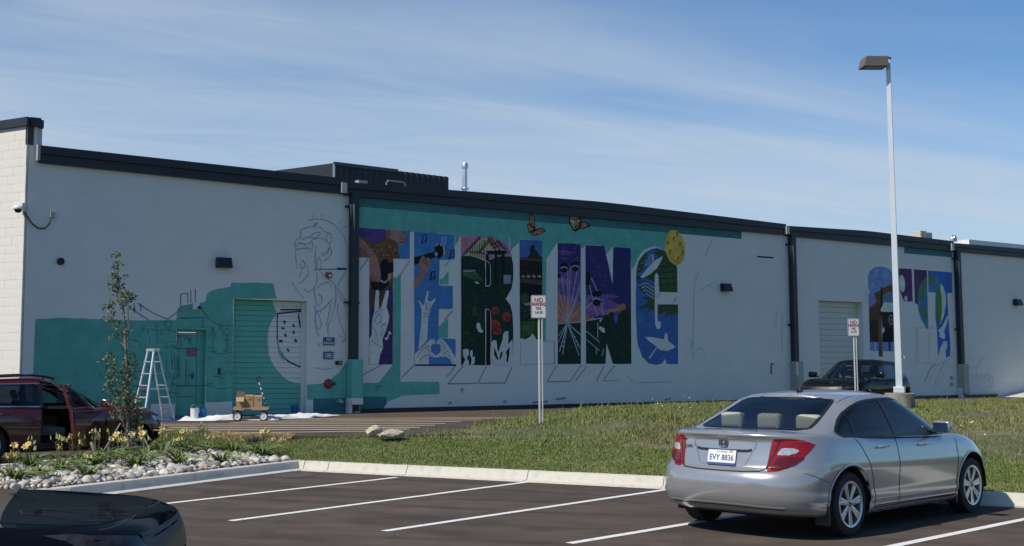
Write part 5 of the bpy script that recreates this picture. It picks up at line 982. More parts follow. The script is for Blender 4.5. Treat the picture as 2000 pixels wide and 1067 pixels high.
class Patch:
    def __init__(s, pos): s.p = pos; s.cls = np.zeros((pos.shape[0] - 1, pos.shape[1] - 1), int); s.keep = None; s.n0 = s.normals()
    def centers(s, f=None):
        q = s.p if f is None else f
        return (q[:-1, :-1] + q[1:, :-1] + q[:-1, 1:] + q[1:, 1:]) / 4
    def normals(s):
        du = np.gradient(s.p, axis=1); dv = np.gradient(s.p, axis=0); n = np.cross(dv, du); l = np.linalg.norm(n, axis=2, keepdims=True)
        n = n / np.maximum(l, 1e-9); bad = l[..., 0] < 1e-9
        if bad.any(): n[bad] = (0, 0, 1)
        return n
    def trim(s, poly, coord, cid, region=None, snap=True, only=None):
        A = coord(s.p); C = s.centers(A); ins = in_poly(C[..., 0], C[..., 1], poly)
        if region is not None: ins &= region(s.centers())
        if only is not None: ins &= np.isin(s.cls, only)
        s.cls[ins] = cid
        if not snap: return
        cnt = np.zeros(s.p.shape[:2], int); tot = np.zeros(s.p.shape[:2], int)
        for a in (0, 1):
            for b in (0, 1):
                cnt[a:a + ins.shape[0], b:b + ins.shape[1]] += ins; tot[a:a + ins.shape[0], b:b + ins.shape[1]] += 1
        bd = (cnt > 0) & (cnt < tot)
        pa = np.array(poly, float); pb = np.roll(pa, -1, 0); dd = pb - pa; L2_ = (dd * dd).sum(1) + 1e-12
        dpi, dpj = np.gradient(s.p, axis=0), np.gradient(s.p, axis=1); dAi, dAj = np.gradient(A, axis=0), np.gradient(A, axis=1); new = s.p.copy()
        for i, j in zip(*np.nonzero(bd)):
            q = A[i, j]; t = np.clip(((q - pa) * dd).sum(1) / L2_, 0, 1); c = pa + dd * t[:, None]; k = np.argmin(((c - q) ** 2).sum(1)); d = c[k] - q
            M = np.array([[dAi[i, j, 0], dAj[i, j, 0]], [dAi[i, j, 1], dAj[i, j, 1]]])
            if abs(np.linalg.det(M)) < 1e-9: continue
            w = np.clip(np.linalg.solve(M, d), -.9, .9); new[i, j] = s.p[i, j] + dpi[i, j] * w[0] + dpj[i, j] * w[1]
        s.p = new
def ring_patch(P, which):
    """half ring loft: rear centre -> side -> front centre"""
    S = P[which]; ni = len(S['s']); nr, nsd, nf = S.get('nr', 34), S.get('nside', 120), S.get('nf', 26); nj = nr + nsd + nf; pos = np.zeros((ni, nj, 3))
    for i, sv in enumerate(S['s']):
        xr, xf, w = float(S['xr'](sv)), float(S['xf'](sv)), float(S['w'](sv)); dr, df = float(S['dr'](sv)), float(S['df'](sv)); er, ef = 2 / S['er'], 2 / S['ef']
        a = np.linspace(0, np.pi / 2, nr, endpoint=False); a = np.pi / 2 * (a / (np.pi / 2)) ** 1.0
        # spread samples evenly along the curve
        def quarter(e, depth, n):
            t = np.linspace(0, np.pi / 2, 400); yy = w * np.sin(t) ** e; xx = depth * (1 - np.cos(t) ** e); l = np.concatenate([[0], np.cumsum(np.hypot(np.diff(xx), np.diff(yy)))]); q = np.linspace(0, l[-1], n); return np.interp(q, l, xx), np.interp(q, l, yy)
        x1, y1 = quarter(er, dr, nr + 1); x3, y3 = quarter(ef, df, nf)
        X = np.concatenate([xr + x1[:-1], np.linspace(xr + dr, xf - df, nsd + 1)[:-1], (xf - x3)[::-1]]); Y = np.concatenate([y1[:-1], np.full(nsd, w), y3[::-1]])
        X = np.concatenate([X[:nr + nsd], (xf - x3)[::-1]])
        Y = Y * S['taper'](X)
        z0, z1 = S['zb'](X), S['zt'](X); Z = z0 + sv * (z1 - z0)
        if 'ztilt' in S: Z = Z + S['ztilt'](X, Y, sv)
        if 'yadd' in S: Y = Y + S['yadd'](X, Z, sv) * (Y > .02)
        if 'xadd' in S: X = X + S['xadd'](X, Y, Z, sv)
        pos[i, :, 0], pos[i, :, 1], pos[i, :, 2] = X, Y, Z
    return Patch(pos)
def cap_patch(top, crown, m=14, bow=None):
    nj = top.shape[0]; pos = np.zeros((m + 1, nj, 3)); t = np.linspace(0, 1, m + 1)[:, None]; x, y, z = top[None, :, 0], top[None, :, 1], top[None, :, 2]
    pos[..., 0] = x; pos[..., 1] = y * (1 - t); pos[..., 2] = z + crown(top[:, 0])[None] * (1 - (1 - t) ** 2.4)
    return Patch(pos)
class Car:
    def __init__(s, name, label, group=None, cat='car'):
        s.root = empty(name); tag(s.root, label, cat, group); s.patches = []; s.bvh = None
    def mesh(s, name, sel, m, parent=None, sides=(1, -1), offset=0.0, thick=0.0):
        """sel: list of (patch, class ids)"""
        V, F, NN = [], [], []
        for P, ids in sel:
            ok = np.isin(P.cls, ids)
            if P.keep is not None: ok &= P.keep
            if not ok.any(): continue
            nr = P.n0; idx = -np.ones(P.p.shape[:2], int)
            for sd in sides:
                idx[:] = -1
                for i, j in zip(*np.nonzero(ok)):
                    q = [(i, j), (i, j + 1), (i + 1, j + 1), (i + 1, j)]
                    pts = [P.p[a] for a in q]
                    if np.linalg.norm(np.cross(pts[2] - pts[0], pts[3] - pts[1])) < 1e-8: continue
                    f = []
                    for a in q:
                        if idx[a] < 0:
                            idx[a] = len(V); v = P.p[a] + nr[a] * offset; n = nr[a]; V.append((v[0], v[1] * sd, v[2])); NN.append((n[0], n[1] * sd, n[2]))
                        f.append(int(idx[a]))
                    F.append(f[::-1] if sd > 0 else f)
        if not F: return None
        o = mesh_obj(name, V, F, m, parent or s.root, smooth=True)
        o.data.normals_split_custom_set_from_vertices(NN)
        return o
    def finish_bvh(s, exclude=()):
        V, F = [], []
        for P in s.patches:
            for sd in (1, -1):
                b = len(V); h, w = P.p.shape[:2]; q = P.p.reshape(-1, 3).copy(); q[:, 1] *= sd; V += [tuple(v) for v in q]
                for i in range(h - 1):
                    for j in range(w - 1): F.append((b + i * w + j, b + i * w + j + 1, b + (i + 1) * w + j + 1, b + (i + 1) * w + j))
        s.bvh = BVHTree.FromPolygons(V, F)
    def hit(s, view, a, b, sd=-1):
        """surface point seen from 'side' (a=x,b=z), 'rear' (a=y,b=z), 'front', 'top' (a=x,b=y)"""
        o, d = {'side': (Vector((a, 3 * sd, b)), Vector((0, -sd, 0))), 'rear': (Vector((-5, a, b)), Vector((1, 0, 0))), 'front': (Vector((5, a, b)), Vector((-1, 0, 0))), 'top': (Vector((a, b, 4)), Vector((0, 0, -1)))}[view]
        l, n, _, _ = s.bvh.ray_cast(o, d)
        if l is None: return None, None
        if n.dot(d) > 0: n = -n
        return l, n
    def ribbon(s, name, view, pts, w, m, parent=None, sd=-1, off=.0025, step=.03, closed=False, depth=0.0):
        P = list(pts) + ([pts[0]] if closed else []); out = []
        for (a, b), (c, d) in zip(P[:-1], P[1:]):
            n = max(1, int(math.hypot(c - a, d - b) / step)); out += [(a + (c - a) * k / n, b + (d - b) * k / n) for k in range(n)]
        out.append(P[-1]); H = [s.hit(view, a, b, sd) for a, b in out]; H = [(l, n) for l, n in H if l is not None]; vs, fs = [], []
        for i, (l, n) in enumerate(H):
            t = H[min(i + 1, len(H) - 1)][0] - H[max(i - 1, 0)][0]
            if t.length < 1e-6: t = Vector((0, 0, 1))
            q = n.cross(t.normalized()).normalized() * w / 2; e = l + n * off
            vs += [e + q, e + n * depth, e - q]
            if i: a = 3 * i; fs += [(a - 3, a, a + 1, a - 2), (a - 2, a + 1, a + 2, a - 1)]
        return mesh_obj(name, vs, fs, m, parent or s.root, smooth=True)
    def panel(s, name, view, poly, m, parent=None, sd=-1, off=.004, step=.025):
        """sheet that follows the body inside an outline"""
        xs_, ys_ = [a for a, b in poly], [b for a, b in poly]; nx = max(2, int((max(xs_) - min(xs_)) / step)); ny = max(2, int((max(ys_) - min(ys_)) / step))
        ga, gb = np.meshgrid(np.linspace(min(xs_), max(xs_), nx + 1), np.linspace(min(ys_), max(ys_), ny + 1)); pos = np.stack([ga, gb], -1); pt = Patch(np.concatenate([pos, np.zeros(ga.shape + (1,))], -1)); pt.trim(poly, lambda p: p[..., :2], 1)
        idx = {}; vs, fs = [], []
        for i, j in zip(*np.nonzero(pt.cls == 1)):
            f = []
            for a in ((i, j), (i, j + 1), (i + 1, j + 1), (i + 1, j)):
                if a not in idx:
                    l, n = s.hit(view, pt.p[a][0], pt.p[a][1], sd)
                    if l is None: f = None; break
                    idx[a] = len(vs); vs.append(l + n * off)
                f.append(idx[a])
            if f: fs.append(f)
        return mesh_obj(name, vs, fs, m, parent or s.root, smooth=True)
M_TYRE = mat('tyre_rubber', (.018, .018, .019), .85, var=.15, vscale=12); M_RIM = mat('alloy', (.50, .51, .52), .28, metal=.85, var=.04); M_BRAKE = mat('brake_metal', (.09, .09, .095), .5, metal=.6)
M_BLK = mat('black_trim', (.010, .010, .011), .4, var=.05); M_GAP = mat('panel_gap', (.006, .006, .007), .8); M_UNDER = mat('underbody', (.010, .010, .010), .9); M_CHROME = mat('chrome', (.75, .76, .78), .12, metal=1.0, var=.02)
M_GLASS = glass_mat('car_glass', (.42, .47, .47)); M_GLASSD = glass_mat('tinted_glass', (.16, .18, .19)); M_INT = mat('dark_interior', (.02, .02, .021), .85); M_BEIGE = mat('seat_fabric', (.33, .34, .29), .9, var=.06, vscale=20); M_GREYSEAT = mat('grey_seat_fabric', (.20, .18, .17), .9)
def wheel(car, x, y, sd, Rt, rim, wd, nsp, m_rim=None, twin=True):
    t = empty('wheel', (x, y * sd, Rt), 0, car.root); m_rim = m_rim or M_RIM
    h = wd / 2; mb = MB(); prof = [(rim, -h * .8), (rim + .02, -h * .95), (Rt - .05, -h), (Rt - .012, -h * .86), (Rt, -h * .6), (Rt, h * .6), (Rt - .012, h * .86), (Rt - .05, h), (rim + .02, h * .95), (rim, h * .8)]
    mb.lathe(prof, n=44, axis='Y'); mb.build('tyre', M_TYRE, t, True, 40)
    o = sd * h; mb = MB()
    mb.lathe([(rim + .004, o * .96), (rim + .004, o * .9), (rim - .022, o * .88), (rim - .03, o * .35), (rim - .03, -o * .8)], n=44, axis='Y'); mb.lathe([(rim + .008, o * .93), (rim + .002, o * 1.0), (rim - .018, o * .95), (rim - .022, o * .86)], n=44, axis='Y')
    rim_o = mb.build('rim', m_rim, t, True, 40)
    mb = MB(); mb.lathe([(0, o * .88), (.05, o * .86), (.062, o * .75), (.07, o * .3)], n=20, axis='Y')
    for k in range(nsp):
        for da in ((-.105, .105) if twin else (0,)):
            a0 = 2 * math.pi * k / nsp + .2; a1 = a0 + da; a0 = a0 + da * .45
            def pt(r, a, yy): return Vector((r * math.cos(a), yy, r * math.sin(a)))
            ww = .017 if twin else .026; pa, pb = pt(.045, a0, o * .80), pt(rim - .012, a1, o * .90); dr_ = (pb - pa).normalized(); q = Vector((-dr_.z, 0, dr_.x)).normalized()
            vs = [pa - q * ww * 1.2, pa + q * ww * 1.2, pb + q * ww, pb - q * ww]; dep = Vector((0, -o * .35, 0)); rise = Vector((0, o * .06, 0))
            V = [v for v in vs] + [v + dep for v in vs] + [(pa) + rise, (pb) + rise * .4]
            mb.add(V, [(0, 8, 9, 3), (1, 2, 9, 8), (0, 1, 8), (2, 3, 9), (0, 3, 7, 4), (1, 5, 6, 2), (4, 7, 6, 5)])
    mb.build('spokes', m_rim, t)
    mb = MB(); mb.lathe([(0, o * .1), (rim * .72, o * .1), (rim * .72, -o * .05), (0, -o * .05)], n=28, axis='Y'); mb.build('brake_disc', M_BRAKE, t)
    mb = MB(); [mb.lathe([(.006, o * .89), (.006, o * .7)], (.034 * math.cos(a), 0, .034 * math.sin(a)), 8, axis='Y') for a in (0, 1.26, 2.51, 3.77, 5.03)]; mb.lathe([(0, o * .905), (.022, o * .90), (.024, o * .86)], n=14, axis='Y'); mb.build('hub_cap', M_BRAKE, t)
    return t
def arch_liner(car, x, Rw, w_in, w_out):
    mb = MB(); n = 18
    for sd in (1, -1):
        vs = []; 
        for k in range(n + 1):
            a = math.pi * (1.08 * k / n - .04); vs += [(x + Rw * math.cos(a), sd * w_in, Rw * math.sin(a) * 1.0 + car.Rt), (x + Rw * math.cos(a), sd * w_out, Rw * math.sin(a) + car.Rt)]
        mb.add(vs, [(2 * k, 2 * k + 1, 2 * k + 3, 2 * k + 2) for k in range(n)])
        mb.box((x, sd * w_in, car.Rt + .16), (Rw * 2, .02, Rw * 1.2))
        mesh_obj('wheel_arch_liner', mb.v, mb.f, M_UNDER, car.root); mb = MB()
def circle(cx, cz, r, n=64, zc=None): return [(cx + r * math.cos(2 * math.pi * k / n), cz + r * math.sin(2 * math.pi * k / n)) for k in range(n)]
def build_body(car, D, paint, glass, inter, headrest=None):
    """common assembly. D: surfaces, outlines, dims"""
    low = ring_patch(D, 'low'); gh = ring_patch(D, 'gh'); deck = cap_patch(low.p[-1], D['deck_crown'], 16); roof = cap_patch(gh.p[-1], D['roof_crown'], 14)
    car.Rt = D['Rt']; XZ = lambda p: p[..., [0, 2]]; YZ = lambda p: p[..., [1, 2]]
    side = lambda c: c[..., 1] > .45
    for ax in D['axles']: low.trim(circle(ax, D['Rt'] + .01, D['Ra']), XZ, 9, lambda c: c[..., 1] > .55)
    xm = D.get('xmid', -.2)
    gh.trim(D['rear_glass'], YZ, 2, lambda c: c[..., 0] < xm - .3); gh.trim(D['windshield'], YZ, 3, lambda c: (c[..., 0] > xm) & (c[..., 1] < D.get('ws_y', 2)))
    for k, (poly, cid) in enumerate(D['side_glass']): gh.trim(poly, XZ, cid, side)
    if 'glass_split' in D:
        gc = gh.centers()[..., 0]; g5 = gh.cls == 5; done = np.zeros(g5.shape, bool)
        for xs0, cid in D['glass_split']: m_ = g5 & (gc > xs0) & ~done; gh.cls[m_] = cid; done |= m_
        D['side_glass'] = [(None, cid) for _, cid in D['glass_split']]
    for poly, cid, coord, reg in D.get('low_trims', []): low.trim(poly, coord, cid, reg)
    # the deck is open under the cabin
    dc = deck.centers(); deck.cls[(dc[..., 0] > D['cab'][0]) & (dc[..., 0] < D['cab'][1]) & (dc[..., 1] < D['cab'][2])] = 8
    car.patches = [low, gh, deck, roof]; car.P = dict(low=low, gh=gh, deck=deck, roof=roof); car.finish_bvh()
    for nm, poly, cid in D.get('doors', []):          # doors take the body-coloured faces inside their outline
        for pt in (low, gh): pt.trim(poly, XZ, cid, side, snap=False, only=[0])
    # hatch/boot and bonnet as parts
    for nm, pt, fn, cid in D.get('lids', []): c = pt.centers(); pt.cls[fn(c) & (pt.cls == 0)] = cid
    car.body = car.mesh('body', [(low, [0]), (gh, [0]), (deck, [0]), (roof, [0])], paint)
    inner = car.mesh('interior_trim', [(gh, [0] + [c for _, _, c in D.get('doors', [])]), (roof, [0])], inter, offset=-.022)
    car.mesh('rear_window', [(gh, [2])], D.get('rear_mat', glass)); car.mesh('windshield', [(gh, [3])], glass)
    for _, cid in D['side_glass']:
        for sd in (1, -1):
            if (cid, sd) in D.get('skip', ()): continue
            car.mesh('side_window', [(gh, [cid])], D.get('side_mats', {}).get(cid, glass), sides=(sd,))
    car.doors = {}
    for nm, poly, cid in D.get('doors', []):
        for sd in (1, -1):
            if (cid, sd) in D.get('skip', ()): continue
            car.doors[(cid, sd)] = car.mesh('door', [(low, [cid]), (gh, [cid])], paint, sides=(sd,))
    for nm, pt, fn, cid in D.get('lids', []): car.mesh(nm, [(pt, [cid]) ] + ([(deck, [cid])] if pt is not deck else []), paint)
    # floor, sills, bulkheads
    W2 = D['W2']; L0, L1 = D['floor']; mb = MB(); mb.box(((L0 + L1) / 2, 0, .27), (L1 - L0, 2 * W2 - .5, .12)); ax = D['axles']
    mb.box(((ax[0] + ax[1]) / 2, 0, .29), (ax[1] - ax[0] - 2 * D['Ra'] - .06, 2 * W2 - .16, .16)); mb.build('underbody', M_UNDER, car.root)
    for a in ax: arch_liner(car, a, D['Ra'] + .005, W2 - .30, W2 - .03)
    for a in ax:
        for sd in (1, -1): wheel(car, a, D['track'] / 2, sd, D['Rt'], D['rim'], D['tw'], D['spokes'], twin=D.get('twin', True))
    for sd in (1, -1):
        for a in ax:
            arc = [(a + (D['Ra'] + .012) * math.cos(t), D['Rt'] + .01 + (D['Ra'] + .012) * math.sin(t)) for t in np.linspace(-.08, math.pi + .08, 40)]
            car.ribbon('arch_lip', 'side', arc, .026, D.get('lip_mat', paint), sd=sd, off=.004, depth=.008)
    return low, gh, deck, roof
def seat(car, x, y, m, w=.5, z=.45, back=.62, tilt=.35, hr=True, name='seat'):
    t = empty(name, (x, y, z), 0, car.root); mb = MB(); mb.bbox((.05, 0, 0), (.5, w, .16), .05); rot = Matrix.Rotation(-tilt, 3, 'Y'); mb.bbox(rot @ Vector((-.06, 0, back / 2)) + Vector((-.18, 0, .02)), (.13, w * .96, back), .045, rot=rot); mb.build('cushion', m, t, True, 50)
    if hr: mb = MB(); mb.bbox(rot @ Vector((-.06, 0, back + .12)) + Vector((-.18, 0, .02)), (.10, .27, .19), .045, rot=rot); mb.build('headrest', m, t, True, 50)
def mirror(car, x, y, z, sd, m, s=1.0):
    t = empty('door_mirror', (x, y * sd, z), 0, car.root)
    mb = MB(); mb.bbox((0, .10 * sd * s, .03), (.11 * s, .20 * s, .14 * s), .04); mb.build('housing', m, t, True, 60); mb = MB(); mb.bbox((0, -.01 * sd, -.02), (.06, .10, .05), .015); mb.build('stalk', M_BLK, t, True)
    mb = MB(); mb.box((-.056 * s, .10 * sd * s, .03), (.006, .16 * s, .105 * s)); mb.build('glass', mat('mirror_glass', (.6, .62, .65), .05, metal=1), t)
def handle(car, x, z, sd, m, chrome=None):
    l, n = car.hit('side', x, z, sd)
    if l is None: return
    t = empty('door_handle', l, 0, car.root); mb = MB(); mb.tube([(-.09, .002 * sd, .0), (-.075, .028 * sd, .004), (.0, .036 * sd, .006), (.075, .028 * sd, .004), (.09, .002 * sd, .0)], [.012, .014, .014, .014, .012], 8); mb.build('grip', m, t, True, 60)
# ------------------------------------------------------------------ silver sedan
M_SILVER = mat('silver_paint', (.37, .375, .38), .24, metal=.5, var=.02, vscale=2, coat=.8)
def sedan():
    c = Car('silver_sedan', 'silver four-door sedan parked in the stall nearest the camera', cat='car')
    S = np.array([0, .02, .05, .09, .12, .14, .17, .22, .28, .34, .40, .46, .51, .545, .56, .575, .60, .64, .69, .74, .79, .84, .88, .91, .935, .955, .972, .986, .995, 1.0])
    D = dict(W2=.877, Rt=.322, Ra=.375, rim=.228, tw=.205, track=1.53, axles=(-1.335, 1.335), spokes=7, floor=(-2.0, 2.0), cab=(-1.55, .98, .70))
    zt = smooth_tab([(-2.4, 1.035), (-2.2, 1.04), (-1.7, 1.035), (-1.2, 1.01), (-.4, .975), (.5, .945), (1.0, .93), (1.5, .87), (1.9, .79), (2.15, .70), (2.3, .62)]); zb = smooth_tab([(-2.4, .265), (-2.0, .235), (-1.0, .19), (1.6, .18), (2.3, .19)])
    xr = smooth_tab([(0, -2.10), (.05, -2.185), (.10, -2.215), (.14, -2.235), (.17, -2.245), (.25, -2.262), (.40, -2.268), (.48, -2.25), (.54, -2.215), (.56, -2.19), (.58, -2.172), (.65, -2.158), (.80, -2.132), (.90, -2.122), (.94, -2.135), (.97, -2.15), (.985, -2.145), (1, -2.12)])
    xf = smooth_tab([(0, 2.12), (.1, 2.20), (.35, 2.255), (.6, 2.25), (.8, 2.20), (.95, 2.10), (1, 2.04)])
    w = smooth_tab([(0, .80), (.03, .835), (.08, .850), (.14, .853), (.20, .866), (.235, .868), (.28, .860), (.36, .864), (.52, .8735), (.60, .8775), (.66, .877), (.72, .868), (.82, .856), (.90, .842), (.95, .825), (.98, .806), (1, .785)])
    tp = smooth_tab([(-2.4, .94), (-1.9, .975), (-1.2, 1.0), (1.2, 1.0), (1.9, .975), (2.3, .93)])
    D['low'] = dict(s=S, xr=xr, xf=xf, w=w, dr=tab([(0, .50), (.55, .62), (1, .72)]), df=tab([(0, .7), (1, 1.0)]), er=2.75, ef=2.5, taper=tp, zb=zb, zt=zt, nr=44, nside=130, nf=30)
    rr = np.linspace(0, 1, 20)
    gx_r = smooth_tab([(0, -1.90), (.25, -1.69), (.55, -1.41), (.8, -1.17), (.93, -1.03), (1, -.92)]); gx_f = smooth_tab([(0, 1.42), (.3, 1.10), (.6, .78), (.85, .48), (1, .28)])
    gw = smooth_tab([(0, .835), (.15, .815), (.5, .752), (.8, .685), (.93, .64), (1, .59)])
    gzb = smooth_tab([(-2.4, 1.0), (-1.2, .985), (-.4, .955), (.5, .925), (1.0, .91), (1.5, .86)]); gzt = smooth_tab([(-1.5, 1.31), (-1.1, 1.35), (-.7, 1.385), (-.2, 1.398), (.1, 1.39), (.4, 1.36), (.8, 1.31)])
    D['gh'] = dict(s=rr, xr=gx_r, xf=gx_f, w=gw, dr=tab([(0, .46), (1, .32)]), df=tab([(0, .95), (1, .6)]), er=2.9, ef=2.3, taper=smooth_tab([(-2.0, .90), (-1.3, .965), (-.4, 1.0), (.3, 1.0), (1.4, .97)]), zb=gzb, zt=gzt, nr=34, nside=80, nf=30)
    D['deck_crown'] = smooth_tab([(-2.3, .012), (-1.7, .02), (0, .02), (1.0, .06), (1.6, .075), (2.1, .05), (2.3, .02)]); D['roof_crown'] = smooth_tab([(-1.1, .03), (-.3, .042), (.5, .03)])
    D['rear_glass'] = [(-1, 1.055), (.52, 1.055), (.60, 1.072), (.59, 1.11), (.505, 1.335), (.47, 1.355), (-1, 1.372)]
    D['windshield'] = [(-1, .93), (.70, .93), (.66, 1.05), (.53, 1.33), (.40, 1.375), (-1, 1.39)]
    glass_o = [(.975, .948), (.90, 1.008), (.74, 1.105), (.54, 1.205), (.32, 1.29), (.10, 1.340), (-.10, 1.354), (-.40, 1.350), (-.62, 1.340), (-.80, 1.317), (-.95, 1.280), (-1.12, 1.220), (-1.27, 1.149), (-1.38, 1.085), (-1.435, 1.047), (-1.42, 1.018), (-1.36, 1.008), (-.35, .970)]
    D['side_glass'] = [(glass_o, 5)]; D['side_mats'] = {4: M_GLASSD, 5: M_GLASSD, 6: M_GLASSD}; D['glass_split'] = [(-.36, 4), (-1.13, 5), (-9, 6)]
    wrap = lambda p: np.stack([p[..., 1] + (p[..., 0] + 2.27), p[..., 2]], -1)
    D['low_trims'] = [([(.70, .985), (.88, .990), (1.08, .978), (1.24, .935), (1.13, .855), (1.00, .775), (.87, .715), (.72, .678), (.585, .672), (.605, .72), (.655, .86)], 7, wrap, lambda c_: c_[..., 0] < -1.4)]
    df_ = [(.92, .25), (.95, .60), (.99, .90), (1.0, .945), (.80, 1.09), (.56, 1.22), (.32, 1.315), (.05, 1.365), (-.36, 1.372), (-.355, .95), (-.37, .60), (-.37, .25)]
    dr_ = [(-.37, .25), (-.37, .60), (-.355, .95), (-.36, 1.372), (-.62, 1.36), (-.85, 1.32), (-1.12, 1.24), (-1.14, 1.10), (-1.20, .99), (-1.08, .85), (-.98, .72), (-.90, .55), (-.86, .25)]
    D['doors'] = [('door', df_, 11), ('door', dr_, 12)]
    trunk = lambda c_: (c_[..., 0] < -1.80) & (c_[..., 1] < .615 - .10 * np.clip((1.0 - c_[..., 2]) / .35, 0, 1)) & (c_[..., 2] > .655)
    D['lids'] = []
    D['rear_mat'] = glass_mat('rear_glass', (.66, .70, .70)); low, gh, deck, roof = build_body(c, D, M_SILVER, M_GLASS, M_INT)
    M_TAIL = mat('tail_light_red', (.23, .003, .005), .18, var=.4, vscale=110, coat=.4, detail=1); M_CLEAR = mat('tail_light_clear', (.55, .53, .52), .15, metal=.4, var=.35, vscale=60, coat=1)
    for sd in (1, -1):
        lt = c.mesh('tail_light', [(low, [7])], M_TAIL, sides=(sd,), offset=.004)
        c.panel('clear_lens', 'rear', [(sd * .535, .835), (sd * .555, .892), (sd * .64, .90), (sd * .69, .88), (sd * .675, .85), (sd * .60, .83)], M_CLEAR, lt, off=.009, step=.02)
        c.panel('lens_dark_panel', 'rear', [(sd * .50, .69), (sd * .53, .80), (sd * .70, .815), (sd * .73, .80), (sd * .68, .74), (sd * .60, .70)], mat('tail_light_dark', (.09, .002, .004), .2, var=.5, vscale=90, coat=.4), lt, off=.0075, step=.02)  # darker red lower panel inside the lamp
        c.ribbon('lens_rim', 'rear', [(sd * .575, .965), (sd * .66, .968), (sd * .74, .955)], .012, mat('tail_light_rim', (.40, .02, .02), .2, coat=.3), lt, off=.0075)
    # panel gaps
    for sd in (1, -1):
        for q in ([(.92, .25), (.95, .60), (.99, .88), (1.0, .93)], [(-.36, .955), (-.37, .60), (-.37, .25)], [(-1.20, 1.0), (-1.10, .90), (-1.00, .75), (-.92, .58), (-.87, .40), (-.86, .25)], [(.92, .255), (-.86, .27)]): c.ribbon('door_gap', 'side', q, .011, M_GAP, sd=sd, off=.0015)
        # window surround and belt strip
        out_old = [(.99, .945), (.91, 1.015), (.75, 1.112), (.55, 1.213), (.325, 1.298), (.10, 1.348), (-.10, 1.362), (-.40, 1.357), (-.63, 1.347), (-.81, 1.324), (-.96, 1.287), (-1.12, 1.228), (-1.27, 1.157), (-1.385, 1.093), (-1.445, 1.048), (-1.43, 1.012), (-1.36, .999), (-.35, .962), (.99, .936)]
        c.ribbon('window_surround', 'side', glass_o, .030, M_BLK, sd=sd, off=.003, closed=True)
        c.ribbon('pillar_cover', 'side', [(-.355, .968), (-.37, 1.352)], .075, M_BLK, sd=sd, off=.004); c.ribbon('pillar_cover', 'side', [(-1.135, 1.012), (-1.12, 1.215)], .030, M_BLK, sd=sd, off=.004)
        c.ribbon('belt_strip', 'side', [(-1.40, .998), (-.35, .964), (.98, .936)], .014, M_BLK, sd=sd, off=.006)
        handle(c, -.68, .865, sd, M_SILVER); handle(c, .20, .85, sd, M_SILVER); mirror(c, .50, .83, 1.0, sd, M_SILVER, .95)
        c.ribbon('sill_gap', 'side', [(.90, .245), (-.88, .25)], .012, M_GAP, sd=sd, off=.001)
        if sd < 0: mb = MB(); mb.bbox((-1.335 - .385, sd * .78, .235), (.03, .14, .20), .008); mb.build('mud_flap', M_BLK, c.root)
        mb = MB(); mb.bbox((1.335 - .385, sd * .79, .22), (.03, .12, .14), .008); mb.build('mud_flap', M_BLK, c.root)
        c.ribbon('roof_seam', 'top', [(-.98, sd * .545), (-.5, sd * .575), (.1, sd * .575), (.3, sd * .55)], .009, M_GAP, off=.001)
        c.ribbon('bumper_gap', 'side', [(-1.715, .56), (-1.85, .61), (-1.98, .665)], .006, M_GAP, sd=sd, off=.0015)
    # boot lid outline, recess, plate, badge
    c.ribbon('boot_gap', 'rear', [(-.545, .985), (-.515, .87), (-.475, .74), (-.445, .69), (-.41, .672), (-.25, .662), (0, .660), (.25, .662), (.41, .672), (.445, .69), (.475, .74), (.515, .87), (.545, .985)], .013, M_GAP, off=.005)
    c.ribbon('bumper_lip', 'rear', [(-.62, .322), (-.3, .335), (0, .337), (.3, .335), (.62, .322)], .024, M_SILVER, off=.001, depth=.007)
    c.ribbon('bumper_lip_gap', 'rear', [(-.62, .303), (0, .317), (.62, .303)], .008, M_GAP, off=.002)
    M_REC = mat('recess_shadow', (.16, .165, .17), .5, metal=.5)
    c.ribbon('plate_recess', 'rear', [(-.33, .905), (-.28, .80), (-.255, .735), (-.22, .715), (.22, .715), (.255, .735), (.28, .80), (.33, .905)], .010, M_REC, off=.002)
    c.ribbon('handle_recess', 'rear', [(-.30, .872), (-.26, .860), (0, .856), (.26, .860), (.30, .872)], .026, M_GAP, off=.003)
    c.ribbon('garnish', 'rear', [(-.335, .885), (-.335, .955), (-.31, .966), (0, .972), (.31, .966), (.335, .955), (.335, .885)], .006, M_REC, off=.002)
    l, n = c.hit('rear', 0, .785); pl = empty('licence_plate', l + n * .012, 0, c.root); tilt = math.atan2(n.z, -n.x)
    pl.rotation_euler = (0, tilt, 0)
    mb = MB(); mb.bbox((0, 0, 0), (.008, .305, .155), .003); mb.build('plate', mat('plate_white', (.72, .74, .74), .45, var=.03), pl)
    mb = MB(); mb.box((-.0055, 0, -.066), (.003, .303, .022)); mb.box((-.0055, 0, .0765), (.003, .30, .004)); mb.build('plate_band', mat('plate_blue', (.03, .07, .24), .45), pl)
    lettering('plate_lettering', pl, [('EVY 8836', .082, 0, -.006, .0012, .82)], 0, mat('plate_navy', (.03, .05, .14), .5), tmap=lambda a, b: (-.006, -a, b))
    lettering('plate_heading', pl, [('Pure', .020, -.035, .056, .0, 1), ('Michigan', .022, .025, .056, 0, 1)], 0, mat('plate_navy', (.03, .05, .14), .5), tmap=lambda a, b: (-.006, -a, b))
    mb = MB(); mb.box((-.0058, -.10, .060), (.003, .035, .022)); mb.build('plate_tab', mat('tab_orange', (.6, .30, .06), .5), pl)
    l, n = c.hit('rear', 0, .927); em = empty('emblem', l + n * .006, 0, c.root); mb = MB()
    ring = [(-.040, -.036), (-.046, .0), (-.044, .030), (-.034, .040), (.034, .040), (.044, .030), (.046, 0), (.040, -.036), (.030, -.041), (-.030, -.041)]
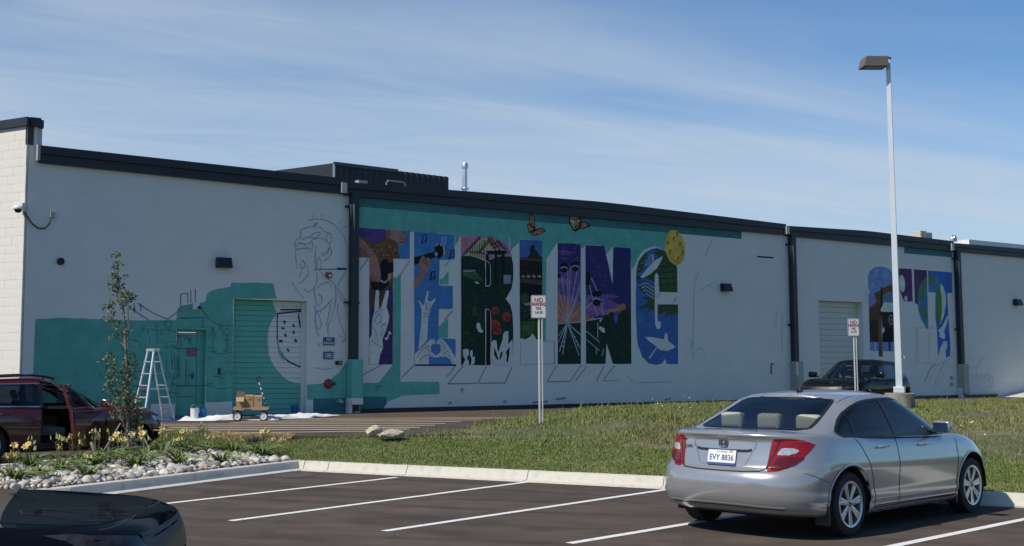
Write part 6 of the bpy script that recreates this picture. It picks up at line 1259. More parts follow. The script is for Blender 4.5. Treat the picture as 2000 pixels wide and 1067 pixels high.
    mb.tube([(-.004, a, b) for a, b in ring + ring[:1]], .005, 6); mb.box((-.004, .022, 0), (.01, .011, .066), rot=Matrix.Rotation(-.16, 3, 'X')); mb.box((-.004, -.022, 0), (.01, .011, .066), rot=Matrix.Rotation(.16, 3, 'X')); mb.box((-.004, 0, -.002), (.009, .036, .012)); mb.build('chrome_mark', mat('badge_dark_chrome', (.25, .25, .26), .2, metal=.9), em)
    l, n = c.hit('rear', .415, .875); tx = lettering('model_lettering', c.root, [('CIVIC', .040, 0, 0, .001, 1.2)], 0, mat('badge_dark', (.05, .05, .055), .3, metal=.6), tmap=lambda a, b: (-.006, -a, b)); tx.location = l + n * .002; tx.rotation_euler = (0, tilt, math.radians(-7))
    l, n = c.hit('rear', .47, .945); mb = MB(); mb.box((0, 0, 0), (.004, .10, .014)); dl = mb.build('dealer_badge', mat('badge_dark', (.05, .05, .055), .3, metal=.6), c.root); dl.location = l + n * .003; dl.rotation_euler = (0, 0, R(-8))
    # glass border bands
    c.ribbon('rear_window_border', 'rear', [(-.585, 1.072), (-.3, 1.064), (0, 1.062), (.3, 1.064), (.585, 1.072)], .035, M_BLK, off=.003); c.ribbon('rear_window_border', 'rear', [(-.47, 1.350), (-.25, 1.362), (0, 1.367), (.25, 1.362), (.47, 1.350)], .03, M_BLK, off=.003)
    for sd in (1, -1): c.ribbon('rear_window_border', 'rear', [(sd * .588, 1.075), (sd * .578, 1.12), (sd * .50, 1.325), (sd * .47, 1.350)], .035, M_BLK, off=.003)
    c.ribbon('windshield_border', 'front', [(-.45, 1.362), (0, 1.385), (.45, 1.362)], .04, M_BLK, off=.003)
    # lower rear: dark valance and exhaust
    mb = MB(); mb.bbox((-1.96, 0, .275), (.16, .8, .06), .025); mb.tube([(-1.7, -.42, .26), (-2.05, -.42, .26)], .028, 12); mb.build('valance', M_UNDER, c.root)
    # cabin
    mb = MB(); mb.box((-.2, 0, .36), (2.6, 1.4, .06)); mb.bbox((-1.42, 0, .96), (.55, 1.25, .06), .02); mb.bbox((.75, 0, .86), (.45, 1.35, .22), .06); mb.box((-1.62, 0, .7), (.04, 1.3, .5)); mb.build('cabin_floor', M_INT, c.root)
    for y in (.37, -.37): seat(c, .08, y, M_BEIGE, .5, .45)
    seat(c, -.92, 0, M_BEIGE, 1.25, .47, .60, .42, False, 'rear_bench')
    mb = MB(); [mb.bbox((-1.30, y, 1.12), (.11, .26, .17), .045) for y in (.43, 0, -.43)]; mb.build('rear_headrests', M_BEIGE, c.root, True, 60)
    mb = MB(); mb.lathe([(.17, -.012), (.185, 0), (.17, .012), (.155, 0)], (0, 0, 0), 24, axis='X', closed=True); sw = mb.build('steering_wheel', M_BLK, c.root, True); sw.location = (.48, .37, .92); sw.rotation_euler = (0, R(-25), 0)
    mb = MB(); mb.tube([(-.70, .02, 1.425), (-.78, .02, 1.465)], [.010, .006], 8); mb.bbox((-.69, .02, 1.432), (.07, .04, .02), .006); mb.build('antenna', M_BLK, c.root)
    # front lights (not seen from here, built plainly)
    for sd in (1, -1): c.panel('headlight', 'front', [(sd * .45, .66), (sd * .80, .70), (sd * .80, .79), (sd * .50, .73)], mat('headlight_clear', (.6, .6, .6), .1, metal=.5), off=.004)
    return c
CIVIC_YAW = R(43.0)
sed = sedan()
_rr = Vector((4.10, 12.20, 0)); _o = Matrix.Rotation(CIVIC_YAW, 3, 'Z') @ Vector((-1.335 * 1.06, -.80 * 1.06, 0)); sed.root.location = _rr - _o; sed.root.rotation_euler = (0, 0, CIVIC_YAW); sed.root.scale = (1.06, 1.06, .988)
for o_ in bpy.data.objects:
    if o_.parent == sed.root and o_.name.startswith('wheel') and o_.type == 'EMPTY': o_.scale = (1 / 1.06, 1 / 1.06, 1)
# ------------------------------------------------------------------ taller cars (shared builder, own proportions)
def crossover(name, label, paint, q, group=None, skip=(), glass=None, chrome=True, seats=M_GREYSEAT, rails=False, lens=None):
    """q: dict of main measures"""
    c = Car(name, label, group, 'car'); a0, a1 = q['ax']; xr0, xf0, W2, zb_, H = q['rear'], q['front'], q['W2'], q['belt'], q['H']; hz, nose = q['hood'], q['nose']
    S = np.array([0, .03, .07, .12, .18, .25, .32, .40, .48, .55, .62, .68, .74, .80, .85, .89, .92, .945, .965, .98, .99, 1.0])
    cow = q['cowl']; D = dict(W2=W2, Rt=q['Rt'], Ra=q['Rt'] + .06, rim=q['rim'], tw=.23, track=2 * W2 - .26, axles=(a0, a1), spokes=q.get('spokes', 5), twin=q.get('twin', True), floor=(xr0 + .25, xf0 - .25), cab=(xr0 + .35, cow - .1, W2 - .18), skip=skip, xmid=-.2)
    zt = smooth_tab([(xr0, zb_ + .03), (-1.0, zb_ + .01), (0, zb_ - .015), (cow - .3, zb_ - .03), (cow + .1, hz), (xf0 - .5, hz - q.get('hdrop', .06)), (xf0 - .15, nose + min(.05, q.get('hdrop', .05))), (xf0, nose)]); zbt = smooth_tab([(xr0, .34), (xr0 + .5, .27), (0, .25), (xf0 - .6, .24), (xf0, .27)])
    D['low'] = dict(s=S, xr=smooth_tab([(0, xr0 + .16), (.12, xr0 + .03), (.4, xr0), (.6, xr0 + .04), (1, xr0 + .12)]), xf=smooth_tab([(0, xf0 - .16), (.15, xf0 - .03), (.4, xf0), (.7, xf0 - .01), (.9, xf0 - .05), (.97, xf0 - .12), (1, xf0 - .2)]), w=smooth_tab([(0, W2 - .07), (.06, W2 - .025), (.2, W2 - .02), (.45, W2 - .006), (.65, W2), (.75, W2 - .004), (.88, W2 - .025), (.95, W2 - .05), (1, W2 - .10)]), dr=tab([(0, .5), (1, .6)]), df=tab([(0, .62), (1, q.get('df', .75))]), er=3.0, ef=q.get('ef', 2.7), taper=smooth_tab([(xr0, .95), (-1.2, 1), (1.2, 1), (xf0, .95)]), zb=zbt, zt=zt, nr=26, nside=110, nf=34)
    rt, rf = q['roof']; gb = zb_ - .03
    D['gh'] = dict(s=np.linspace(0, 1, 18), xr=smooth_tab([(0, xr0 + q.get('hatch0', .10)), (.5, xr0 + q.get('hatch5', .25)), (.9, rt - .08), (1, rt)]), xf=smooth_tab([(0, cow + .12), (.3, cow - .20), (.6, cow - .50), (.85, rf + .16), (1, rf)]), w=smooth_tab([(0, W2 - .05), (.2, W2 - .085), (.6, W2 - .17), (.85, W2 - .235), (.94, W2 - .275), (1, W2 - .33)]), dr=tab([(0, .4), (1, .35)]), df=tab([(0, .85), (1, .6)]), er=3.0, ef=2.4, taper=smooth_tab([(xr0, .93), (-1.0, 1), (.5, 1), (1.6, .97)]), zb=smooth_tab([(xr0, gb + .03), (0, gb), (cow, gb - .03)]), zt=smooth_tab([(xr0, H - .14), (rt + .2, H - .085), (-.4, H - .045), (rf, H - .075), (rf + .5, H - .11)]), nr=24, nside=90, nf=30)
    D['deck_crown'] = smooth_tab([(xr0, .02), (0, .02), (cow, q.get('crown', .05)), (xf0 - .5, q.get('crown', .06)), (xf0, min(.02, q.get('crown', .02)))]); D['roof_crown'] = smooth_tab([(rt - .2, .03), (-.4, .045), (rf + .3, .035)])
    D['rear_glass'] = [(-1, zb_ + .05), (.60, zb_ + .05), (.52, H - .16), (-1, H - .13)]; D['windshield'] = [(-1, zb_ - .02), (W2 - .22, zb_ - .02), (W2 - .26, zb_ + .12), (W2 - .37, H - .135), (W2 - .46, H - .10), (-1, H - .085)]
    zw, zt_ = zb_ + .035, H - .165; zt_r = H - .175
    wf = [(q['bp'] + .03, zw - .005), (q['bp'] + .02, zt_), (rf - .10, zt_ - .005), (rf + .12, zt_ - .04), (cow - .62, zt_ - .15), (cow - .40, zw + .10), (cow - .30, zw - .01)]
    wr = [(q['bp'] - .05, zw), (q['bp'] - .06, zt_), (q['cp'] + .12, zt_r), (q['cp'] + .06, zw + .01)]
    wq = [(q['cp'], zw + .012), (q['cp'] + .06, zt_r - .005), (q['cp'] - .18, zt_r - .04), (q['cp'] - .42, zt_r - .13), (q['cp'] - .56, zw + .09), (q['cp'] - .50, zw + .03)]
    D['side_glass'] = [(wf, 4), (wr, 5), (wq, 6)]; D['side_mats'] = {5: M_GLASSD, 6: M_GLASSD}
    df_ = [(cow - .12, .30), (cow - .10, .75), (cow - .22, zw - .02), (cow - .40, zw + .14), (cow - .60, zt_ - .11), (rf + .14, zt_ + .0), (rf - .08, zt_ + .045), (q['bp'] - .015, zt_ + .05), (q['bp'] - .015, .30)]
    dr_ = [(q['bp'] - .015, .30), (q['bp'] - .015, zt_ + .05), (q['cp'] + .1, zt_ + .045), (q['cp'] + .03, zw), (q['cp'] - .02, .85), (q['cp'] + .2, .62), (q['cp'] + .34, .30)]
    D['doors'] = [('door', df_, 11), ('door', dr_, 12)]
    low, gh, deck, roof = build_body(c, D, paint, glass or M_GLASS, M_INT)
    trim = M_CHROME if chrome else M_BLK
    for sd in (1, -1):
        if not (11, sd) in skip: c.ribbon('door_gap', 'side', [(cow - .22, zw - .03), (cow - .10, .75), (cow - .12, .30), (q['bp'] - .015, .30)], .012, M_GAP, sd=sd)
        c.ribbon('door_gap', 'side', [(q['bp'] - .015, zw - .02), (q['bp'] - .015, .30), (q['cp'] + .34, .31), (q['cp'] + .2, .62), (q['cp'] - .02, .85), (q['cp'] + .0, zw - .02)], .012, M_GAP, sd=sd)
        end = q['bp'] if (11, sd) in skip else cow - .30
        c.ribbon('window_trim', 'side', [(q['cp'] - .55, zw + .0), (q['bp'], zw - .022), (end, zw - .03)], .020, trim, sd=sd, off=.004)
        if (11, sd) in skip: c.ribbon('window_trim', 'side', [(q['bp'] - .02, zt_ + .02), (q['cp'] + .1, zt_r + .02), (q['cp'] - .18, zt_r - .018), (q['cp'] - .45, zt_r - .11), (q['cp'] - .60, zw + .08)], .018, trim, sd=sd, off=.004)
        else: c.ribbon('window_trim', 'side', [(cow - .30, zw), (cow - .40, zw + .12), (cow - .60, zt_ - .13), (rf + .13, zt_ - .02), (rf - .1, zt_ + .018), (q['cp'] + .1, zt_r + .02), (q['cp'] - .18, zt_r - .018), (q['cp'] - .45, zt_r - .11), (q['cp'] - .60, zw + .08)], .018, trim, sd=sd, off=.004)
        c.ribbon('pillar_cover', 'side', [(q['bp'] - .015, zw - .01), (q['bp'] - .02, zt_ + .01)], .075, M_BLK, sd=sd, off=.004); c.ribbon('pillar_cover', 'side', [(q['cp'] + .03, zw), (q['cp'] + .09, zt_r)], .05, trim if chrome else M_BLK, sd=sd, off=.004)
        handle(c, q['cp'] + .22, zb_ - .12, sd, paint)
        if not (11, sd) in skip: handle(c, q['bp'] + .16, zb_ - .13, sd, paint); mirror(c, cow - .38, W2 - .04, zw + .06, sd, paint, 1.15)
        c.ribbon('sill_trim', 'side', [(a1 - .5, .33), (a0 + .5, .34)], .10, M_BLK, sd=sd, off=.003)
        c.panel('headlight', 'front', [(sd * (W2 - .42), nose - .11), (sd * (W2 - .10), nose - .07), (sd * (W2 - .09), nose + .015), (sd * (W2 - .40), nose - .03)], lens or mat('headlight_clear', (.6, .6, .6), .1, metal=.5), off=.004)
        if rails:
            y = W2 - .30; mb = MB(); mb.tube([(rt + .1, sd * y, H - .06), (rt + .2, sd * y, H - .03), (-.5, sd * y, H + .012), (rf - .15, sd * y, H - .025), (rf - .03, sd * y, H - .06)], .022, 8); [mb.tube([(x, sd * y, H + .0), (x, sd * y, H - .07)], .018, 6) for x in (rt + .3, -.3)]; mb.build('roof_rail', M_BLK, c.root, True)
    c.ribbon('bonnet_gap', 'front', [(-(W2 - .25), nose + .02), (0, nose + .035), (W2 - .25, nose + .02)], .014, M_GAP, off=.001)
    c.panel('grille', 'front', [(-(W2 - .44), nose - .20), (W2 - .44, nose - .20), (W2 - .42, nose - .03), (-(W2 - .42), nose - .03)], M_BLK, off=.004, step=.05); c.ribbon('grille_bar', 'front', [(-(W2 - .42), nose - .03), (0, nose - .045), (W2 - .42, nose - .03)], .022, trim, off=.008)
    c.panel('intake', 'front', [(-(W2 - .4), .36), (W2 - .4, .36), (W2 - .34, .48), (-(W2 - .34), .48)], M_BLK, off=.004, step=.05)
    mb = MB(); mb.box(((q['cp'] + cow) / 2, 0, .42), (cow - q['cp'] + .3, 2 * W2 - .42, .06)); mb.bbox((cow - .42, 0, zb_ - .14), (.42, 2 * W2 - .35, .24), .06); mb.build('cabin_floor', M_INT, c.root)
    for y in (.38, -.38): seat(c, q['bp'] + .22, y, seats, .52, .58, .62)
    seat(c, q['cp'] + .35, 0, seats, 1.3, .60, .60, .40, False, 'rear_bench'); mb = MB(); [mb.bbox((q['cp'] + .02, y, zb_ + .20), (.10, .26, .18), .045) for y in (.42, -.42)]; mb.build('headrest_pair', seats, c.root, True, 60)
    mb = MB(); mb.lathe([(.175, -.012), (.19, 0), (.175, .012), (.16, 0)], (0, 0, 0), 22, axis='X', closed=True); sw = mb.build('steering_wheel', M_BLK, c.root, True); sw.location = (cow - .68, .38, zb_ - .05); sw.rotation_euler = (0, R(-25), 0)
    mb = MB(); mb.bbox((cow - .62, 0, H - .20), (.03, .22, .06), .012); mb.build('rear_view_mirror', M_BLK, c.root)
    c.D = D; return c
# ---- dark red crossover with its front door open
M_RED = mat('dark_red_paint', (.062, .004, .008), .2, metal=.0, var=.05, coat=1.0)
q_red = dict(ax=(-1.36, 1.40), rear=-2.36, front=2.20, W2=.94, belt=1.06, H=1.66, hood=1.04, nose=.84, cowl=.98, roof=(-1.95, -.06), bp=-.36, cp=-1.28, Rt=.36, rim=.245, spokes=6, twin=True)
red = crossover('red_crossover', 'dark red crossover with its front passenger door open beyond the flower bed', M_RED, q_red, skip=((11, -1), (4, -1)), rails=True)
RED_YAW = R(31); _f = Vector((-6.05, 24.2, 0)); red.root.rotation_euler = (0, 0, RED_YAW); red.root.location = _f - Matrix.Rotation(RED_YAW, 3, 'Z') @ Vector((1.40, -.85, 0)); red.root.location.z = -.17
hx_, hy_ = q_red['cowl'] - .14, -(q_red['W2'] - .02)
od = empty('open_door', (hx_, hy_, 0), R(47), red.root)
for nm, ids, m, off in (('door_skin', [11], M_RED, 0), ('door_window', [4], M_GLASSD, 0), ('door_lining', [11], M_INT, -.06)):
    o = red.mesh(nm, [(red.P['low'], ids), (red.P['gh'], ids)], m, od, sides=(-1,), offset=off); o.location = (-hx_, -hy_, 0)
mb = MB(); x0 = q_red['bp'] - .015
for z0, z1, y0, y1 in ((.30, .72, -.905, -.93), (.72, 1.05, -.93, -.88), (1.05, 1.50, -.86, -.70)): mb.add([(x0 - hx_, y0 - hy_, z0), (x0 - hx_, y0 + .07 - hy_, z0), (x0 - hx_, y1 + .07 - hy_, z1), (x0 - hx_, y1 - hy_, z1)], [(0, 1, 2, 3)])
o = mesh_obj('door_edge', mb.v, mb.f, mat('red_door_edge', (.085, .006, .008), .35, coat=.5, var=.03), od)
o = red.ribbon('window_trim', 'side', [(q_red['bp'] + .0, 1.06), (.68, 1.05)], .02, M_CHROME, od, sd=-1, off=.004); o.location = (-hx_, -hy_, 0)
o = red.ribbon('window_trim', 'side', [(.68, 1.07), (.56, 1.22), (.37, 1.37), (.06, 1.47), (-.16, 1.51), (-.36, 1.51)], .022, M_CHROME, od, sd=-1, off=.004); o.location = (-hx_, -hy_, 0)
mb = MB(); mb.bbox((-.20, -.13, 1.13), (.13, .22, .16), .04); mb.build('door_mirror', M_RED, od, True, 60)
l, n = red.hit('side', -.2, .93, -1); mb = MB(); mb.tube([(l.x - hx_ - .09, l.y - hy_, l.z), (l.x - hx_, l.y - hy_ - .035, l.z), (l.x - hx_ + .09, l.y - hy_, l.z)], .014, 8); mb.build('door_handle', M_RED, od, True)
# ---- black crossover behind the verge
M_BLACKP = mat('black_paint', (.004, .005, .006), .3, metal=.0, var=.05, coat=.4, spec=.0)
q_blk = dict(ax=(-1.33, 1.33), rear=-2.2, front=2.17, W2=.90, belt=1.0, H=1.56, hood=1.0, nose=.84, cowl=1.05, roof=(-1.7, .1), bp=-.15, cp=-1.08, Rt=.335, rim=.22, hatch0=.12, hatch5=.45)
blk = crossover('black_crossover', 'black crossover standing behind the lamp post near the second roll-up door', M_BLACKP, q_blk, chrome=False, seats=mat('light_seat', (.3, .3, .29), .9), lens=mat('smoked_headlight', (.03, .032, .036), .1, metal=.2, var=.5, vscale=14))
blk.root.location = at_depth(1672, 760, 34.5); blk.root.location.z = .30; blk.root.rotation_euler = (0, 0, R(228))
# ---- near dark car, only its bonnet corner is in view
M_NAVY = mat('near_black_paint', (.003, .004, .007), .12, metal=.0, var=.05, coat=.28, spec=.0)
q_near = dict(ax=(-1.45, 1.45), rear=-2.45, front=2.42, W2=.95, belt=.975, H=1.62, hood=.955, nose=.885, hdrop=.03, cowl=1.15, roof=(-1.9, .12), bp=-.12, cp=-1.12, Rt=.36, rim=.25, df=.62, ef=3.4, crown=-.025)
near = crossover('near_black_car', 'glossy black car whose bonnet corner fills the lower left', M_NAVY, q_near, chrome=False, lens=mat('smoked_headlight', (.03, .032, .036), .1, metal=.2, var=.5, vscale=14))
near.root.location = (-1.44 - 2.42, 6.75, -.03); near.root.rotation_euler = (0, 0, R(2))
for sd in (-1,): near.ribbon('bonnet_crease', 'top', [(.9, sd * .50), (1.5, sd * .53), (1.9, sd * .50), (2.1, sd * .44)], .05, M_NAVY, off=.0, depth=.006)
near.ribbon('bonnet_shut_line', 'top', [(1.0, -.83), (1.6, -.82), (1.95, -.76)], .008, M_GAP, off=.001)
# ================================================================== STREET FURNITURE AND PROPS
M_GALVP = mat('galvanised_post', (.62, .63, .62), .45, metal=.35, var=.08, vscale=5)
def no_parking_sign(px, y_top, y_bot, Y, gz, label, w=.305, tilt=0):
    base = at_depth(px, 750, Y); t = empty('no_parking_sign', (base.x, Y, gz), R(8)); tag(t, label, 'sign', 'no parking signs on twin posts')
    zt, zb = at_depth(px, y_top, Y).z - gz, at_depth(px, y_bot, Y).z - gz; h = zt - zb; zc_ = (zt + zb) / 2
    for x in (.012, .072):
        mb = MB()
        a = .020 if x < .05 else .014
        mb.add([(x - a, 0, -.3), (x - a * .5, -.022, -.3), (x + a * .5, -.022, -.3), (x + a, 0, -.3), (x - a, 0, zb + .12), (x - a * .5, -.022, zb + .12), (x + a * .5, -.022, zb + .12), (x + a, 0, zb + .12)], [(0, 1, 5, 4), (1, 2, 6, 5), (2, 3, 7, 6), (4, 5, 6, 7), (3, 0, 4, 7)])
        mb.build('post', M_GALVP, t)
    r_ = .035; out = []
    for cx_, cz_, a0 in ((w / 2 - r_, h / 2 - r_, 0), (-w / 2 + r_, h / 2 - r_, 90), (-w / 2 + r_, -h / 2 + r_, 180), (w / 2 - r_, -h / 2 + r_, 270)): out += [(cx_ + r_ * math.cos(R(a0 + k * 18)), cz_ + r_ * math.sin(R(a0 + k * 18)) + zc_) for k in range(6)]
    mb = MB(); mb.prism(out, -.030, -.024); pl = mb.build('panel', mat('sign_panel_white', (.74, .73, .72), .45, var=.03), t)
    m_red, m_gr = mat('sign_red', (.34, .035, .04), .5), mat('sign_dark_red', (.17, .05, .05), .5)
    lettering('lettering', pl, [('NO', .125, 0, zc_ + h * .28, .003, .9), ('PARKING', .095, 0, zc_ + h * .10, .003, .70)], -.0325, m_red); lettering('lettering', pl, [('FIRE', .075, 0, zc_ - h * .08, .001, .8), ('LANE', .075, 0, zc_ - h * .25, .001, .85)], -.0325, m_gr)
    mb = MB(); r2 = [(a * .93, zc_ + (b - zc_) * .955) for a, b in out]; mb2 = []
    for i in range(len(out)):
        a, b = r2[i], r2[(i + 1) % len(out)]; t_ = Vector((b[0] - a[0], 0, b[1] - a[1])).normalized(); n_ = Vector((-t_.z, 0, t_.x)) * .0035; mb.add([Vector((a[0], -.0322, a[1])) + n_, Vector((b[0], -.0322, b[1])) + n_, Vector((b[0], -.0322, b[1])) - n_, Vector((a[0], -.0322, a[1])) - n_], [(0, 1, 2, 3)])
    mb.build('border_line', m_gr, pl)
    mb = MB(); [mb.lathe([(0, -.038), (.008, -.036), (.010, -.0305)], (.012, 0, z), 10, axis='Y') for z in (zt - .045, zb + .05)]; mb.build('bolts', M_GALVP, t)
    return t
s1g = float(lawn_h(2.15, 23.9)); no_parking_sign(1052.5, 577, 622, 23.9, s1g, 'white no parking fire lane sign in front of the letter L')
no_parking_sign(1669.5, 622.5, 657, 30.7, .5, 'white no parking fire lane sign left of the lamp post')
# --- lamp post
LY = 25.6; lb = at_depth(1757, 770, LY); lg = float(lawn_h(lb.x, LY))
lp_ = empty('lamp_post', (lb.x, LY, lg), 0); tag(lp_, 'tall square steel lamp post with brown box head on concrete base', 'lamp post')
zb0 = at_depth(1757, 768, LY).z - lg; ztop = at_depth(1737, 115, LY).z - lg
mb = MB(); mb.lathe([(0, zb0), (.29, zb0), (.305, zb0 - .015), (.305, -.3)], n=36); mb.build('concrete_base', mat('aged_concrete', (.30, .27, .22), .92, vscale=5, col2=(.16, .14, .11), bump=.5, bscale=25, detail=8, c2lo=.4, c2hi=.65), lp_, True, 40)
M_POLE = mat('pole_paint', (.60, .63, .66), .42, metal=.25, var=.06, vscale=2)
rot45 = R(-27)
def sq(h, z): return [Vector((h * a, h * b, z)) for a, b in ((-1, -1), (1, -1), (1, 1), (-1, 1))]
mb = MB(); Mz = Matrix.Rotation(rot45, 3, 'Z'); h0, h1 = .064, .042; vs = [Mz @ v for v in sq(h0, zb0 + .02)] + [Mz @ v for v in sq(h1, ztop)]; mb.add(vs, [(0, 1, 5, 4), (1, 2, 6, 5), (2, 3, 7, 6), (3, 0, 4, 7), (4, 5, 6, 7)]); mb.build('pole', M_POLE, lp_)
mb = MB(); mb.bbox((0, 0, zb0 + .07), (.22, .22, .13), .012, rot=Mz); mb.build('base_cover', M_POLE, lp_)
mb = MB(); mb.bbox((0, 0, ztop + .01), (.125, .125, .03), .006, rot=Mz); mb.build('pole_cap', M_DARK, lp_)
hw = .52; hz0 = at_depth(1708, 133, LY).z - lg; hz1 = at_depth(1708, 116, LY).z - lg; M_BRZ = mat('bronze_paint', (.14, .12, .10), .45, var=.06)
mb = MB(); x1_ = -.075; x0_ = x1_ - .50; poly = [(x0_ - .02, hz0), (x1_, hz0), (x1_, hz1 + .015), (x0_ + .04, hz1 + .02)]; mb.prism(poly, -.22, .18); hd = mb.build('lamp_head', M_BRZ, lp_); mb = MB(); mb.box(((x0_ + x1_) / 2, -.02, hz0 - .006), (.38, .30, .01)); mb.build('lens', mat('lamp_lens', (.25, .25, .24), .3), hd)
mb = MB(); mb.box((-.045, 0, (hz0 + hz1) / 2 + .02), (.07, .08, .10)); mb.build('arm', M_DARK, lp_)
hhp = at_depth(1760, 730, LY); mb = MB(); mb.tube([(.09, -.02, 1.15), (.12, -.03, 1.10)], .03, 8); mb.build('hand_hole_cover', M_GREY, lp_)
# --- limestone rocks at the lawn edge
def rock_mesh(seed, sub=2, rough=.25):
    r_ = random.Random(seed); bm = bmesh.new(); bmesh.ops.create_icosphere(bm, subdivisions=sub, radius=1)
    pl = [(Vector((r_.gauss(0, 1), r_.gauss(0, 1), r_.gauss(0, 1))).normalized(), r_.uniform(.55, .9)) for _ in range(11)]
    for v in bm.verts:
        for n_, d_ in pl:
            e_ = v.co.dot(n_) - d_
            if e_ > 0: v.co -= n_ * e_ * .9
        v.co *= 1 + r_.uniform(-rough, rough) * .12
    me = bpy.data.meshes.new('rock'); bm.to_mesh(me); bm.free(); me.polygons.foreach_set('use_smooth', [True] * len(me.polygons)); return me
M_LIME = mat('limestone', (.52, .46, .35), .9, vscale=6, col2=(.36, .31, .23), bump=.6, bscale=18, detail=8)
for i, (px, py, sx, sy, sz, lab) in enumerate(((730, 846, .17, .14, .13, 'upright pale limestone rock at the lawn edge by the striped lane'), (766, 848, .33, .20, .10, 'flat long pale limestone rock beside the upright one'))):
    g = ground(px, py + 5, .44); me = rock_mesh(50 + i, 3, .5); me.polygons.foreach_set('use_smooth', [False] * len(me.polygons)); me.materials.append(M_LIME); o = bpy.data.objects.new('limestone_rock', me); COL.objects.link(o); o.location = g + Vector((0, 0, sz * .45)); o.scale = (sx, sy, sz); o.rotation_euler = (0, 0, i * .8); tag(o, lab, 'rock')
# --- planting island
bed_poly = [(-2.33, 19.75), (-3.35, 18.0), (-4.72, 15.62), (-5.05, 15.28), (-5.55, 15.05), (-6.3, 14.95), (-8.2, 15.0), (-8.7, 17.0), (-7.35, 18.4), (-6.78, 19.3), (-5.9, 21.1), (-5.3, 22.0), (-4.8, 22.3), (-3.95, 21.6), (-3.05, 20.8)]
def bed_h(x, y): return .125 + .06 * vnoise(x, y, .7, 12)
mb = MB(); tri = tessellate_polygon([[Vector((a, b, 0)) for a, b in bed_poly]]); bed = mesh_obj('planting_bed', [(a, b, .115) for a, b in bed_poly], [tuple(t) for t in tri], M_BED); tag(bed, kind='structure')
stone_mats = [mat('river_stone_%d' % i, c, .75, var=.15, vscale=9, bump=.15, bscale=30) for i, c in enumerate(((.50, .46, .39), (.36, .35, .34), (.55, .50, .42), (.27, .25, .23), (.44, .36, .27), (.62, .58, .52)))]
stone_meshes = []
for i in range(12): me = rock_mesh(100 + i, 2, .1); me.set_sharp_from_angle(angle=R(32)); me.materials.append(stone_mats[i % 6]); stone_meshes.append(me)
# stone field: denser towards the near kerb
x, y = scatter(52000, -9, -2, 14.5, 22.5, bed_poly, frame=False)
dk = np.minimum(np.abs((x + 2.27) * .868 - (y - 19.83) * .497), 9); st = []
for a, b, d_ in zip(x, y, dk):
    if d_ < .10 or d_ > 2.6: continue
    r_ = float(np.clip(random.lognormvariate(math.log(.031), .45), .016, .088)); st.append((a, b, r_))
st.sort(key=lambda t: -t[2]); placed = []; cell = {}
for a, b, r_ in st:
    k_ = (int(a / .2), int(b / .2)); bad = False
    for i in (-1, 0, 1):
        for j in (-1, 0, 1):
            for (c_, d_, e_) in cell.get((k_[0] + i, k_[1] + j), ()):
                if (a - c_) ** 2 + (b - d_) ** 2 < (.80 * (r_ + e_)) ** 2: bad = True; break
    if not bad: placed.append((a, b, r_)); cell.setdefault(k_, []).append((a, b, r_))
vis = [p_ for p_ in placed if abs(p_[0] / p_[1] - .064) < .45]
vis.sort(key=lambda t: -t[2] / t[1]); big = vis[:300]; rest = vis[300:]
for a, b, r_ in big:
    o = bpy.data.objects.new('stone', random.choice(stone_meshes)); COL.objects.link(o); o.parent = bed; sz = random.uniform(.55, .8); o.location = (a, b, float(bed_h(a, b)) + r_ * .35); o.scale = (r_ * random.uniform(.9, 1.3), r_ * random.uniform(.8, 1.1), r_ * sz); o.rotation_euler = (random.uniform(-.3, .3), random.uniform(-.3, .3), random.uniform(0, 6.3))
V, F, FM = [], [], []; ico = rock_mesh(200, 1, .15); iv = np.array([v.co for v in ico.vertices]); ifc = [tuple(p_.vertices) for p_ in ico.polygons]
for a, b, r_ in rest:
    th = random.uniform(0, 6.3); q_ = iv * np.array([r_ * 1.15, r_ * .95, r_ * .7]); q_ = np.stack([q_[:, 0] * math.cos(th) - q_[:, 1] * math.sin(th), q_[:, 0] * math.sin(th) + q_[:, 1] * math.cos(th), q_[:, 2]], 1) + (a, b, float(bed_h(a, b)) + r_ * .3); base_ = len(V); V += [tuple(v) for v in q_]; F += [tuple(i + base_ for i in f) for f in ifc]; FM += [random.randrange(6)] * len(ifc)
sm = mesh_obj('small_stones', V, F, stone_mats, bed, FM, smooth=True); tag(sm, kind='stuff')
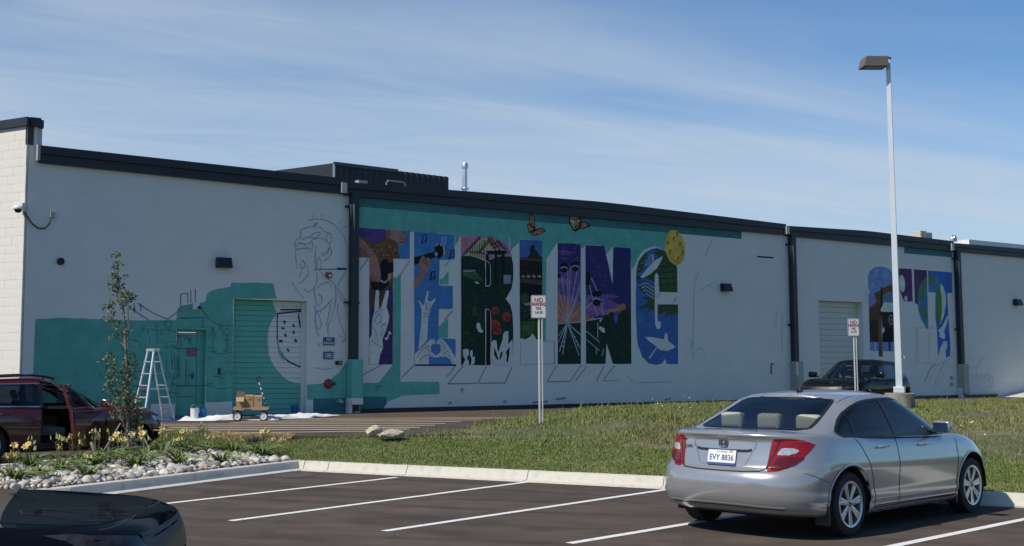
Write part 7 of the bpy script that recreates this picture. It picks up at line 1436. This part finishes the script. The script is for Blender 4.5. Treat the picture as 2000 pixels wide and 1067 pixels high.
# --- daylilies
M_LEAF = mat('daylily_leaf', (.15, .20, .055), .6, var=.25, vscale=6, island=.35); M_STEM = mat('daylily_stalk', (.12, .15, .05), .7); M_PETAL = mat('daylily_petal', (.74, .52, .14), .6, var=.12, vscale=25, col2=(.80, .66, .34), island=.15); M_BUD = mat('daylily_bud', (.55, .50, .22), .7)
def daylily(pos, rad, nl, nst, label, seed):
    r_ = random.Random(seed); t = empty('daylily', pos, r_.uniform(0, 6)); tag(t, label, 'daylily', 'daylilies in the stone bed'); V, F = [], []
    for _ in range(nl):
        a = r_.uniform(0, 2 * math.pi); L_ = rad * r_.uniform(.7, 1.25); hh = L_ * r_.uniform(.55, 1.0); w_ = r_.uniform(.008, .014); d_ = Vector((math.cos(a), math.sin(a), 0)); q_ = Vector((-d_.y, d_.x, 0)); b_ = len(V); o_ = d_ * r_.uniform(0, .05); n_ = 5
        for k_ in range(n_ + 1):
            s_ = k_ / n_; p_ = o_ + d_ * (L_ * (s_ ** 1.25)) + Vector((0, 0, hh * (1.9 * s_ - 1.35 * s_ * s_))); ww = w_ * (1 - s_ ** 2.2) + .0015; V += [p_ - q_ * ww, p_ + q_ * ww + Vector((0, 0, .004))]
            if k_: F.append((b_ + 2 * k_ - 2, b_ + 2 * k_ - 1, b_ + 2 * k_ + 1, b_ + 2 * k_))
    mesh_obj('leaves', V, F, M_LEAF, t, smooth=True)
    for _ in range(nst):
        a = r_.uniform(0, 2 * math.pi); lean = r_.uniform(.05, .3); H_ = r_.uniform(.30, .46) * (rad / .33); top = Vector((math.cos(a) * lean * H_, math.sin(a) * lean * H_, H_)); mb = MB(); mb.tube([(0, 0, 0), top * .55 + Vector((0, 0, .02)), top], [.006, .005, .004], 5)
        for k_ in range(r_.randint(1, 3)): e_ = top + Vector((r_.uniform(-.06, .06), r_.uniform(-.06, .06), r_.uniform(.0, .05))); mb.tube([top * .93, e_], .003, 4); mb.tube([e_, e_ + Vector((r_.uniform(-.02, .02), r_.uniform(-.02, .02), .055))], [.010, .004], 5, 1)
        stk = mb.build('flower_stalk', [M_STEM, M_BUD], t)
        if r_.random() < .7:
            fa = r_.uniform(0, 6.3); ax_ = Vector((math.cos(fa) * .75, math.sin(fa) * .75, .65)).normalized(); u_ = ax_.orthogonal().normalized(); v_ = ax_.cross(u_); mb = MB(); c_ = top; fr = r_.uniform(.042, .062)
            for k_ in range(6):
                an = k_ * math.pi / 3; rd = u_ * math.cos(an) + v_ * math.sin(an); tn = -u_ * math.sin(an) + v_ * math.cos(an); w_ = .018 if k_ % 2 else .013
                mb.add([c_, c_ + rd * fr * .45 + ax_ * .045 - tn * w_, c_ + rd * fr * .45 + ax_ * .045 + tn * w_, c_ + rd * fr * .85 + ax_ * .055 - tn * w_ * .9, c_ + rd * fr * .85 + ax_ * .055 + tn * w_ * .9, c_ + rd * fr * 1.12 + ax_ * .03], [(0, 1, 2), (1, 3, 4, 2), (3, 5, 4)])
            mb.build('flower', M_PETAL, stk, True)
lil = [(25, 945, .33, 5, 'at the left edge of the picture'), (75, 938, .28, 1, 'without flowers among stones near the left kerb'), (60, 918, .30, 3, 'behind the left kerb'), (118, 925, .33, 4, 'left of the tree with tall stalks'), (150, 915, .33, 4, 'in front of the open car door'), (172, 934, .27, 1, 'small and flowerless in front of the stones'), (188, 912, .34, 5, 'between open car door and tree'), (210, 905, .32, 4, 'just left of the tree trunk'), (265, 917, .34, 3, 'right in front of the tree trunk'), (232, 902, .30, 5, 'behind the tree trunk to the left'), (285, 905, .33, 4, 'right of the tree trunk by the red car wheel'), (318, 893, .30, 3, 'right of the red car bumper'), (348, 913, .34, 2, 'before the white stones right of the tree'), (362, 890, .32, 4, 'tall with many yellow blooms near the lawn'), (395, 886, .32, 5, 'at the back where bed meets lawn'), (432, 908, .30, 0, 'leafy with no blooms near the right kerb'), (455, 888, .30, 1, 'leafy one at the lawn edge'), (512, 893, .30, 2, 'rightmost in the bed by the kerb corner')]
for i, (px, py, rad, ns, where) in enumerate(lil):
    g = ground(px, py, .15); daylily((g.x, g.y, .13), rad * 1.15, 75, ns, ('yellow flowering daylily ' if ns > 0 and 'flowerless' not in where and 'without' not in where else 'green daylily clump ') + where, 300 + i)
# --- young staked tree
tb = ground(258, 893, .15); tree = empty('young_tree', tb, 0); tag(tree, 'slim young tree with sparse upright crown and two timber stakes', 'tree')
zpx = lambda py: at_depth(258, py, tb.y).z - tb.z; xpx = lambda px: at_depth(px, 700, tb.y).x - tb.x
M_BARK = mat('young_bark', (.19, .16, .125), .85, vscale=12, col2=(.11, .09, .07), bump=.5, bscale=40); M_TLEAF = mat('tree_leaf', (.085, .12, .036), .55, var=.2, vscale=3, island=.45, col2=(.14, .16, .06)); 
lead = [(xpx(258), 0, 0), (xpx(255), .0, zpx(860)), (xpx(252), .02, zpx(800)), (xpx(250), 0, zpx(740)), (xpx(246), -.02, zpx(680)), (xpx(240), .0, zpx(610)), (xpx(232), .02, zpx(570)), (xpx(224), 0, zpx(530)), (xpx(223), 0, zpx(500))]
mb = MB(); mb.tube(lead, [.042, .036, .032, .027, .022, .016, .012, .008, .004], 8)
tips = [Vector(p_) for p_ in lead]
def limb(x0, y0_, pts, r0):
    P_ = [Vector(p_) for p_ in pts]; mb.tube(P_, [r0 * (1 - .8 * i / (len(P_) - 1)) for i in range(len(P_))], 5); return P_
limbs = []
for p0, pl in (((255, 850), [(232, 800), (215, 755), (212, 715), (216, 690)]), ((253, 800), [(240, 760), (228, 720), (222, 700)]), ((251, 760), [(262, 720), (263, 670)]), ((247, 690), [(235, 650), (222, 640), (210, 600)]), ((247, 700), [(252, 640), (250, 590), (246, 575)]), ((240, 610), [(228, 580), (216, 550), (212, 535)]), ((238, 600), [(248, 590), (252, 575)]), ((254, 840), [(268, 800), (270, 760), (268, 735)]), ((255, 860), [(275, 830), (285, 810)]), ((246, 680), [(228, 665), (222, 650)])):
    limbs.append(limb(0, 0, [(xpx(a), random.uniform(-.15, .15) * (i > 0), zpx(b)) for i, (a, b) in enumerate([p0] + pl)], .012))
mb.build('trunk', M_BARK, tree, True, 60)
V, F = [], []
def leaf(c_, L_):
    d_ = Vector((random.gauss(0, .6), random.gauss(0, .6), random.uniform(-.1, 1))).normalized(); q_ = d_.orthogonal().normalized(); q_ = (Matrix.Rotation(random.uniform(0, 6.3), 3, d_) @ q_); n_ = d_.cross(q_); w_ = L_ * random.uniform(.2, .3); b_ = len(V)
    V.extend([c_, c_ + d_ * L_ * .35 - q_ * w_ + n_ * .006, c_ + d_ * L_ * .4 - n_ * .004, c_ + d_ * L_ * .35 + q_ * w_ + n_ * .006, c_ + d_ * L_]); F.extend([(b_, b_ + 1, b_ + 2), (b_, b_ + 2, b_ + 3), (b_ + 1, b_ + 4, b_ + 2), (b_ + 2, b_ + 4, b_ + 3)])
def clump(px, py, sx, sz, n_):
    c_ = Vector((xpx(px), random.uniform(-.12, .12), zpx(py)))
    for _ in range(int(n_ * .95)): leaf(c_ + Vector((random.gauss(0, sx), random.gauss(0, sx), random.gauss(0, sz))), random.uniform(.05, .085))
for a in [(225, 500, .04, .05, 26), (224, 520, .04, .05, 24), (226, 542, .05, .05, 34), (216, 540, .05, .05, 30), (222, 560, .07, .05, 60), (232, 575, .07, .05, 60), (248, 580, .05, .05, 45), (236, 588, .06, .04, 36), (212, 600, .06, .05, 45), (222, 616, .05, .03, 14), (213, 628, .05, .04, 32), (240, 545, .04, .03, 8), (252, 606, .04, .03, 12), (222, 662, .04, .03, 10), (246, 650, .05, .10, 20), (232, 640, .04, .05, 9), (214, 700, .05, .06, 36), (222, 722, .06, .08, 40), (220, 760, .08, .08, 60), (214, 745, .06, .08, 40), (246, 715, .06, .10, 60), (250, 740, .08, .10, 110), (250, 775, .08, .10, 105), (254, 800, .08, .10, 105), (258, 830, .07, .08, 75), (228, 790, .09, .08, 60), (226, 815, .07, .05, 30), (266, 790, .08, .10, 60), (272, 812, .08, .07, 45), (262, 855, .07, .05, 40), (280, 822, .05, .05, 18), (240, 812, .08, .06, 40)]: clump(*a)
for L_ in limbs:
    for _ in range(14):
        i = random.randrange(len(L_) - 1); leaf(L_[i].lerp(L_[i + 1], random.random()) + Vector((random.gauss(0, .03), random.gauss(0, .03), random.gauss(0, .03))), random.uniform(.05, .08))
mesh_obj('crown', V, F, M_TLEAF, tree)
M_STAKE = mat('stake_timber', (.30, .27, .23), .85, var=.15, vscale=8); 
for (a, b), (c_, d_), m_ in (((204, 868), (239, 827), M_STAKE), ((318, 885), (275, 830), M_STAKE)):
    mb = MB(); p0, p1 = Vector((xpx(a), -.25, zpx(b) - .25)), Vector((xpx(c_), -.02, zpx(d_))); mb.tube([p0 - (p1 - p0) * .1, p1], .011, 6); mb.build('guy_rod', m_, tree)
for px, py in ((184, 900), (322, 898)):
    g = ground(px, py, .15); mb = MB(); mb.bbox((0, 0, .14), (.05, .03, .34), .004, rot=Matrix.Rotation(R(25) if px > 250 else R(-20), 3, 'Y')); o = mb.build('ground_stake', M_STAKE, tree); o.location = g - tb
# ================================================================== painters' things by the wall
def lane_at(px, py): return ground(px, py, LANE_Z)
# step ladder
LAp = lane_at(296, 822); lad = empty('step_ladder', LAp, R(-52)); tag(lad, 'paint-spattered aluminium step ladder standing open at the teal wall', 'ladder')
M_ALU = mat('ladder_aluminium', (.62, .63, .64), .4, metal=.55, col2=(.70, .70, .70), vscale=9); sH = at_depth(285, 684, LAp.y).z - LANE_Z
mb = MB(); mb.bbox((0, 0, sH), (.42, .16, .06), .012); mb.build('top_cap', M_ALU, lad)
for s_ in (-1, 1):
    for f_, yb in ((-1, -.34), (1, .42)):
        mb = MB(); a_, b_ = Vector((s_ * (.33 if f_ < 0 else .30), yb, 0)), Vector((s_ * .16, f_ * .05, sH - .02)); mb.tube([a_, b_], .028 if f_ < 0 else .020, 6); mb.build('rail', M_ALU, lad)
for k_ in range(1, 6):
    s_ = k_ / 6; mb = MB(); w_ = .33 + (.16 - .33) * s_; yy = -.34 + .29 * s_; mb.box((0, yy, sH * s_), (2 * w_, .09, .025)); mb.build('step', M_ALU, lad)
    mb = MB(); w_ = .30 + (.16 - .30) * s_; yy = .42 - .37 * s_; mb.tube([(-w_, yy, sH * s_), (w_, yy, sH * s_)], .012, 6); mb.build('rear_brace', M_ALU, lad)
mb = MB(); mb.box((-.25, .03, sH * .45), (.02, .52, .02)); mb.box((.25, .03, sH * .45), (.02, .52, .02)); mb.build('spreader', M_ALU, lad)
# drop cloths
M_CLOTH = mat('drop_cloth', (.70, .70, .68), .9, var=.08, vscale=5); M_BLUET = mat('blue_tarp', (.035, .085, .32), .7, var=.15, vscale=6)
def cloth(px0, py0, px1, py1, label, m, hump=.06, name='drop_cloth'):
    a, b = lane_at(px0, py1), lane_at(px1, py0); nx, ny = 40, 14; gx_, gy_ = np.meshgrid(np.linspace(a.x, b.x, nx), np.linspace(a.y, b.y, ny)); e_ = np.minimum(np.linspace(0, 1, nx)[None] * 6, (1 - np.linspace(0, 1, nx))[None] * 6); e2 = np.minimum(np.linspace(0, 1, ny)[:, None] * 4, (1 - np.linspace(0, 1, ny))[:, None] * 4); ed = np.clip(np.minimum(e_, e2), 0, 1)
    gx_ = gx_ + (vnoise(gx_, gy_, 2.1, 41) - .5) * .35 * (1 - ed) + (gy_ - a.y) * .45; gy_ = gy_ + (vnoise(gx_, gy_, 1.7, 42) - .5) * .3
    z = LANE_Z + .012 + hump * ed * (vnoise(gx_, gy_, 2.4, 43) * .7 + vnoise(gx_, gy_, 5.1, 44) * .6) ** 1.5
    o = grid_mesh(name, gx_, gy_, z, m); tag(o, label, 'drop cloth'); return o
cloth(330, 819, 446, 823.5, 'crumpled white drop cloth between ladder and wagon', M_CLOTH, .11); cloth(455, 817, 545, 822, 'dirty white drop cloth spread under the wagon', M_CLOTH, .09); cloth(530, 812.5, 618, 818, 'white rolled drop cloth right of the wagon', M_CLOTH, .16); cloth(296, 818, 330, 825, 'blue tarp at the foot of the ladder', M_BLUET, .10)
# paint tins and buckets
def bucket(px, py, r_, h_, m, label, cat='paint bucket', bail=True, band=None):
    p_ = lane_at(px, py); t = empty('paint_bucket', p_ + Vector((0, 0, .04)), random.uniform(0, 1)); tag(t, label, cat); mb = MB(); mb.lathe([(0, 0), (r_ * .92, 0), (r_, h_ * .97), (r_ * 1.05, h_ * .97), (r_ * 1.05, h_), (r_ * .95, h_), (r_ * .93, h_ * .9), (0, h_ * .9)], n=24); mb.build('pail', m, t, True, 40)
    if bail: mb = MB(); mb.tube([(r_ * math.cos(a), .02, h_ * .9 + r_ * 1.1 * math.sin(a)) for a in np.linspace(0, math.pi, 12)], .005, 5); mb.build('bail_handle', M_GREY, t)
    if band: mb = MB(); mb.lathe([(r_ * .975, h_ * .25), (r_ * 1.0, h_ * .25), (r_ * 1.02, h_ * .7), (r_ * .99, h_ * .7)], n=24, closed=True); mb.build('label_band', band, t, True, 40)
bucket(379.5, 821, .095, .24, mat('white_tin', (.70, .70, .67), .5), 'white paint tin with wire handle by the teal door'); bucket(395, 820, .10, .22, mat('blue_pail', (.02, .16, .52), .45), 'blue bucket right of the white paint tin', band=mat('blue_pail_dark', (.02, .10, .38), .5))
bucket(575, 809, .10, .20, mat('blue_pail_dark', (.02, .10, .38), .5), 'blue paint bucket in the shade beside the roll-up door jamb'); bucket(588, 808.5, .10, .20, mat('white_pail', (.55, .56, .56), .5), 'pale paint bucket in the shade next to the blue one')
# wagon
wp = lane_at(490, 821); wag = empty('garden_wagon', wp, R(7)); tag(wag, 'low garden wagon with four white wheels loaded with cardboard boxes', 'wagon')
M_WTAN = mat('wagon_tan', (.40, .29, .16), .7, var=.1); sc_ = wp.y / FPX
Lw = 58 * sc_; rw = .10; z_bed = .25
mb = MB(); mb.bbox((0, 0, z_bed), (Lw + .10, .50, .03), .010); mb.build('bed', M_WTAN, wag)
for y_ in (-.29, .29):
    mb = MB(); mb.box((0, y_, z_bed + .035), (Lw + .12, .02, .04)); mb.build('side_rail', M_WTAN, wag)
for x_ in (-Lw / 2 + .04, Lw / 2 - .06):
    mb = MB(); mb.tube([(x_, -.27, rw + .02), (x_, .27, rw + .02)], .014, 6); mb.box((x_, 0, (rw + z_bed) / 2), (.06, .4, z_bed - rw)); mb.build('axle', M_DARK, wag)
    for y_ in (-.29, .29):
        w_ = empty('wheel', (x_, y_, rw), 0, wag); mb = MB(); mb.lathe([(.068, -.03), (.09, -.033), (.102, -.02), (.102, .02), (.09, .033), (.068, .03)], n=24, axis='Y', closed=True); mb.build('tyre', M_TYRE, w_, True, 40); mb = MB(); mb.lathe([(0, -.03), (.02, -.034), (.03, -.022), (.078, -.034), (.08, .034), (0, .034)], n=24, axis='Y'); mb.build('hub', mat('hub_white', (.72, .72, .70), .5), w_, True, 40)
mb = MB(); hb = Vector((Lw / 2 + .04, -.1, z_bed - .05)); ht = hb + Vector((-.22, .0, .72)); mb.tube([hb, ht], .014, 8); hd_ = mb.build('pull_handle', M_DARK, wag)
for k_ in range(6): mb = MB(); a_ = hb.lerp(ht, .08 + k_ * .155); b_ = hb.lerp(ht, .08 + k_ * .155 + .085); mb.tube([a_, b_], .0165, 8); mb.build('white_band', mat('band_white', (.7, .7, .7), .5), hd_)
mb = MB(); mb.lathe([(.045, -.014), (.057, 0), (.045, .014), (.033, 0)], ht + Vector((-.01, 0, .05)), 18, axis='Y', closed=True); mb.build('grip_loop', M_DARK, hd_, True)
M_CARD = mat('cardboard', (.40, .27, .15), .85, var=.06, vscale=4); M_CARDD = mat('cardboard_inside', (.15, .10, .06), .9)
def carton(lx_, ly_, w_, d_, h_, label, flap=False, printed=True):
    p_ = wp + Matrix.Rotation(R(7), 3, 'Z') @ Vector((lx_, ly_, z_bed + .028)); t = empty('cardboard_box', p_, R(7)); tag(t, label, 'cardboard box', 'boxes on the wagon')
    mb = MB()
    for c, d in (((0, -d_ / 2 + .004, h_ / 2), (w_, .008, h_)), ((0, d_ / 2 - .004, h_ / 2), (w_, .008, h_)), ((-w_ / 2 + .004, 0, h_ / 2), (.008, d_ - .016, h_)), ((w_ / 2 - .004, 0, h_ / 2), (.008, d_ - .016, h_)), ((0, 0, .005), (w_ - .016, d_ - .016, .01))): mb.box(c, d)
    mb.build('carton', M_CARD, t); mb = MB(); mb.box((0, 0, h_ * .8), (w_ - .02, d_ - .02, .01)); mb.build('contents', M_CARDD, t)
    if flap:
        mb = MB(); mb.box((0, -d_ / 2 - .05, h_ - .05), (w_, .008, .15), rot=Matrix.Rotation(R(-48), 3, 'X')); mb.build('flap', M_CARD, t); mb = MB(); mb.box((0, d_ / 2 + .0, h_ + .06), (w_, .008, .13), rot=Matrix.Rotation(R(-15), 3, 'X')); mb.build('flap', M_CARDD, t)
    else: mb = MB(); mb.box((0, d_ / 4, h_ + .006), (w_ + .01, d_ / 2, .006), rot=Matrix.Rotation(R(8), 3, 'X')); mb.build('flap', M_CARD, t)
    if printed:
        mb = MB(); [mb.box((.03, -d_ / 2 - .0015, h_ * .8 - .02 * k_), (w_ * .38, .002, .007)) for k_ in range(3)]; mb.build('print', M_CARDD, t)
carton(-.245, -.10, .18, .30, .26, 'open cardboard box with raised flap, leftmost on the wagon', True, False); carton(-.045, -.06, .185, .30, .29, 'middle cardboard box on the wagon'); carton(.158, -.09, .185, .30, .275, 'rightmost cardboard box on the wagon');
